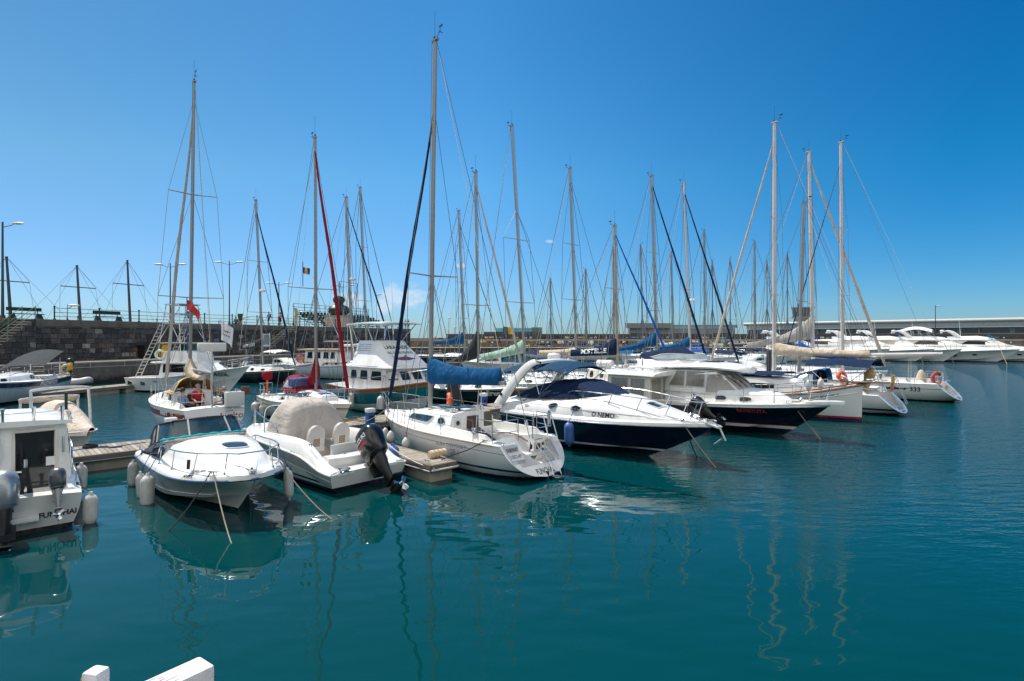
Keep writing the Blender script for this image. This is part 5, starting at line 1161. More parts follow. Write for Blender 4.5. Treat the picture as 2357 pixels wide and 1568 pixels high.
# ================================================================== small pilothouse boat between O Nemo and Batistuta
def pilot():
    H=Hull(6.8,2.4,((0,.75),(.5,.88),(1,1.15)),mode='chine',tr=.92,rake=1.0,tk=-.1,zk=((0,-.3),(1,-.3)),zc=((0,.05),(.5,.1),(1,.7)))
    b=Boat('motorboat','small white pilothouse boat with curtained windows and a tilted black outboard behind O NEMO','motorboat',(8.25,24.1),AF,H,[('z',-9,.1,'1a2340')],ck=[(.4,2.2,.95,.85,.6,.4,.1)],rub=GREYW,group='motorboats in the front row')
    m=M(); trunk(m,[(2.2,1.02,.94,.8,2.28),(2.25,1.02,.94,.8,2.30),(4.5,1.0,.86,.8,2.30),(4.55,.98,.84,.8,2.28,-.0)],crown=.08); tb=m.bvh(); c=m.build('pilothouse',CREAM,b.root,ang=40)
    m=M(); trunk(m,[(1.9,1.08,1.06,2.28,2.36),(3,1.12,1.08,2.3,2.42),(4.6,1.08,1.0,2.3,2.42),(5.15,.8,.7,2.26,2.34)],crown=.10); m.build('roof',WHITE,c,ang=50)
    for sd in(1,-1):
        glazed(c,tb,[(2.45,sd*3,1.25),(3.2,sd*3,1.25),(3.2,sd*3,2.15),(2.45,sd*3,2.15)],(0,-sd,0),CURT,ALUW,.02); glazed(c,tb,[(3.35,sd*3,1.25),(4.3,sd*3,1.25),(4.3,sd*3,2.15),(3.35,sd*3,2.15)],(0,-sd,0),CURT,ALUW,.02)
    for y in(-.45,.45): glazed(c,tb,[(0,y+.4,.95),(0,y-.4,.95),(0,y-.4,2.15),(0,y+.4,2.15)],(1,0,0),CURT,ALUW,.025)
    m=M(); trunk(m,[(4.5,.95,.8,.9,1.5),(5.4,.7,.55,1.0,1.4),(6.2,.3,.2,1.1,1.2)],crown=.05); m.build('foredeck',WHITE,b.root)
    m=M()
    for sd in(1,-1): m.tube(curve([V(2.2,sd*.6,2.46),V(2.3,sd*.6,2.62),V(3.4,sd*.6,2.64),V(3.6,sd*.6,2.48)],5),.05,8)
    m.tube([V(2.3,-.6,2.62),V(2.3,.6,2.62)],.05,8); m.build('roof_arch',WHITE,c)
    m=M(); m.tube([V(1.5,.9,2.5),V(5.3,.9,2.62)],.012,5); m.tube([V(1.5,-.9,2.5),V(5.3,-.9,2.62)],.012,5); m.tube([V(3,.3,2.5),V(3,.3,3.0)],.03,6); m.ell((3,.3,3.03),(.08,.08,.05)); m.build('roof_rail',STEEL,c)
    outboard(b.root,V(-.1,.45,.95),1.0,R(58),BLACKG,BLACK); outboard(b.root,V(-.12,-.5,.85),.62,R(58),BLACKG,BLACK,name='spare_outboard')
    guardrail(b,.3,2.3,.35,.06,3,True,1); return b
PILOT=pilot()
# ================================================================== Batistuta trawler yacht
def batistuta():
    L=9.3; bow=at(1908,936,1.34); loc=bow+V(FX,FY,0)*L
    H=Hull(L,3.2,((0,1.05),(.4,1.08),(.75,1.2),(1,1.36)),mode='chine',tr=.9,tm=.42,p=2.4,q=.85,rake=1.75,re=1.1,tk=-.1,zk=((0,-.4),(1,-.4)),cr=.84,pc=2.0,zc=((0,.05),(.5,.1),(.8,.3),(1,.9)),flare=1.2)
    b=Boat('motorboat','dark navy motor yacht BATISTUTA with white wheelhouse and canvas covered windscreen','motor yacht',loc,AB,H,[('z',.30,.42,'d8dcdc'),('z',.42,.45,'a02028'),('s',-.1,.045,'e4e4e0')],base='10152c',rub=WHITE,rubr=.035,group='motorboats in the front row',rough=.15,dirt=.05)
    m=M(); m.tube(H.rail(.0,1,-.02,.09),.075,8); m.prism([V(8.6,-.5,1.36),V(9.35,-.32,1.42),V(9.75,-.22,1.44),V(9.85,0,1.44),V(9.75,.22,1.44),V(9.35,.32,1.42),V(8.6,.5,1.36)],(0,0,.14)); m.build('bulwark',WHITE,b.root,bevel=.03)
    m=M(); trunk(m,[(1.0,1.16,1.06,1.0,1.72),(5.4,1.14,1.0,1.08,1.78),(6.4,1.06,.86,1.14,1.78),(7.3,.85,.62,1.2,1.68),(7.8,.6,.35,1.24,1.5),(8.0,.4,.2,1.26,1.36)],crown=.08); tb=m.bvh(); tr_=m.build('coachroof',WHITE,b.root,ang=40)
    for sd in(1,-1):
        for x in(5.45,6.45): glazed(tr_,tb,[(x-.24,sd*3,1.36),(x+.24,sd*3,1.36),(x+.24,sd*3,1.56),(x-.24,sd*3,1.56)],(0,-sd,0),GLASS,STEEL,.016,6,4,.8,.008,'porthole')
    m=M(); trunk(m,[(1.6,1.12,1.0,1.6,2.52,.35),(1.65,1.12,1.0,1.6,2.54,.35),(4.9,1.1,.98,1.6,2.60),(5.0,1.08,.96,1.6,2.60,-.15),(6.25,.78,.82,1.66,2.58,-1.05)],crown=.06); wb=m.bvh(); wh=m.build('wheelhouse',WHITE,b.root,ang=35)
    for sd in(1,-1):
        glazed(wh,wb,[(3.0,sd*3,1.86),(3.75,sd*3,1.86),(3.75,sd*3,2.5),(3.35,sd*3,2.5)],(0,-sd,0),CURT,ALUW,.018); glazed(wh,wb,[(3.85,sd*3,1.86),(4.7,sd*3,1.86),(4.7,sd*3,2.5),(3.85,sd*3,2.5)],(0,-sd,0),CURT,ALUW,.018)
        glazed(tr_,tb,[(1.5,sd*3,1.22),(2.65,sd*3,1.22),(2.65,sd*3,1.66),(1.5,sd*3,1.66)],(0,-sd,0),CURT,ALUW,.02,7,4,.6)
        m=M(); ed=decal(m,wb,[(4.78,sd*3,1.66),(6.1,sd*3,1.66),(5.3,sd*3,2.54),(4.85,sd*3,2.54)],(0,-sd,0),8,5,.02); m.build('screen_cover',GREYC,wh)
        d=M(); 
        for a,c in(((3.82,1.1),(3.82,1.72)),((4.72,1.1),(4.72,1.72)),((3.82,1.1),(4.72,1.1))): d.tube([tb.ray_cast(V(a[0],sd*3,a[1]+.1),V(0,-sd,0))[0] or V(a[0],sd*1.1,a[1]),tb.ray_cast(V(c[0],sd*3,c[1]),V(0,-sd,0))[0] or V(c[0],sd*1.05,c[1])],.01,4)
        q=tb.ray_cast(V(4.25,sd*3,1.5),V(0,-sd,0))[0]; d.ell(q,(.09,.03,.09)); d.build('side_door',STEEL,tr_)
    m=M(); decal(m,wb,[(9,-.78,1.68),(9,.78,1.68),(9,.8,2.54),(9,-.8,2.54)],(-1,0,0),8,8,.02); o=m.build('windscreen_cover',GREYC,wh); fabricize(o,.02,3,4)
    m=M()
    for y in(-.5,.0,.5): m.tube([V(6.28,y,1.72),V(5.85,y-.18,2.2)],.012,5); m.tube([V(6.1,y-.05,1.95),V(5.5,y-.4,2.45)],.018,4)
    m.build('windscreen_wiper',BLACK,wh)
    m=M(); rows=[]
    for x,w,z in((1.2,1.12,2.56),(2.4,1.2,2.62),(4,1.2,2.68),(5.2,1.14,2.68),(5.9,.95,2.62),(6.25,.62,2.56),(6.35,.2,2.54)): 
        h=[V(x,w,z-.02),V(x,w+.02,z+.05),V(x,w*.9,z+.12),V(x,w*.6,z+.19),V(x,0,z+.23)]; h+=[V(p.x,-p.y,p.z) for p in reversed(h[:-1])]; h+=[V(x,-w*.5,z-.06),V(x,w*.5,z-.06)]; rows.append(h)
    m.grid(rows,cv=True); m.poly(rows[0]); m.poly(rows[-1]); rf=m.build('roof',WHITE,wh,ang=50); rb=m.bvh()
    lettering(rf,'ANTARES 980',(2.6,-4,2.64),(1,0,.02),(0,0,1),.9,TEXTG,rb,(0,1,0),bold=.03,shear=.3,height=.07)
    m=M(); trunk(m,[(1.25,1.05,1.0,2.6,2.95),(3.4,1.08,.98,2.7,3.02),(4.2,.7,.6,2.78,2.95)],crown=.03); fl=m.build('flybridge',WHITE,wh,ang=40)
    m=M(); fr=M(); bs=curve([V(2.2,1.02,3.0),V(3.4,.98,3.05),V(4.1,.6,3.02),V(4.3,0,3.02),V(4.1,-.6,3.02),V(3.4,-.98,3.05),V(2.2,-1.02,3.0)],6); tp=[p+V(-.25,-.05*p.y,.22*min(1,(p.x-1.8))) for p in bs]; m.grid([bs,tp]); s_=m.build('flybridge_screen',CLEAR,fl); fr.tube(tp,.014,5); fr.build('screen_frame',WHITE,s_)
    m=M(); trunk(m,[(1.3,.95,.8,2.9,3.25),(2.3,.95,.7,2.95,3.42),(2.9,.8,.4,3.0,3.55),(3.6,.75,.4,3.0,3.2)],crown=.05); o=m.build('flybridge_cover',NAVY,fl,ang=60); fabricize(o,.07,2.5,7)
    m=M(); m.box((4.6,.1,2.92),(.6,.5,.05)); m.box((7.0,.1,1.74),(.55,.5,.05)); m.build('roof_hatch',BLACK,wh,bevel=.01); m=M(); m.tube([V(3.3,-.5,2.9),V(3.7,-.6,3.15)],.03,6); m.build('horn',STEEL,wh)
    guardrail(b,2.2,7.6,.62,.08,6,True,2,pulpit=7.6,r=.0135,dz=.14)
    m=M()
    for sd in(1,-1): m.tube([H.at(.4,-.1,.75,sd),H.at(2.6,-.1,.75,sd),H.at(2.75,-.1,.12,sd)],.0145,6); m.tube([H.at(.4,-.1,.45,sd),H.at(2.6,-.1,.45,sd)],.01,6)
    m.build('side_rail',STEEL,b.root)
    b.hulltext('BATISTUTA',6.75,1.03,1.05,TEXTR,-1,bold=.04); b.hulltext('BATISTUTA',6.75,1.03,1.05,TEXTR,1,bold=.04)
    m=M(); cleat(m,H.at(8.0,-.2,.18,-1)); m.lathe((8.3,0,1.45),[(.1,0),(.1,.1),(.05,.15),(0,.15)]); m.build('windlass',STEEL,b.root); m=M(); m.ring((8.2,-.3,1.47),.14,.03,(0,0,1),14,5); m.ring((8.5,.2,1.52),.12,.03,(0,.1,1),14,5); m.build('coiled_rope',ROPE,b.root)
    q=b.W(H.at(8.0,-.12,.2,-1)); rope(sag(q,at(1790,999,0),.06),'mooring rope slanting back left from the BATISTUTA bow',ROPE,.017); rope(sag(q+V(.2,0,0),at(1888,1012,0),.06),'mooring rope slanting right from the BATISTUTA bow into open water',ROPE,.017)
    m=M(); m.tube([at(1868,985,.35),at(1888,1012,-.02)],.035,7); o=m.build('rope_splice',ROPE); tag(o,'thick spliced rope end where the BATISTUTA bow rope enters the water','rope')
    return b
BATI=batistuta()
# ================================================================== white wooden hull with plumb stem
def menina():
    L=8.6; bow=at(1985.5,887.4,1.74); loc=bow+V(FX,FY,0)*L
    H=Hull(L,2.9,((0,1.05),(.35,.98),(.7,1.22),(1,1.76)),mode='round',tr=.75,tm=.42,p=2.1,q=.85,rake=.04,tk=.1,zk=((0,-.1),(.3,-.4),(1,-.45)),n=((0,2.4),(.5,2.6),(1,1.7)))
    b=Boat('motorboat','white wooden boat with tall plumb stem and brown wooden rail beside the BATISTUTA','boat',loc,AB,H,[('z',-9,.16,'1a2050'),('z',.16,.25,'a82430')],base='d4d8d6',rub=WOODV,rubr=.05,group='motorboats in the front row')
    m=M(); trunk(m,[(1.2,1.05,.98,1.0,1.9),(4.4,1.02,.9,1.05,1.9),(5.6,.8,.65,1.2,1.85),(5.8,.72,.55,1.2,1.75)],crown=.08); tb=m.bvh(); c=m.build('cabin',WHITE,b.root,ang=40)
    for sd in(1,-1): glazed(c,tb,[(3.6,sd*3,1.32),(4.9,sd*3,1.36),(4.9,sd*3,1.66),(3.6,sd*3,1.66)],(0,-sd,0),GLASS,GREYW,.02,6,3,.3)
    m=M(); canopy(m,[(lerp(1.6,5.3,k/5),.95,2.16+.02*k,.14) for k in range(6)],.03); o=m.build('awning',BRIGHTB if False else NAVY,b.root); fabricize(o,.02,2,2)
    m=M(); m.tube(H.rail(0,1,-.05,.12),.03,6); m.build('bulwark_rail',WOODV,b.root)
    for sd in(1,-1): b.line(lambda x:H.zs(x/8.6)-.33,.4,8.4,sd,.025,WHITE,'rubbing_strake')
    m=M(); m.box((8.6,0,1.9),(2.2,.3,.07),ry=-.03); m.build('bowsprit_plank',TEAK,b.root,bevel=.01)
    m=M(); m.ring((7.9,-.35,1.95),.2,.05,(.4,1,.3),16,6); m.ring((8.9,.1,2.02),.16,.035,(0,0,1),14,6); m.tube(sag(V(7.6,.2,2.0),V(9.2,.1,2.0),.2),.03,6); m.build('anchor_chain',GALV,b.root)
    lettering(b.hull,'O MENINO MICHELE',(6.9,-4,1.10),(1,0,.2),(-.1,0,1),1.75,TEXTN,b.hb,(0,1,0),height=.13,bold=.01)
    for x in(6.5,7.0): p=H.at(x,-.2,.36,-1); fender(b.W(p),'grey fender stowed upright on the foredeck of the plumb stemmed boat%s'%(', left one' if x<6.8 else ', right one'),b.W(p+V(0,0,.5)),.14,.45)
    lifering(b.W(V(7.75,-.12,2.12)),(.3,-1,.2),'bright orange rope coil and life ring on the plumb stemmed boat bow',.2,.09)
    m=M()
    for sd in(1,-1): m.tube([H.at(3.6+k*.8,-.1,.55+.0*k,sd) for k in range(5)],.013,6); [m.tube([H.at(3.6+k*.8,-.08,.1,sd),H.at(3.6+k*.8,-.1,.55,sd)],.012,5) for k in range(5)]
    m.build('guard_rail',STEEL,b.root); return b
MENINA=menina()
# ================================================================== people
SHIRTS={k:mat('shirt '+k,S(c),.85,var=.15,vs=8) for k,c in dict(red='b02030',black='1a1c20',white='d8d8da',blue='6a8098',navy='202a48',grey='70747a',pink='c08078',teal='2a6a80').items()}
SHOE=mat('shoes',(.03,.03,.03),.6)
def person(p,rz,label,pose='stand',shirt='blue',legs='navy',hair=HAIRD,bare=False,h=1.75,lean=0.,arm=None,hat=None,pack=None,legbare=True):
    J={}; E=[]
    def j(n,co,r): J[n]=(Vector(co),r)
    sit=pose=='sit'; pz=.0 if sit else .93
    j('pel',(0,0,pz+.02),.135); j('wai',(.01+lean*.15,0,pz+.2),.125); j('che',(.0+lean*.4,0,pz+.40),.15); j('nec',(.02+lean*.55,0,pz+.56),.058); j('hea',(.06+lean*.62,0,pz+.68),.092); j('top',(.04+lean*.66,0,pz+.79),.07); j('nos',(.155+lean*.64,0,pz+.67),.018)
    E+=[('pel','wai'),('wai','che'),('che','nec'),('nec','hea'),('hea','top'),('hea','nos')]
    for s,k in((1,'L'),(-1,'R')):
        st=(.22*s if pose=='walk' else 0)
        j('sho'+k,(lean*.45,.175*s,pz+.46),.07)
        a=(arm or {}).get(k)
        if a: el,wr=a
        elif sit: el,wr=(.1,.26*s,pz+.2),(.33,.2*s,pz+.13)
        else: el,wr=(-.03-st*.6,.25*s,pz+.18),(.04-st*.8,.25*s,pz-.06)
        j('elb'+k,el,.043); j('wri'+k,wr,.031); d=(Vector(wr)-Vector(el)).normalized(); hd=Vector(wr)+d*.075; j('han'+k,hd,.036)
        E+=[('che','sho'+k),('sho'+k,'elb'+k),('elb'+k,'wri'+k),('wri'+k,'han'+k)]
        sd=d.cross(V(0,0,1)); sd=sd.normalized() if sd.length>.1 else V(1,0,0)
        for f in range(4):
            o=(f-1.5)*.02; L=(.07,.085,.08,.06)[f]; m1=hd+d*.03+sd*o; m2=m1+d*L*.55+V(0,0,-.008); m3=m2+d*L*.4+V(0,0,-.02)
            j('f%d%s'%(f,k),m2,.0095); j('g%d%s'%(f,k),m3,.008); E+=[('han'+k,'f%d%s'%(f,k)),('f%d%s'%(f,k),'g%d%s'%(f,k))]
        j('thu'+k,hd-d*.01+sd*.05,.010); j('thv'+k,hd+d*.03+sd*.065,.009); E+=[('han'+k,'thu'+k),('thu'+k,'thv'+k)]
        if sit: kn,an=(.42,.13*s,pz+.03),(.44,.13*s,pz-.40)
        else: kn,an=(.05+max(st,0)*.6,.1*s,.5),(st*1.3-.02,.1*s,.08)
        j('hip'+k,(0,.095*s,pz-.02),.095); j('kne'+k,kn,.062); j('ank'+k,an,.042); j('toe'+k,Vector(an)+V(.16,.02*s,-.045),.036)
        E+=[('pel','hip'+k),('hip'+k,'kne'+k),('kne'+k,'ank'+k),('ank'+k,'toe'+k)]
    names=list(J); ix={n:i for i,n in enumerate(names)}; sc=h/1.75
    me=bpy.data.meshes.new('person'); me.from_pydata([J[n][0]*sc for n in names],[(ix[a],ix[b]) for a,b in E],[])
    o=bpy.data.objects.new('person',me); COL.objects.link(o); md=o.modifiers.new('s','SKIN'); md.use_smooth_shade=True
    for n,sv in zip(names,me.skin_vertices[0].data): sv.radius=(J[n][1]*sc,J[n][1]*sc*(1.15 if n in('pel','wai','che') else 1)); sv.use_root=n=='pel'
    o.modifiers.new('d','SUBSURF').levels=1
    dg=bpy.context.evaluated_depsgraph_get(); nm=bpy.data.meshes.new_from_object(o.evaluated_get(dg)); o.modifiers.clear(); o.data=nm; nm.materials.clear()
    for x in(SKIN,SHIRTS[shirt],SHIRTS[legs],SHOE): nm.materials.append(x)
    def cls(a,b):
        k=a[:3]+b[:3]
        if 'toe' in k: return 3
        if k in('kneank',): return 0 if legbare else 2
        if k in('hipkne','pelhip'): return 2
        if k in('shoelb',): return 1
        if k in('pelwai','wai che','waiche','chesho'): return 1
        return 0
    segs=[(J[a][0]*sc,J[b][0]*sc,cls(a,b),max(J[a][1],J[b][1])*sc) for a,b in E]
    for f in nm.polygons:
        c=f.center; best=9e9; mi=0
        for a,b,k,r in segs:
            t=min(max((c-a).dot(b-a)/(b-a).length_squared,0),1); d=(c-a.lerp(b,t)).length-r
            if d<best: best=d; mi=k
        f.material_index=mi; f.use_smooth=True
    o.location=p; o.rotation_euler=(0,0,rz); tag(o,label,'person')
    hc=J['hea'][0]*sc; m=M()
    if not bare:
        rows=[]
        for i in range(6):
            a=PI*.52*i/5; rows.append([hc+V(-.02,0,.04)+V(.112*math.sin(a)*math.cos(2*PI*q/12)*(1 if math.cos(2*PI*q/12)<0 else .8),.108*math.sin(a)*math.sin(2*PI*q/12),.125*math.cos(a)-(.06*max(-math.cos(2*PI*q/12),0) if i>3 else 0)) for q in range(12)])
        m.grid(rows,cv=True); m.build('hair',hair,o,ang=80)
    if hat: m=M(); m.lathe(hc+V(-.01,0,.05),[(.2,0),(.2,.015),(.115,.02),(.11,.1),(.06,.13),(0,.13)],14); m.build('hat',hat,o)
    if pack: m=M(); m.ell(J['che'][0]*sc+V(-.2,0,-.06),(.12,.16,.26),12,8,p=.7); m.build('backpack',pack,o)
    return o
# ================================================================== far side of the walkway
def luzito():
    b=mastboat(437,26.0,134.5,8.2,.46,(447,190),'white Luzito sailboat with tan sprayhood and maroon stripe, three men in its cockpit',B=2.95,fb=((0,1.06),(.5,1.08),(1,1.22)),bands=[('z',-9,.1,'203050'),('s',.16,.40,'8a1c1c')],mr=.085,mz=1.6,spr=((.30,1.35),(.635,1.0)),frac=.95,boom=(2.9,2.55,2.5,None),genoa=(.10,GREYC),hood=TANC,tk=.25,tr=.78,q=.85,rake=1.0,ports=2,cabz=.5)
    sailcover(b.mast,b.boom[0]+V(.15,0,-.35),b.boom[0].lerp(b.boom[1],.55)+V(0,0,-.25),1.15,.25,.24,CREAMC,seed=3)
    H=b.H; b.sterntext('Luzito',-.62,.74,.9,TEXTM,bold=.01,shear=.1); b.sterntext('110845-PT',-.72,.45,.6,TEXTK,bold=0); b.hulltext('FIRST',2.2,.82,.85,TEXTM if False else TEXTW,1,bold=.05,height=.17); b.hulltext('25',1.35,.80,.3,TEXTW,1,bold=.03)
    m=M(); 
    for x0,x1 in((.45,1.05),): m.grid([[b.yside(lerp(x0,x1,i/6),H.zs(.1)-d,1)+V(0,.005,0) for d in(.165,.395)] for i in range(7)])
    m.build('orange_stripe',mat('orange stripe',(.55,.14,.03),.4),b.hull)
    m=M(); m.tube([V(.35,.1,1.05),V(.35,.1,3.65)],.04,8); m.build('aerial_pole',STEEL,b.root); m=M(); m.box((.35,.1,3.6),(.5,1.0,.35)); m.build('pole_box',GREYW,b.root,bevel=.05)
    m=M(); m.box((.15,-.72,1.42),(.35,.72,.62)); m.build('liferaft_box',GREYW,b.root,bevel=.04); m=M(); m.box((.12,-1.15,1.75),(.08,.36,.32)); m.build('motor_pad',mat('brown leather pad',(.12,.06,.045),.7),b.root,bevel=.02)
    m=M(); m.prism([V(2.0,.25,1.18),V(2.0,-.25,1.18),V(2.3,-.25,1.18),V(2.3,.25,1.18)],(0,0,.02)); m.tube([V(.0,-.32,1.1),V(-.12,-.32,.35)],.016,6); m.tube([V(.0,-.62,1.1),V(-.12,-.62,.35)],.016,6); [m.tube([V(-.03-.03*k,-.62,.95-.2*k),V(-.03-.03*k,-.32,.95-.2*k)],.016,6) for k in range(4)]; m.build('stern_ladder',STEEL,b.root)
    zc=1.02
    person(b.W(V(1.7,-.85,zc)),b.ang+R(75),'man in black shirt drinking from a bottle in the Luzito cockpit','sit','black','navy',HAIRG,arm={'L':((.25,.28,.42),(.22,.10,.64))})
    person(b.W(V(2.6,.0,zc+.1)),b.ang+PI,'man in red shirt seated facing aft under the Luzito sprayhood','sit','red','navy',HAIRG)
    person(b.W(V(2.1,.75,zc)),b.ang-R(60),'man in blue shirt with dark hair seated on the near side of the Luzito cockpit','sit','blue','navy',HAIRD)
    m=M(); m.lathe((0,0,0),[(0,0),(.035,0),(.035,.16),(.014,.2),(.014,.26),(0,.26)],10); o=m.build('bottle',mat('amber glass bottle',(.35,.12,.01),.1),None,loc=b.W(V(2.0,-.72,zc+.62)),rot=(.9,.6,0)); tag(o,'amber bottle raised to the mouth of the man in black','bottle')
    return b
luzito()
def maroon():
    b=mastboat(727,26.9,AB,8.7,.60,(725,318),'cream sailboat with maroon sprayhood, maroon sail cover and maroon furled headsail',B=2.8,fb=((0,.95),(.5,.98),(1,1.15)),base='dcd6c8',bands=[('z',-9,.1,'401018'),('s',.20,.245,'6a1820'),('s',.27,.29,'6a1820')],mr=.075,mz=1.55,spr=((.40,1.25),),frac=.97,genoa=(.11,MAROON),hood=MAROON,boom=(2.6,2.75,2.5,None),tk=.3,ports=0,cabz=.5)
    sailcover(b.mast,b.boom[0]+V(.18,0,-.75),b.boom[0].lerp(b.boom[1],.5)+V(0,0,-.85),1.6,.3,.19,MAROON,seed=9)
    for sd in(1,-1):
        m=M(); decal(m,b.tb,[(3.5,sd*3,1.22),(6.3,sd*3,1.24),(5.6,sd*3,1.46),(3.6,sd*3,1.5)],(0,-sd,0),10,3,.006); w=m.build('window_band',mat('slate window band',(.06,.065,.09),.25),b.cabin)
        for x in(3.95,4.7,5.55): glazed(w,b.tb,[(x-.17,sd*3,1.28),(x+.17,sd*3,1.28),(x+.17,sd*3,1.44),(x-.17,sd*3,1.44)],(0,-sd,0),GLASSB,STEEL,.018,5,4,1.0,.014,'porthole')
    m=M(); m.box((4.15,-.1,1.85),(.8,1.3,.42)); o=m.build('deck_bag',fabric('blue grey bag',(.07,.09,.22)),b.root,bevel=.12,seg=3); fabricize(o,.03,4)
    m=M(); m.ell((-.05,-.35,1.95),(.2,.28,.24),12,8,p=.7); m.build('outboard_cover',MAROON,b.root); m=M(); m.tube([V(-.05,-.35,1.75),V(-.08,-.35,.95)],.06,8); m.build('outboard_leg',ORANGE,b.root); m=M(); m.box((.05,.9,1.4),(.12,.12,.9)); m.build('danbuoy_cover',MAROON,b.root,bevel=.04)
    for x,lb in((2.3,'pale grey fender low on the side of the cream and maroon sailboat'),(.7,'fat white fender at the stern quarter of the cream and maroon sailboat')):
        p=b.H.at(x,.13,0,-1); p.z=.38; fender(b.W(p),lb,b.W(b.H.at(x,-.06,.5,-1)),.13 if x>1 else .2,.5)
maroon()
def larajade():
    L=9.0; loc=V(-9.9,34.5,0)
    H=Hull(L,3.3,((0,1.28),(.4,1.22),(.7,1.38),(1,1.85)),mode='round',tr=.88,tm=.42,p=2.3,q=.85,rake=1.2,tk=.05,zk=((0,-.2),(.3,-.5),(1,-.5)),n=((0,3.2),(.5,2.8),(1,1.3)))
    b=Boat('motorboat','teal and white game fishing boat LARA JADE with wooden bulwark and tall white flybridge','fishing boat',loc,AB,H,[('s',-.05,.22,'8a5a30'),('s',.22,.74,'0e6a76'),('s',.74,.79,'10181c'),('z',-9,.05,'203038')],base='c4cccc',ck=[(.4,2.2,1.4,1.3,1.0,.6,.02)],rub=WOODV,rubr=.045)
    m=M(); trunk(m,[(2.1,1.25,1.18,.95,2.40),(6.1,1.22,1.08,1.1,2.42),(6.2,1.2,1.05,1.1,2.42,-.05),(7.3,.8,.72,1.35,2.40,-.75)],crown=.05); wb=m.bvh(); w=m.build('wheelhouse',WHITE,b.root,ang=30)
    for sd in(1,-1):
        for x0,x1 in((2.6,3.35),(3.6,4.5),(4.75,5.9)): glazed(w,wb,[(x0,sd*3,1.72),(x1,sd*3,1.74),(x1-.12,sd*3,2.24),(x0+.06,sd*3,2.24)],(0,-sd,0),GLASSB,GREYW,.025,5,3,.2)
        glazed(w,wb,[(6.35,sd*3,1.78),(6.95,sd*3,1.82),(6.6,sd*3,2.26),(6.15,sd*3,2.26)],(0,-sd,0),GLASSB,GREYW,.025,4,3,.2)
    for y in(-.36,.36): glazed(w,wb,[(9,y-.28,1.80),(9,y+.28,1.80),(9,y+.28,2.26),(9,y-.28,2.26)],(-1,0,0),GLASSB,GREYW,.025,4,3,.2)
    m=M(); trunk(m,[(1.9,1.38,1.36,2.40,2.50),(6.6,1.34,1.3,2.42,2.5),(7.1,.9,.8,2.42,2.5)],crown=.04); m.build('roof',WHITE,w)
    m=M(); trunk(m,[(2.9,1.34,.86,2.48,3.80,.0),(2.95,1.35,.88,2.48,3.82),(5.6,1.34,.86,2.50,3.82,-.75),(6.9,1.0,.70,2.52,3.80,-1.95)],crown=.02); fb_=m.bvh(); f=m.build('flybridge',WHITE,w,ang=28)
    m=M()
    for sd in(1,-1):
        for k in range(4): m.tube([fb_.ray_cast(V(x,sd*4,3.3+.11*k),V(0,-sd,0))[0]+V(0,sd*.004,0) for x in(3.1,3.5,4.0,4.5)],.014,4)
    m.build('teal_stripe',TEXTT,f)
    d=V(-1,.0,0)
    # lettering and marlin on the raked forward faces
    lettering(f,'LARA JADE',(8,-.05,3.45),(.0,1,0),(0,0,1),1.45,TEXTT,fb_,d,.24,bold=.05); lettering(f,'BIG GAME FISHING',(8,-.05,3.20),(0,1,0),(0,0,1),1.5,TEXTT,fb_,d,.13,bold=.03)
    sd=-1; pts=[(-.95,.30),(-.72,.06),(-.35,.12),(.05,.16),(.25,.30),(.3,.15),(.6,.06),(1.0,.0),(.6,-.04),(.3,-.10),(-.3,-.10),(-.72,-.03),(-.92,-.28),(-.82,.02)]
    m=M(); c=[fb_.ray_cast(V(9,-.05+x*.72,2.88+z*.7),d)[0] for x,z in pts]
    if all(c): m.poly([q+V(.012,0,.004) for q in c]); m.build('marlin_emblem',mat('marlin purple',(.13,.06,.14),.4,var=.4,vs=3),f)
    m=M(); canopy(m,[(lerp(2.2,6.0,k/6),1.3,4.82+.05*math.sin(k/6*PI),.08) for k in range(7)],.06); m.build('hard_top',WHITE,w); m=M()
    for x in(2.5,4.2,5.6):
        for sd in(1,-1): m.tube([V(x+.2 if x<5 else x-1.0,sd*.85,3.8),V(x,sd*1.15,4.78)],.03,6)
    for sd in(1,-1): m.tube([V(2.4,sd*1.2,4.8),V(3.2,sd*1.2,2.5)],.025,6); m.tube([V(2.0,sd*1.1,1.2),V(2.2,sd*1.2,4.8)],.025,6)
    m.build('tower_frame',STEEL,w)
    for sd in(1,-1): m=M(); m.tube([V(2.9,sd*1.4,2.6),V(.6,sd*2.6,7.6)],[.035,.012],6); m.build('outrigger',STEEL,w)
    m=M()
    for sd in(1,-1):
        m.tube([H.at(x,-.06,.62,sd) for x in(2.3,4,5.5,7,8.2,8.7)]+[V(9.05,0,2.5)],.018,6)
        for x in(2.3,3.6,5,6.4,7.6): m.tube([H.at(x,-.06,0,sd),H.at(x,-.06,.62,sd)],.015,6)
    m.build('guard_rail',STEEL,b.root)
    b.hulltext('LARA JADE',7.4,1.05,1.1,TEXTW if False else TEXTG,-1,bold=.02); b.hulltext('FN-62-AL',7.4,.85,.6,TEXTG,-1)
    for x,mt,lb,e_ in((3.8,FENW,'plain white fender hanging on the teal side of LARA JADE',None),(6.3,FENW,'white fender with navy ends hanging on the teal side of LARA JADE',NAVYP)):
        p=H.at(x,.16,0,-1); p.z=.62; fender(b.W(p),lb,b.W(H.at(x,-.06,.62,-1)),.17,.75,mt,rope=BLUER,ends=e_)
    m=M(); m.tube([V(8.9,0,1.9),V(9.5,0,1.75)],.04,6); m.prism([V(9.35,-.2,1.9),V(9.35,.2,1.9),V(9.6,.12,1.5),V(9.6,-.12,1.5)],(.04,0,.02)); m.build('anchor',GREYW,b.root)
larajade()
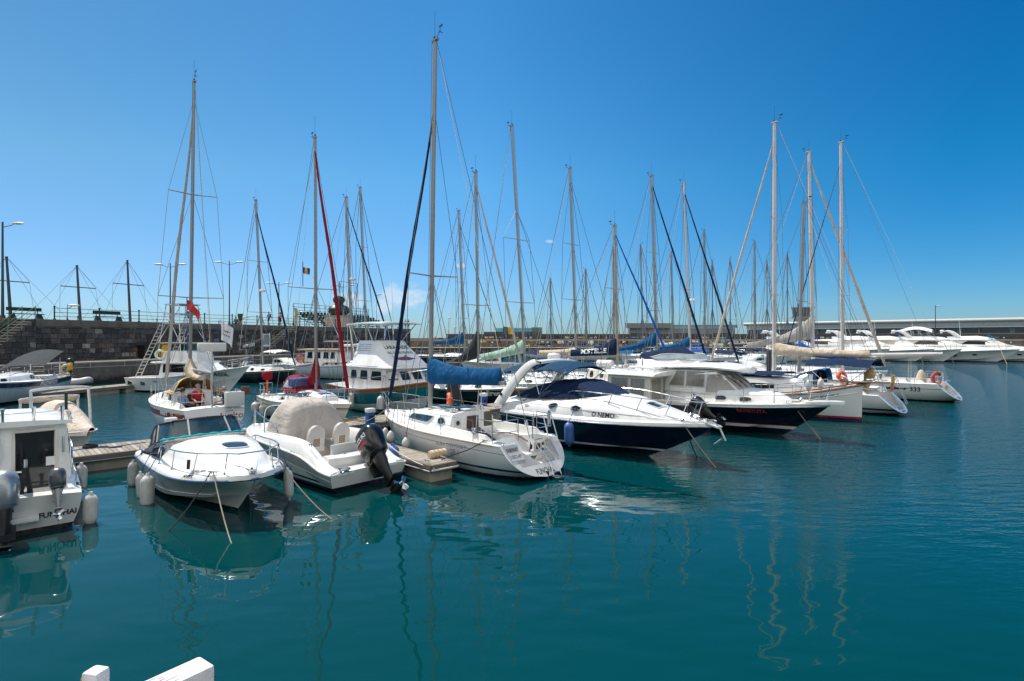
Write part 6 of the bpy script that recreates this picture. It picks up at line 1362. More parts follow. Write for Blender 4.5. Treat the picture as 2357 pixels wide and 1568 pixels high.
def missil():
    ang=-17; loc=V(-28.3,43.6,0); H=Hull(10,3.3,((0,1.0),(.4,1.1),(.7,1.45),(1,1.95)),mode='chine',tr=.9,rake=1.9,tk=-.1,zk=((0,-.3),(1,-.3)),zc=((0,.1),(.5,.15),(1,1.1)))
    b=Boat('motorboat','white sport fishing boat Missil with tall tubular tuna tower','fishing boat',loc,ang,H,[('z',-9,.1,'101828')],base='c9d4d6',ck=[(.4,3.0,1.35,1.25,.9,.5,.05)],rub=WHITE,rubr=.035)
    m=M(); trunk(m,[(3.0,1.3,1.2,1.0,2.15,.2),(6.2,1.25,1.1,1.2,2.15),(7.6,.9,.8,1.4,2.05,-1.1)],crown=.06); wb=m.bvh(); w=m.build('deckhouse',WHITE,b.root,ang=30)
    for sd in(1,-1): glazed(w,wb,[(3.4,sd*4,1.45),(5.6,sd*4,1.5),(5.6,sd*4,2.05),(3.4,sd*4,2.05)],(0,-sd,0),GLASS,None,0,6,3); glazed(w,wb,[(5.8,sd*4,1.55),(6.9,sd*4,1.6),(6.2,sd*4,2.05),(5.8,sd*4,2.05)],(0,-sd,0),GLASS,None)
    m=M(); trunk(m,[(2.4,1.4,1.38,2.12,2.22),(6.2,1.3,1.25,2.14,2.24)],crown=.03); m.build('roof',WHITE,w); m=M(); trunk(m,[(3.2,1.15,1.05,2.2,3.0),(5.6,1.1,.95,2.2,3.0),(6.0,.8,.7,2.2,2.85)],crown=.02); m.build('flybridge',WHITE,w)
    m=M()
    for x,sg in((2.7,1),(5.0,-1)):
        for sd in(1,-1): m.tube([V(x,sd*1.2,2.2),V(x+.55*sg,sd*.85,6.4)],.035,6)
    for z,k in((3.55,.25),(5.0,.55),(5.7,.7),(6.4,.95)):
        xs=(2.7+.6*k,5.0-.6*k); y=1.2-.37*k; m.tube([V(xs[0],y,z),V(xs[1],y,z),V(xs[1],-y,z),V(xs[0],-y,z)],.028,6,loop=True)
    for sd in(1,-1): m.tube([V(2.8,sd*1.15,3.6),V(4.6,sd*.9,6.2)],.022,5); m.tube([V(4.9,sd*1.15,3.6),V(3.1,sd*.9,6.2)],.022,5)
    m.build('tuna_tower',STEEL,w)
    m=M(); m.box((3.9,0,6.45),(1.6,1.7,.06)); m.box((3.9,0,3.6),(2.6,2.2,.06)); m.box((3.9,0,5.05),(1.9,1.7,.05)); m.build('tower_canopy',CREAMC,w)
    m=M()
    for sd in(1,-1):
        a=V(.9,sd*.22+1.2,1.0); c=V(3.1,sd*.22+1.0,5.0); m.tube([a,c],.03,5)
    for k in range(15): t=(k+.5)/15; m.tube([V(lerp(.9,3.1,t),lerp(1.42,1.22,t),lerp(1,5,t)),V(lerp(.9,3.1,t),lerp(.98,.78,t),lerp(1,5,t))],.022,5)
    for k in range(15): t=(k+.5)/15; m.tube([V(lerp(.9,3.1,t),-lerp(1.42,1.22,t),lerp(1,5,t)),V(lerp(.9,3.1,t),-lerp(.98,.78,t),lerp(1,5,t))],.022,5)
    m.tube([V(.9,-.98,1),V(3.1,-.78,5)],.03,5); m.tube([V(.9,-1.42,1),V(3.1,-1.22,5)],.03,5); m.build('ladder',ALUW,w)
    guardrail(b,4.5,8.6,.6,.08,5,True,1,pulpit=8.6); b.hulltext('MISSIL',8.0,1.35,1.0,TEXTK,-1,bold=.03); b.hulltext('MISSIL',3.1,.8,.6,TEXTG,-1)
    m=M()
    for x in(.5,1.8): 
        q=b.yside(x,.68,-1); m.box(q,(.4,.03,.3))
    m.build('hull_port',GLASS,b.hull); lifering(b.W(V(3.2,-1.3,2.75)),(.3,-1,0),'white and red life ring on the Missil flybridge',.3,.08,WHITE)
missil()
# ---- sailing boats set by their masts
b=mastboat(605,51.6,-35,11.5,.56,(589,462),'navy hulled sailboat with charcoal HAPPY HOUR boom cover',base='141a2c',bands=[('z',-9,.1,'30343c'),('s',.1,.13,'c8b070')],mr=.10,mz=1.5,spr=((.32,1.2),(.63,1.0)),frac=.95,genoa=(.11,NAVY),boom=(3.6,3.25,2.85,DGREY,.8,.62),ports=3,radar=.45)
sc_=[o for o in bpy.data.objects if o.parent and o.parent.parent==b.mast and o.name.startswith('sail_cover')]
def covertext(b,t,w,frac=.45,mt=TEXTW,sd=-1,dz=.22,h=None):
    cov=[o for o in b.root.children_recursive if o.name.startswith('sail_cover')][0]; me=cov.data; bv=BVHTree.FromPolygons([v.co for v in me.vertices],[tuple(p.vertices) for p in me.polygons])
    a,e=b.boom; p=a.lerp(e,frac); u=(e-a).normalized()*(-1 if sd<0 else 1); lettering(cov,t,(p.x,sd*4,p.z+dz),V(u.x,0,u.z),(0,0,1),w,mt,bv,(0,-sd,0),h,bold=.04,off=.02)
covertext(b,'HAPPY HOUR',2.1,.5,dz=.22,h=.3)
person(b.W(V(3.0,.3,1.25)),b.ang+R(200),'man in white shirt seated in the cockpit of the navy HAPPY HOUR sailboat','sit','white','grey',HAIRD)
b=mastboat(811,55,-25,13,.60,(797,455),'pale grey blue motor sailer with wooden roofed wheelhouse and radar on its mast',base='b4c4cc',bands=[('z',-9,.1,'182030'),('s',.12,.15,'203050')],mr=.11,mz=1.7,spr=((.48,1.3),(.28,1.0)),frac=.97,genoa=(.10,NAVY),radar=.50,fb=((0,1.3),(.5,1.3),(1,1.9)),B=3.6,boom=(3.4,3.6,3.6,None),ports=4)
m=M(); trunk(m,[(3.0,1.35,1.25,1.6,2.75),(6.8,1.3,1.15,1.6,2.8),(7.6,1.0,.9,1.6,2.75,-.6)],crown=.06); wb=m.bvh(); w=m.build('wheelhouse',WHITE,b.root,ang=30)
for sd in(1,-1):
    for x0 in(3.3,4.3,5.3,6.2): glazed(w,wb,[(x0,sd*4,1.95),(x0+.75,sd*4,1.95),(x0+.65,sd*4,2.6),(x0+.06,sd*4,2.6)],(0,-sd,0),GLASSB,WHITE,.02,3,3)
m=M(); trunk(m,[(2.2,1.5,1.5,2.72,2.84),(7.4,1.4,1.35,2.76,2.88)],crown=.05); m.build('roof',TEAK,w)
lifering(b.W(V(2.6,-1.5,1.9)),(.2,-1,0),'orange life ring on the stern of the motor sailer with the wooden roof',.32,.09)
mastboat(845,64,-30,12,.58,(829,432),'white sailboat with bare white boom behind LARA JADE',bands=[('z',-9,.1,'203060')],mr=.10,spr=((.35,1.2),(.66,.9)),boom=(4.2,3.0,2.95,WHITEC,.6,.3),genoa=(.05,DGREY),ports=2)
mastboat(1070,82,-28,15,.56,(1056,485),'long dark navy racing yacht with royal blue boom cover by the painted breakwater',base='10192c',bands=[('z',-9,.15,'b8c0c4'),('s',.2,.25,'b0b8bc')],mr=.13,fb=((0,1.35),(.5,1.3),(1,1.5)),spr=((.25,1.7),(.5,1.4),(.75,1.1)),genoa=(.07,DGREY),boom=(6.0,3.3,3.1,BLUE,2.0,.55),ports=2,cabz=.35,frac=.93)
b=mastboat(1101,34,AB,10,.58,(1095,397),'black hulled sailboat Erwan with charcoal sail cover and grey furled headsail',base='12151c',bands=[('z',-9,.1,'5a2020'),('s',.08,.1,'c0c0c0')],mr=.085,spr=((.37,1.1),),frac=.97,genoa=(.09,GREYC),boom=(3.4,3.0,2.3,DGREY,1.9,.3),ports=2)
b.hulltext('Erwan',8.2,.88,1.0,TEXTW,-1,bold=.03)
mastboat(1210,38,AB,10,.56,(1178,290),'white sailboat under a pale green sail cover',mr=.085,spr=((.30,1.35),(.55,1.2)),frac=.67,boom=(4.6,3.05,2.35,GREENC,1.0,.5),ports=2,bands=[('z',-9,.1,'204030')])
b=mastboat(1328,43,AB,10.5,.57,(1312,388),'pale green grey sailboat with cream boom cover and a round radar on a stern pole',base='b8c0b4',mr=.085,spr=((.36,1.3),(.63,1.0)),frac=.95,boom=(4.0,2.75,2.6,CREAMC,.55,.4),ports=3,hood=NAVY,bands=[('z',-9,.12,'303c38')])
p=b.Lc(pY(1275,822,38)); m=M(); m.tube([V(p.x,p.y,1.0),V(p.x,p.y,p.z-.2)],.05,8); m.build('radar_pole',STEEL,b.root); m=M(); m.lathe((p.x,p.y,p.z-.05),[(0,-.28),(.3,-.26),(.42,-.15),(.43,.2),(.34,.3),(0,.34)],18); m.build('radar_dome',WHITE,b.root)
b=mastboat(1421,38,AB,10.5,.57,(1415,520),'cream deck saloon sailboat with navy MISTELLE boom cover and royal blue furled headsail',base='c2c4b4',mr=.09,mz=2.1,spr=((.55,1.0),),frac=.96,genoa=(.09,BRIGHTB),boom=(4.2,2.95,2.75,NAVY,1.35,.5),ports=4,cabz=.75,cabm=CREAM,fb=((0,1.2),(.5,1.15),(1,1.45)),spar=mat('buff spar',(.34,.27,.19),.5,var=.2,vs=2),bands=[('z',-9,.1,'28302c')])
covertext(b,'MISTELLE',2.3,.42,dz=.2,h=.34)
m=M(); m.tube([V(4.6,-.3,2.25),V(5.8,-.3,2.25)],[.24,.24],14); m.build('liferaft_canister',WHITE,b.root,bevel=.05)
mastboat(1513,50,AB,12,.58,(1500,405),'navy sailboat with royal blue boom cover and navy furled headsail',base='121a30',mr=.10,spr=((.30,1.2),(.60,1.0)),frac=.97,genoa=(.12,NAVY),boom=(4.4,3.4,2.8,BLUE,1.5,.4),ports=2,bands=[('z',-9,.1,'a02020')])
mastboat(1590,53,AB,11.5,.58,(1574,420),'white sailboat with bright blue sail cover, radar dome and navy furled headsail',mr=.09,spr=((.42,1.2),),frac=.96,genoa=(.12,NAVY),radar=.36,boom=(3.8,3.2,2.8,BLUE,1.2,.4),ports=2,spar=ALUW,bands=[('z',-9,.1,'182c58')])
b=sailboat('white Paralelo 32 sailboat with navy bimini and cream boom cover',(20.3,29.1),AF,11.2,3.3,((0,1.02),(.5,1.08),(1,1.25)),mx=.603,mh=16.9,mr=.105,mz=1.7,lean=(.05,-.15),spr=((.32,1.0),(.62,.9)),frac=.95,genoa=(.10,CREAMC),boom=(5.2,3.0,2.95,CREAMC,.85,.42),scoop=True,tk=1.0,tr=.82,hood=NAVY,bimini=(1.4,4.6,1.25,2.72,NAVY),spar=ALUW,bands=[('z',-9,.12,'1a2448'),('z',.26,.36,'1a2448')],ports=2,q=.9)
b.sterntext('PARALELO 32',0,.36,1.0,TEXTN,bold=.02,height=.12); b.sterntext('FUNCHAL',0,.22,.6,TEXTN,bold=.02,height=.09)
lettering(b.hull,'PARALELO 32',(-3,0,.30),(0,-1,0),(0,0,1),1.0,TEXTN,b.hb,(1,0,0),.11) if False else None
m=M(); [m.tube([V(.9,y,1.1),V(.7,y,2.0),V(.15,y,.55)],.016,6) for y in(-.5,-.2)]; [m.tube([V(.85-.1*k,-.5,1.2+.18*k-(.5*k if k>3 else 0)),V(.85-.1*k,-.2,1.2+.18*k-(.5*k if k>3 else 0))],.014,6) for k in range(6)]; m.build('boarding_ladder',STEEL,b.root)
m=M(); m.box((.9,-.9,1.75),(.14,.2,.5)); m.build('danbuoy',YEL,b.root,bevel=.04); m=M(); m.box((.9,-.75,1.35),(.14,.16,.35)); m.build('lifejacket',ORANGE,b.root,bevel=.04)
m=M(); m.tube([V(2.2,-.9,1.1),V(2.0,-.95,2.0),V(1.9,-.95,2.35)],[.1,.3,.05],8); m.build('wrapped_sail',TANC,b.root)
b=mastboat(1838,37.6,AF,9,.56,(1850,468),'white sailboat with bright blue sail hung beside its mast between Paralelo and BOMBAY',mr=.085,mz=1.7,spr=((.42,.9),),frac=.96,boom=(3.4,2.9,2.6,BRIGHTB,1.0,.35),ports=2,hood=BLUE,bands=[('z',-9,.1,'182c58')])
mastboat(1872,46,AB,13,.6,(1862,350),'large white sailboat with tall grey sail stack and grey furled headsail behind BOMBAY',mr=.13,spr=((.30,1.4),(.62,1.1)),frac=.98,genoa=(.15,GREYC),boom=(5.6,4.1,3.2,GREYC,2.0,.5),ports=3,spar=ALUW,fb=((0,1.3),(.5,1.2),(1,1.5)),bands=[('z',-9,.1,'202838')])
b=sailboat('white BOMBAY racing sailboat at the end of the row with horseshoe buoy and covered wheel',(27.9,35.1),AF,11.2,3.5,((0,1.12),(.5,1.1),(1,1.3)),mx=.605,mh=17.8,mr=.10,mz=1.65,lean=(.15,-.1),spr=((.33,1.2),(.62,1.0)),frac=.93,genoa=(.055,NAVYP),boom=(5.6,2.75,2.95,None),scoop=True,tk=1.15,tr=.86,spar=ALUW,bands=[('z',-9,.1,'101828'),('s',.3,.33,'30343c')],ports=2,q=.95,cabz=.35)
m=M(); a,e=b.boom; m.tube([a,e],.13,10); m.build('boom_section',ALUW,b.mast)
b.hulltext('elan',3.2,.78,1.15,TEXTK,1,bold=.06,shear=.3,height=.17); b.hulltext('333',2.2,.76,.55,TEXTK,1,bold=.02); lettering(b.hull,'BOMBAY',(-3,.95,.98),(0,-1,0),(0,0,1),.75,TEXTN,b.hb,(1,0,0),.14,bold=.03); b.sterntext('elan',-.05,.28,.5,TEXTG,bold=.03,shear=.2)
m=M(); rows=[]
for k in range(9):
    t=k/8; rows.append([V(2.2+.28*math.cos(PI*t)*(1-.5*abs(q/8-1)**2),lerp(-.55,.55,q/16),1.0+.95*math.sin(PI*t)*max(1-abs(q/8-1)**2.4,0.0)) for q in range(17)])
m.grid(rows); o=m.build('wheel_cover',CREAMC,b.root); fabricize(o,.05,2.5)
lifering(b.W(V(1.25,.75,1.45)),b.W(V(-1,.5,0))-b.W(V(0,0,0)),'red horseshoe buoy on the stern rail of BOMBAY',.34,.11,mat('red buoy foam',(.42,.05,.03),.6),arc=(-.9,PI+.9))
m=M(); [m.tube([V(1.15,y,1.75),V(1.1,y,1.1),V(.3,y,.5)],.016,6) for y in(-.45,-.15)]; m.build('boarding_ladder',STEEL,b.root)
m=M(); m.box((.92,-.15,.72),(.06,.6,.5)); m.build('transom_locker',mat('wood tinted locker',(.45,.33,.2),.5),b.root)
# ---- far small sailboats in front of the breakwater
for i,(vb,vt,Y,col,cov,hd,lb) in enumerate(((1350,(1348,620),98,'d8d8d4',NAVY,None,'distant white sailboat with navy cover, left of the cream MISTELLE boat'),(1480,(1474,563),92,'d0d0cc',BLUE,BLUE,'distant white sailboat with blue hood behind the navy sailboat'),(1549,(1545,580),100,'c8ccd0',WHITEC,NAVY,'distant pale sailboat with white boom cover and navy hood'),(1622,(1621,530),84,'d8d8d6',BRIGHTB,BLUE,'distant white sailboat with bright blue boom cover'),(1681,(1680,595),104,'b0b8bc',CREAMC,None,'distant grey sailboat with cream boom cover'),(1737,(1737,555),90,'c4ccd0',DGREY,NAVY,'distant pale grey sailboat with charcoal cover and navy hood'),(1812,(1812,583),96,'dcdcda',BLUE,None,'distant white sailboat with blue cover left of the control tower'))):
    mastboat(vb,Y,(-40,-150,-35,-45,-140,-40,-150)[i],10.5+i%3,.57,vt,lb,base=col,mr=.085,spr=((.35,1.1),(.66,.9)),boom=(3.8,2.7,2.6,cov,.6,.35),ports=2,hood=hd,simple=True,bands=[('z',-9,.1,'202c40')],group='distant sailing boats')
# ================================================================== motor yachts on the far right
def yacht(bowv,Y,L,label,kind,ang=AB+6,cover=None,top=True):
    bx=(bowv-CX)/FP*Y; ca,sa=math.cos(R(ang)),math.sin(R(ang)); loc=(bx-L*ca,Y-L*sa); B=L*.27
    H=Hull(L,B,((0,1.45),(.4,1.6),(.75,1.9),(1,2.15)),mode='chine',tr=.92,tm=.4,p=2.3,q=.85,rake=L*.17,re=1.2,tk=-.1,zk=((0,-.4),(1,-.4)),cr=.8,pc=1.9,zc=((0,.1),(.5,.2),(.8,.5),(1,1.3)),flare=1.2)
    b=Boat('motor_yacht',label,'motor yacht',loc,ang,H,[('z',-9,.12,'101828'),('s',.28,.33,'a8b0b4')],base='d4d8d6',rub=WHITE,rubr=.05,group='motor yachts on the far right')
    m=M(); trunk(m,[(L*.08,B*.40,B*.34,1.5,2.6,.2),(L*.45,B*.42,B*.33,1.6,2.75),(L*.60,B*.36,B*.27,1.75,2.7,-L*.04),(L*.78,B*.22,B*.15,1.9,2.25,-L*.02),(L*.86,B*.1,B*.05,1.95,2.05)],crown=.12); c=m.build('coachroof',WHITE,b.root,ang=45)
    m=M(); trunk(m,[(L*.12,B*.37,B*.30,2.5,3.55,.5),(L*.42,B*.37,B*.29,2.6,3.65,.0),(L*.62,B*.26,B*.22,2.6,3.55,-L*.13)],crown=.08); sb=m.bvh(); s=m.build('saloon',WHITE,b.root,ang=35); wm=cover or GLASS
    for sd in(1,-1): glazed(s,sb,[(L*.2,sd*5,2.85),(L*.57,sd*5,2.72),(L*.50,sd*5,3.35),(L*.26,sd*5,3.42)],(0,-sd,0),wm,None,0,9,3,.15,.012)
    glazed(s,sb,[(L,-B*.2,2.75),(L,B*.2,2.75),(L,B*.18,3.42),(L,-B*.18,3.42)],(-1,0,0),wm,None,0,4,4,0,.012)
    if kind=='canopy':
        m=M(); canopy(m,[(lerp(L*.05,L*.36,k/7),B*.34,3.5+.85*math.sin((k/7)**.8*PI),1.1) for k in range(8)],.03); o=m.build('cockpit_canopy',NAVY,b.root)
        m=M(); [m.tube([V(L*.30-.5,sd*B*.36,2.6),V(L*.26,sd*B*.34,3.7),V(L*.2,sd*B*.3,4.35)],.12,8) for sd in(1,-1)]; m.tube([V(L*.2,-B*.3,4.35),V(L*.2,B*.3,4.35)],.12,8); m.build('radar_arch',WHITE,b.root)
    else:
        m=M(); trunk(m,[(L*.10,B*.36,B*.33,3.5,4.15,-.2),(L*.36,B*.36,B*.31,3.6,4.25,-.3),(L*.50,B*.24,B*.2,3.65,4.0,-.9)],crown=.03); f=m.build('flybridge',WHITE,b.root,ang=40)
        m=M()
        for sd in(1,-1):
            rows=[]
            for k in range(9):
                t=k/8; p=V(lerp(L*.16,-L*.0,t)+L*.03,sd*B*.33,3.9+1.25*math.sin(t*PI*.75)); rows.append([p+V(.25*math.cos(q*PI/3)*(1.3-t*.6),.07*math.sin(q*PI/3),.12*math.cos(q*PI/3)) for q in range(6)])
            m.grid(rows,cv=True)
        m.tube([V(L*.035,-B*.33,4.85),V(L*.035,B*.33,4.85)],.12,8); ar=m.build('radar_arch',WHITE,f,ang=60)
        m=M(); m.lathe((L*.04,0,5.0),[(.3,0),(.36,.12),(.3,.3),(0,.36)],12); m.build('radar_dome',WHITE,ar)
        if kind=='bimini':
            m=M(); canopy(m,[(lerp(L*.10,L*.36,k/7),B*.33,5.35+.55*math.sin(k/7*PI),.5) for k in range(8)],.03); o=m.build('bimini',WHITEC,f); m=M()
            for sd in(1,-1):
                for k in range(4): m.tube([V(L*(.16+.045*k),sd*B*.32,4.15),V(L*(.11+.075*k),sd*B*.31,5.3)],.025,5); m.tube([V(L*(.2+.045*k),sd*B*.32,4.15),V(L*(.09+.075*k),sd*B*.31,5.2)],.02,5)
            m.build('bimini_frame',STEEL,o)
        elif kind=='screen': m=M(); m.grid([[V(L*.47-.3*abs(y)**2,y*B*.3,4.1+.02*0) for y in(-1,-.5,0,.5,1)],[V(L*.43-.3*abs(y)**2,y*B*.28,4.5) for y in(-1,-.5,0,.5,1)]]); m.build('flybridge_screen',GLASSB,f)
    for sd in(1,-1):
        for x in(.50,.68): glazed(b.hull,b.hb,[(L*x-.32,sd*5,1.05),(L*x+.32,sd*5,1.05),(L*x+.32,sd*5,1.3),(L*x-.32,sd*5,1.3)],(0,-sd,0),GLASS,None,0,5,3,.8,.012,'porthole')
    guardrail(b,L*.42,L*.9,.75,.1,7,True,2,pulpit=L*.9,r=.02); m=M(); m.tube([V(L*.2,B*.3,3.9),V(L*.2-.3,B*.3,7.4)],[.03,.012],5); m.build('whip_aerial',WHITE,b.root); return b
yacht(1965,96,15,'white motor yacht partly hidden at the left end of the far yacht row','screen')
yacht(2050,93,15,'white motor yacht with domed navy cockpit canopy','canopy')
yacht(2152,92,16,'white flybridge yacht third from the left of the far row','screen',cover=WHITEC)
yacht(2215,91.5,15,'white flybridge yacht with cream screen cover beside the bimini yacht','screen',cover=CREAMC)
Yb=yacht(2349,90,17.5,'largest white flybridge yacht with arched white bimini','bimini',cover=fabric('grey mesh cover',(.09,.09,.095)))
yacht(2445,91,16,'white yacht cut off at the right edge of the picture','screen',cover=DGREY)
for x,lb in((7.9,'left dark purple fender on the bimini yacht side'),(9.4,'right dark purple fender on the bimini yacht side')):
    p=Yb.H.at(x,.25,0,-1); p.z=1.35; fender(Yb.W(p),lb,Yb.W(Yb.H.at(x,-.1,.7,-1)),.3,.9,mat('purple fender cover',(.03,.02,.09),.7))
for bv,Yq in((2318,86.5),(2195,88),(2125,89)): q=pY(bv-22,790,Yq+1.0); rope([q,at(bv,836+(bv>2300)*3,0)],'pale mooring line from a far yacht bow into the water',ROPE,.035,'bow lines of the far yachts')
# ================================================================== left edge boats
def cabinboat():
    loc=V(-9.98,11.3,0); H=Hull(6.4,2.5,((0,.72),(.3,.76),(.6,.88),(1,1.1)),mode='chine',tr=.93,tm=.4,q=.8,rake=1.1,tk=-.12,zk=((0,-.3),(1,-.3)),zc=((0,.06),(.5,.1),(1,.7)))
    b=Boat('motorboat','white pilothouse fishing boat FUNCHAL with two outboards, stern to the camera at the left edge','motorboat',loc,AF-1,H,[('z',-9,.10,'101420'),('s',.0,.05,'202428')],ck=[(.35,1.75,1.0,.95,.5,.42,.06)],rub=BLACK,rubr=.022,group='motorboats in the front row')
    m=M(); trunk(m,[(1.7,1.12,1.02,.42,2.02),(1.72,1.12,1.02,.42,2.03),(3.9,1.05,.92,.8,2.05),(4.6,.8,.7,.95,1.95,-.5)],crown=.07); tb=m.bvh(); c=m.build('pilothouse',WHITE,b.root,ang=35)
    d=M(); glazed(c,tb,[(-3,-.08,.56),(-3,-.82,.56),(-3,-.82,1.90),(-3,-.08,1.90)],(1,0,0),GLASS,CREAM,.035,3,6,.04,.01,'door_glass')
    glazed(c,tb,[(-3,.85,1.20),(-3,.12,1.20),(-3,.12,1.78),(-3,.85,1.78)],(1,0,0),GLASS,GREYW,.035,4,4,.35,.01)
    m=M(); m.box((1.69,-.72,1.18),(.04,.16,.2)); m.build('door_lock',WHITE,c); m=M(); m.tube([V(1.66,-.95,1.35),V(1.64,-.95,1.72)],.02,6); m.tube([V(1.68,-.05,.75),V(1.68,-.02,.75)],.02); m.build('door_handle',STEEL,c)
    m=M(); m.box((1.67,.3,1.93),(.06,.28,.1)); m.build('deck_light',BLACK,c); m=M(); m.box((1.635,.3,1.93),(.01,.25,.07)); m.build('light_lens',WHITE,c)
    for sd in(1,-1): glazed(c,tb,[(1.95,sd*3,1.25),(3.6,sd*3,1.3),(3.5,sd*3,1.85),(1.95,sd*3,1.85)],(0,-sd,0),GLASS,BLACK,.02,5,3,.2)
    m=M(); trunk(m,[(1.55,1.12,1.1,2.02,2.09),(4.3,1.0,.9,2.04,2.11)],crown=.06); m.build('roof',WHITE,c,ang=50)
    m=M(); m.tube(curve([V(1.62,1.05,2.1),V(1.62,1.05,2.3),V(1.58,.6,2.32),V(1.56,0,2.33),V(1.58,-.6,2.32),V(1.62,-1.05,2.3),V(1.62,-1.05,2.1)],5),.018,7)
    for y in(-.92,-.42,.1,.62): m.tube([V(1.6,y,2.1),V(1.52,y,2.42)],.035,10); m.cyl((1.52,y,2.42),(1.515,y,2.44),.05,n=10)
    m.build('rod_holder',STEEL,c)
    m=M(); m.tube(curve([H.at(1.75,-.1,.05,-1),H.at(1.8,-.12,.4,-1),H.at(2.6,-.12,.72,-1),H.at(4.5,-.15,.65,-1),H.at(5.6,-.15,.5,-1)],6),.018,7); m.tube([H.at(2.4,-.1,.05,-1),H.at(2.5,-.12,.68,-1)],.015,6); m.tube(curve([V(.45,1.0,1.2),V(.4,.2,1.25),V(.42,-.25,1.22)],5),.02,7); m.tube([V(.42,-.25,.45),V(.40,-.25,1.48)],.03,8); m.build('grab_rail',STEEL,b.root)
    m=M(); m.grid([[V(.38+.05*math.sin(i*1.7+j),-.25+.14*math.cos(2*PI*i/8)*(.4+.6*j/5),1.30-.13*j) for i in range(9)] for j in range(6)]); m.build('hanging_cloth',DGREY,b.root)
    # lowered engine well, platform
    m=M(); m.box((.12,.1,.34),(.5,1.1,.1)); m.build('engine_well',WHITE,b.root,bevel=.02)
    outboard(b.root,V(-.22,.10,.62),1.15,R(20),mat('silver cowling',(.36,.38,.40),.25,.5,coat=.5),BLACK,'60',TEXTG)
    m=M(); m.prism([V(-.1,-.1,.3),V(-.1,.35,.3),V(-.75,.32,.18),V(-.75,-.08,.18)],(0,0,-.03)); m.build('trim_plate',BLACK,b.root)
    outboard(b.root,V(-.12,-.74,.86),.66,R(24),mat('dark grey cowling',(.09,.10,.11),.3,.3),GALV,name='spare_outboard')
    lettering(b.hull,'FUNCHAL',(-3,-.78,.34),(0,-1,0),(0,0,1),.66,TEXTK,b.hb,(1,0,0),.12,bold=.03)
    m=M(); cleat(m,H.at(.6,-.1,.05,-1)); m.tube([H.at(.8,-.1,.03,-1),H.at(.8,-.1,.3,-1)],.02,6); m.build('cleat',STEEL,b.root)
    for x,z,lb in((2.9,.45,'white fender between the FUNCHAL pilothouse boat and the walkway'),(.15,.28,'scuffed white fender at the stern corner of the FUNCHAL pilothouse boat')):
        p=H.at(x,.14,0,-1); p.z=z; fender(b.W(p),lb,b.W(H.at(x+.3,-.08,.1,-1)),.14,.6)
    return b
CAB=cabinboat()
H=Hull(4.7,1.85,((0,.55),(.5,.6),(1,.8)),mode='chine',tr=.9,rake=.7,tk=-.1,zk=((0,-.2),(1,-.2)),zc=((0,.05),(1,.5)))
b=Boat('motorboat','white boat under a beige tarpaulin with chrome arch, behind the left pilothouse boat','motorboat',(-18.35,21.75),-30,H,[],rub=GREYW)
m=M(); rows=[]
for k in range(17):
    t=k/16; x=lerp(.7,4.62,t); zp=smooth(((0,1.0),(.15,1.5),(.32,1.72),(.5,1.66),(.75,1.15),(1,.92)),t); w=H.bd(H.T(min(x,4.55)))+.04; zb=H.zs(H.T(min(x,4.6)))-.12
    rows.append([V(x,w*math.copysign(abs(a)**.8,a),zb+(zp-zb)*max(1-abs(a)**(1.3+t),0)) for a in [2*i/16-1 for i in range(17)]])
m.grid(rows); m.poly(rows[0]); o=m.build('tarpaulin',fabric('beige tarpaulin',(.60,.52,.44)),b.root,ang=60); fabricize(o,.03,2.0,2)
ARCH=mat('bright arch tube',(.74,.74,.72),.25,.3)
m=M(); m.tube(curve([V(2.5,.88,.55),V(2.35,.88,1.9),V(2.35,.72,2.16),V(2.35,-.72,2.16),V(2.35,-.88,1.9),V(2.5,-.88,.55)],5),.05,8); m.build('targa_arch',ARCH,b.root)
m=M(); m.tube(curve([V(1.5,.88,.55),V(1.5,.88,1.6),V(1.5,.75,1.8),V(1.5,-.75,1.8),V(1.5,-.88,1.6),V(1.5,-.88,.55)],5),.04,8); m.build('bimini_arch',ARCH,b.root)
m=M(); m.tube([V(1.5,.88-.147*i,1.76-.06*abs(math.sin(i*1.3))) for i in range(13)],[.07+.035*abs(math.sin(i*1.1)) for i in range(13)],8); o=m.build('rolled_bimini',CREAMC,b.root); fabricize(o,.03,5)
m=M(); m.tube([V(3.0,-.1,1.4),V(3.0,-.1,2.05)],.05,8); m.build('dark_post',GREENP,b.root)
# Momentum and dinghy
b=sailboat('Momentum sailboat with navy sheer band at the left edge',(-33.0,40.9),-75,11,3.4,((0,1.3),(.5,1.25),(1,1.5)),base='c6d2d8',bands=[('z',-9,.14,'101828'),('s',.06,.34,'14284e'),('s',.38,.40,'14284e')],mast=False,ports=2,tk=.25)
b.hulltext('Momentum',4.2,1.1,2.2,TEXTW,1,shear=.3,bold=.02); 
m=M(); m.tube([V(.9,.8,1.3),V(.9,.8,2.6)],.05,6); m.tube([V(1.0,-.9,1.3),V(1.0,-.9,2.5)],.04,6); m.build('stern_gantry',STEEL,b.root)
o=outboard(b.root,V(.1,1.1,1.9),.9,R(4),BLACK,BLACK)
m=M(); rows=[[V(1.5+2.6*i/8,lerp(1.3,-1.4,j/6),2.15+.9*(1-i/8)*1+.3*math.sin(j/6*PI)-(.4*(j/6)) ) for j in range(7)] for i in range(9)]; m.grid(rows); m.build('awning',DGREY,b.root)
lifering(b.W(V(1.6,1.5,1.75)),(.9,-.4,0),'cream horseshoe buoy on the Momentum stern rail',.32,.09,CREAMP,arc=(-.6,PI+.6)); m=M(); m.box((0,0,0),(.22,.3,.5)); o=m.build('rescue_bag',YEL,None,bevel=.05,loc=b.W(V(1.2,1.55,1.95))); tag(o,'yellow rescue bag on the Momentum stern rail','bag')
root=empty('inflatable_dinghy',(-35.2,45.4,0),R(-12),'grey inflatable dinghy floating behind the Momentum stern','dinghy')
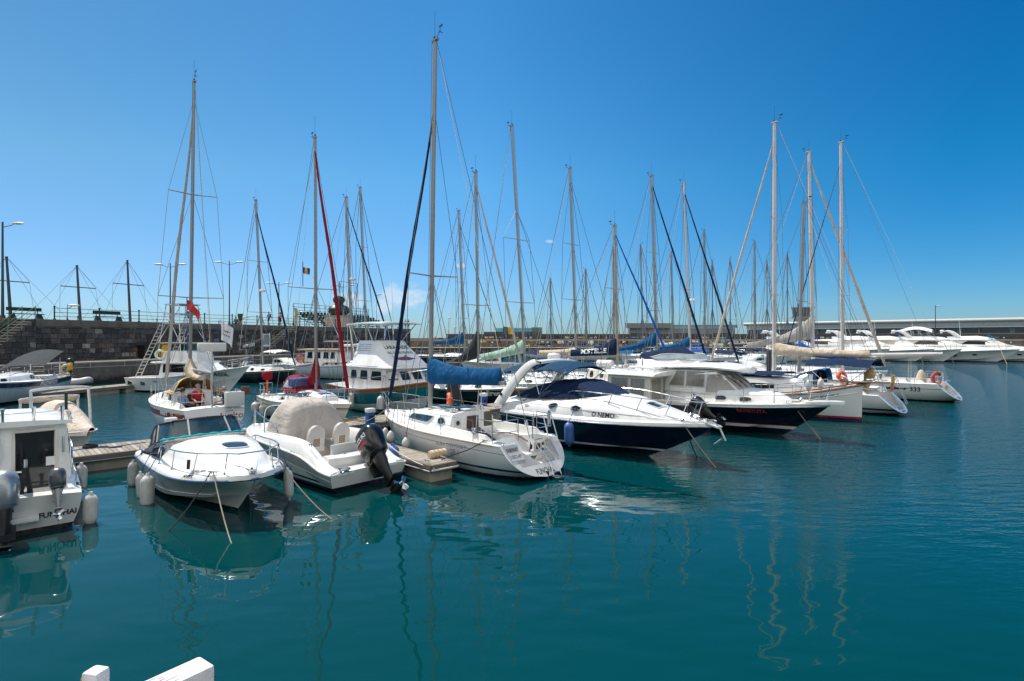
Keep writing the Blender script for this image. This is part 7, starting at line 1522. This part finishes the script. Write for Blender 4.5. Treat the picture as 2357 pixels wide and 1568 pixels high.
m=M(); m.tube(curve([V(-1.5,-.62,.42),V(.2,-.65,.42),V(1.2,-.45,.5),V(1.65,0,.62),V(1.2,.45,.5),V(.2,.65,.42),V(-1.5,.62,.42)],6),[.12]+[.27]*35+[.12],12); m.build('tube',mat('grey inflatable rubber',(.42,.43,.44),.5,var=.1),root); m=M(); m.box((-.2,0,.3),(2.4,.9,.08)); m.box((-1.2,0,.45),(.06,.95,.4)); m.box((.1,0,.62),(.25,1.0,.05)); m.build('floor',GREYW,root)
def runabout(label,vx,Y,ang,L,canvas,shade=True,base='d8d8d4'):
    p=V((vx-CX)/FP*Y,Y,0); ca,sa=math.cos(R(ang)),math.sin(R(ang)); H=Hull(L,L*.34,((0,.9),(.5,1.0),(1,1.35)),mode='chine',tr=.92,rake=L*.14,tk=-.1,zk=((0,-.3),(1,-.3)),zc=((0,.05),(.5,.1),(1,.8)))
    b=Boat('motorboat',label,'motorboat',(p.x-L*.5*ca,p.y-L*.5*sa),ang,H,[('z',-9,.12,'182440')],base=base,ck=[(.3,L*.4,L*.14,L*.12,.7,.5,.1)],rub=GREYW,group='small motorboats among the masts')
    m=M(); trunk(m,[(L*.4,L*.135,L*.12,1.0,1.75),(L*.6,L*.13,L*.11,1.05,1.75),(L*.72,L*.10,L*.08,1.1,1.6,-.4),(L*.84,L*.05,L*.03,1.2,1.3)],crown=.06); tb=m.bvh(); c=m.build('cabin',WHITE,b.root,ang=40)
    for sd in(1,-1): glazed(c,tb,[(L*.44,sd*4,1.3),(L*.66,sd*4,1.3),(L*.6,sd*4,1.62),(L*.45,sd*4,1.62)],(0,-sd,0),GLASS,None)
    m=M(); canopy(m,[(lerp(L*.06,L*.5,k/6),L*.145,2.5+.15*math.sin(k/6*PI),.25) for k in range(7)],.02); o=m.build('canopy',canvas,b.root); fabricize(o,.03,2); m=M()
    for x in(L*.08,L*.28,L*.48):
        for sd in(1,-1): m.tube([V(x,sd*L*.15,1.1),V(x,sd*L*.14,2.35)],.02,5)
    m.build('bimini_frame',STEEL,o); guardrail(b,L*.5,L*.9,.5,.08,4,True,1,pulpit=L*.9); return b
runabout('small white motorboat with white arched canopy behind the HAPPY HOUR sailboat',655,62,-40,7.5,WHITEC)
runabout('small white motorboat with navy canopy behind the pale green sail cover',1255,56,AB,7.5,NAVY)
runabout('white motorboat with blue canopy to the left of the navy sailboat',1465,60,AB,8,BLUE)
runabout('white motorboat with bright blue canopy right of the navy sailboat',1572,68,-150,8,BRIGHTB)
runabout('white motorboat with navy canopy beneath the cream furled headsail',1700,58,-60,8.5,NAVY)
runabout('pale grey motorboat with navy canopy left of the slim steel pile',1735,68,-140,8,NAVY,base='aab4b8')
runabout('white motorboat with charcoal canopy in front of the breakwater, behind the black hull',1130,66,-150,8,DGREY)
for v_,a in((1413,'570'),(1268,'640'),(1640,'600'),(1766,'600')):
    mastboat(v_,108,-40 if v_<1500 else -145,9.5,.57,(v_-1,float(a)),'far thin masted sailboat %s'%{1413:'behind the MISTELLE mast',1268:'seen above the radar dome',1640:'between the two navy furled headsails',1766:'just left of the Paralelo mast'}[v_],boom=(3.4,2.6,2.5,NAVY if v_!=1640 else WHITEC,.5,.35),ports=2,simple=True,mr=.08,group='distant sailing boats')
# ================================================================== quayside furniture and people
LAMPM=mat('lamp grey metal',(.05,.055,.06),.5,.3)
def lamp(p,h,label,arms=((1,0),(-1,0)),ang=0.,r=.09,al=1.3):
    root=empty('street_lamp',p,ang,label,'street lamp','street lamps on the quay'); m=M(); m.tube([(0,0,0),(0,0,h*.3),(0,0,h)],[r,r*.8,r*.55],8); m.cyl((0,0,0),(0,0,.3),r*1.6,n=10); m.build('pole',LAMPM,root)
    for a,_ in arms:
        m=M(); m.tube(curve([V(0,0,h-.45),V(a*al*.45,0,h-.32),V(a*al*.7,0,h-.22)],4),.03,6); m.build('arm',LAMPM,root); m=M(); m.ell((a*al,0,h-.12),(.52,.2,.10),12,6); m.build('lamp_head',GREYW,root)
    return root
def wallpt(vx,n,z=WTOP): s=ws(vx,n); return wl(s,-n,z) if False else WA+WN*n+WU*s+V(0,0,z)
for vx,top,n,lb,arms in((6,511,-2.5,'tall street lamp at the far left edge of the quay',((1,0),)),(392,606,-3,'double armed street lamp behind the Luzito mast',((1,0),(-1,0))),(528,601,-3,'double armed street lamp right of the Luzito rigging',((1,0),(-1,0))),(642,649,-3,'double armed street lamp right of the HAPPY HOUR mast',((1,0),(-1,0))),(790,655,-3,'double armed street lamp above the grandstand seats',((1,0),(-1,0)))):
    p=wallpt(vx,n); h=CH+(HY-top)/FP*p.y-p.z; lamp(p,h,lb,arms,.0,.12 if vx<10 else .09)
for vx,top,lb in((67*1.0+88,700,'small floodlight post on the left part of the quay'),(556,743,'small floodlight post beside the seated couple'),(690,716,'small floodlight post left of the grandstand'),(867,676,'small floodlight post right of the grandstand')):
    p=wallpt(vx,-5); h=max(CH+(HY-top)/FP*p.y-p.z,1.2); lamp(p,h,lb,((1,0),),.3,.045,.5)
lamp(pY(2153,772,125)*1.0,CH+(HY-703)/FP*125-pY(0,772,125).z,'tall street lamp standing behind the largest far yacht',((1,0),),0,.11,.8)
for vx,top,Y,lb in((1046,752,131,'slim lamp post at the left end of the painted breakwater'),(1033,730,131,'slim floodlight mast by the breakwater sign')):
    p=pY(vx,HY+(CH-3.5)/131*FP,131); lamp(p,CH+(HY-top)/FP*131-3.5,lb,((1,0),),0,.06,.4)
def flagmast(vb,vt,top,n,lb):
    p=wallpt(vb,n); q=pY(vt,top,p.y); root=empty('flag_mast',p,WANG,lb,'mast','bare masts beyond the quay'); k=q-p; c,s_=math.cos(-WANG),math.sin(-WANG); k=V(k.x*c-k.y*s_,k.x*s_+k.y*c,k.z)
    m=M(); m.tube([V(0,0,0),k],[.14,.09],8); m.ell(k,(.12,.12,.1)); m.build('pole',LAMPM,root); y=k*.62
    m=M(); m.tube([y+V(1.3,-.6,-.05),y-V(1.3,-.6,-.05)],.05,6); m.build('crosstree',LAMPM,root); m=M()
    for dx in(-5,-3,3,5): m.tube([k,V(dx,.2,0)],.012,4)
    for sg in(1,-1): m.tube([k,y+V(1.3*sg,-.6*sg,0),V(1.5*sg,-.7*sg,0)],.012,4)
    m.build('stay',WIRE,root)
flagmast(185,177,612,-7,'bare dark mast with crosstree, left of the pair beyond the quay'); flagmast(300,293,600,-7,'bare dark mast with crosstree, right of the pair beyond the quay'); flagmast(25,15,592,-5,'bare dark mast beside the street lamp at the far left')
def bench(vx,lb):
    p=wallpt(vx,-1.6); root=empty('bench',p,WANG,lb,'bench'); m=M(); m.box((0,0,.45),(2.6,.45,.06)); m.build('seat',GREENP,root); m=M(); m.box((0,.25,.85),(2.6,.06,.3)); m.build('backrest',GREENP,root)
    for x in(-1,1): m=M(); m.prism([V(x-.25,-.2,0),V(x+.25,-.2,0),V(x+.08,-.2,.42),V(x-.08,-.2,.42)],(0,.45,0)); m.tube([V(x,.22,.4),V(x,.28,1.0)],.04,5); m.build('leg',GREENP,root)
bench(250,'dark green park bench on top of the basalt quay'); bench(60,'dark green park bench at the left end of the basalt quay')
def litter(vx,lb):
    p=wallpt(vx,-.9); root=empty('litter_bin',p,0,lb,'bin'); m=M(); m.lathe((0,0,.5),[(0,0),(.22,0),(.3,.75),(.32,.8),(.28,.82),(0,.78)],12); m.build('bucket',GREENM,root); m=M(); m.tube([(0,.3,0),(0,.3,1.2)],.04,6); m.build('post',GREENP,root)
litter(553,'green litter bin next to the seated couple on the quay'); litter(438,'green litter bin on the quay behind the red flag')
def wheelie(vx,mt,lb):
    p=WA+WN*.5+WU*ws(vx,.5)+V(0,0,1.93); root=empty('wheelie_bin',p,WANG,lb,'bin','waste bins on the lower ledge'); m=M(); m.prism([V(-.5,-.45,.1),V(.5,-.45,.1),V(.6,-.5,1.2),V(-.6,-.5,1.2)],(0,1.0,0)); m.build('body',mt,root,bevel=.03); m=M(); m.box((0,0,1.26),(1.3,1.1,.12)); m.build('lid',mt,root,bevel=.04)
wheelie(338,BLACK,'black waste bin on the ledge, leftmost of the row'); wheelie(352,GREENM,'green waste bin between the black and yellow ones'); wheelie(369,YEL,'yellow waste bin beside the tuna tower ladder'); wheelie(437,GREENM,'green waste bin behind the Missil flybridge'); wheelie(456,YEL,'yellow waste bin left of the woman in the red shirt')
# people on the quay
def onwall(vx,n=-.9): return wallpt(vx,n)
person(onwall(619),WANG+PI,'man in blue shirt and dark shorts walking along the quay with a backpack','walk','blue','navy',HAIRD,hat=None,pack=SHIRTS['navy'])
person(onwall(645),WANG,'walker in pink shirt on the quay at the head of the stairs','walk','pink','navy',HAIRD)
person(onwall(543)+V(0,0,.1),WANG+1.2,'person in teal top sitting on the quay edge, left one of a couple','sit','teal','navy',HAIRD); person(onwall(551)+V(0,0,.1),WANG+1.2,'person in pink top sitting on the quay edge, right one of a couple','sit','pink','grey',HAIRG)
person(onwall(675)+V(0,0,.1),WANG-1,'person in black sitting low by the yellow feather flag','sit','black','black',HAIRD)
person(onwall(745)+V(0,0,.2),WANG-1.4,'person in black with white hat seated before the grandstand','sit','black','black',HAIRD,hat=WHITEC)
person(onwall(933),WANG-2,'person in blue shirt standing at the end of the quay, left of two','stand','blue','navy',HAIRD,legbare=False); person(onwall(940),WANG-2,'person in black standing at the end of the quay, right of two','stand','black','black',HAIRD,legbare=False)
p=WA+WN*1.6+WU*ws(481,1.6)+V(0,0,1.93); person(p,-1.3,'woman in red t-shirt with hands on hips on the lower ledge','stand','red','navy',HAIRG,h=1.72,arm={'L':((-.02,.36,1.13),(.06,.16,1.0)),'R':((-.02,-.36,1.13),(.06,-.16,1.0))},legbare=False)
# grandstand with seats, bust, feather flag, notice board
s0=ws(728,-3); s1=ws(893,-3); root=empty('grandstand',WA+WU*s0-WN*3+V(0,0,WTOP),WANG,'open air grandstand with rows of dark green seats on the quay','grandstand'); L=s1-s0
m=M()
for k in range(4): m.box((L/2,1.1*k+.4,.35+.42*k),(L,.9,.08))
for i in range(9):
    x=L*i/8; m.tube([(x,0,0),(x,4,0)],.05,4); m.tube([(x,0,.2),(x,4,1.8)],.05,4); m.tube([(x,4.2,0),(x,4.2,3.6)],.05,4)
for z in(2.6,3.1,3.6): m.tube([(0,4.2,z),(L,4.2,z)],.04,4)
m.build('frame',GREENP,root); SEATM=mat('dark green seat plastic',(.01,.045,.02),.5)
n=24
for k in range(4):
    for i in range(n):
        if k==0 and i%3==1: continue
        x=L*(i+.5)/n; m=M(); m.box((x,1.1*k+.35,.62+.42*k),(L/n*.7,.4,.06)); m.prism([V(x-L/n*.36,1.1*k+.55,.62+.42*k),V(x+L/n*.36,1.1*k+.55,.62+.42*k),V(x+L/n*.36,1.1*k+.6,1.12+.42*k),V(x+L/n*.2,1.1*k+.6,1.2+.42*k),V(x-L/n*.2,1.1*k+.6,1.2+.42*k),V(x-L/n*.36,1.1*k+.6,1.12+.42*k)],(0,.05,0)); m.build('seat',SEATM,root)
p=wallpt(780,-1.6); root=empty('bronze_bust',p,WANG,'dark bronze bust on a round whitewashed pedestal before the grandstand','statue'); m=M(); m.lathe((0,0,0),[(0,0),(2.3,0),(2.3,.1),(2.15,.15),(2.15,1.6),(2.25,1.65),(2.25,1.75),(0,1.78)],20); m.build('pedestal',CONC,root)
m=M(); m.lathe((0,0,1.75),[(0,0),(1.1,0),(1.55,.5),(1.6,1.1),(1.3,1.5),(.6,1.75),(.62,1.9),(.85,2.2),(.9,2.6),(.7,2.95),(0,3.1)],16); m.build('bust',mat('dark bronze',(.03,.045,.04),.45,.5,var=.3),root)
p=wallpt(672,-.6); root=empty('feather_flag',p-V(0,0,1.6),WANG,'yellow and white feather banner on a curved pole against the quay wall','flag'); m=M(); m.tube(curve([V(0,-.5,0),V(0,-.5,3),V(-.1,-.5,3.9),V(-.5,-.5,4.3)],5),.03,6); m.build('pole',STEEL,root); m=M(); m.grid([[V(-.02-.1*(z>3.8)-.6*max(z-3.8,0),-.5+.04*math.sin(z*3),z),V(.55-.18*max(z-3,0)**1.4,-.5+.06*math.sin(z*3+1),z)] for z in [1.0+.3*i for i in range(11)]]); m.build('banner',mat('banner print',(.55,.42,.12),.7,var=.6,vs=2),root)
p=WA+WN*2.2+WU*ws(613,2.2)+V(0,0,1.93); root=empty('notice_board',p,WANG,'white framed notice board at the foot of the quay stairs','sign'); m=M(); [m.tube([(x,0,0),(x,0,2.6)],.05,6) for x in(-.55,.55)]; m.box((0,0,1.75),(1.1,.06,1.5)); m.build('frame',WHITE,root); m=M(); m.box((0,-.04,1.8),(.9,.02,1.2)); m.build('poster',mat('printed poster',(.3,.32,.34),.6,var=.6,vs=6),root)
# flags on boats
def flag(p,w,h,cols,label,staff=None,text=None,ang=0.,droop=.25):
    root=empty('flag',p,ang,label,'flag'); 
    if staff: m=M(); m.tube([Vector(q)-Vector(p) if False else Vector(q) for q in staff],.018,5); m.build('staff',BLUEP,root)
    m=M(); n=14
    for c in range(len(cols)):
        a,b_=c/len(cols),(c+1)/len(cols); m.grid([[V(w*lerp(a,b_,i/n),.16*math.sin(lerp(a,b_,i/n)*8+z*2.5)*(w if w<1 else 1),-h*z-droop*lerp(a,b_,i/n)**1.5) for z in [j/6 for j in range(7)]] for i in range(n+1)],c)
    bv=m.bvh(); o=m.build('cloth',cols,root,ang=70)
    for t,z,wd in text or (): lettering(o,t,(w*.5,-1,-h*z-droop*.38),(1,0,-droop/w*.8),(0,0,1),wd,TEXTK,bv,(0,1,0),bold=.03)
    return root
p=pY(508,738,50); flag(p,1.0,1.7,[mat('white flag cloth',(.72,.72,.76),.8)],'white flag lettered HAPPY HOUR on a blue staff above the Missil bow',[V(-.0,0,.1),V(-.75,.2,-3.9)],(('HAPPY',.42,.75),('HOUR',.62,.7)),0.1,.7)
p=pY(430,690,24.5); flag(p,.5,.42,[RED],'red flag drooping from the Luzito rigging',[V(0,0,.1),V(.02,0,-2.3)],None,.2,.55)
p=pY(697,615,26.5); flag(p,.32,.30,[mat('flag blue',(.01,.06,.25),.8),mat('flag yellow',(.65,.38,.02),.8),mat('flag blue',(.01,.06,.25),.8)],'small blue and yellow flag under the spreader of the maroon trimmed sailboat',[V(0,0,.25),V(0,0,-.9)],None,.1,.06)
p=pY(1158,752,128); flag(p,2.2,1.5,[NAVYP,YEL],'dark blue and yellow flag on the breakwater head',[V(0,0,.5),V(0,0,-4)],None,0,.3)

# clutter on the walkway
def coil(s,f,r,mt,lb,k=4):
    m=M()
    for i in range(k): m.ring((0,0,.02+.028*i),r-.02*(i%2),.019,(.05*(i%3),.04,1),20,5)
    m.tube(curve([V(r,0,.03),V(r+.25,.15,.02),V(r+.5,-.05,.02),V(r+.75,.1,.02)],4),.017,5); o=m.build('coiled_rope',mt,None,loc=walk(s,f,.5)); tag(o,lb,'rope','coiled ropes on the walkway')
coil(-.9,.45,.2,ROPED,'dark coiled rope on the walkway near the left pilothouse boat'); coil(1.0,-.5,.17,ROPEW,'white coiled rope on the walkway behind the cuddy stern'); coil(7.6,.3,.2,ROPE,'tan coiled rope on the walkway beyond the Fairway bow'); coil(3.9,.4,.18,ROPEW,'white coiled rope on the walkway behind the grey covered boat')
for s0,s1,f,mt,lb in((-3,.6,.2,BLUEP,'blue power cable lying along the left end of the walkway'),(5.0,8.3,.15,YEL,'yellow power cable on the walkway near the Fairway bow')):
    rope(curve([walk(lerp(s0,s1,i/7),f+.14*math.sin(i*2.1),.515) for i in range(8)],4),lb,mt,.013,'power cables on the walkway','power_cable')
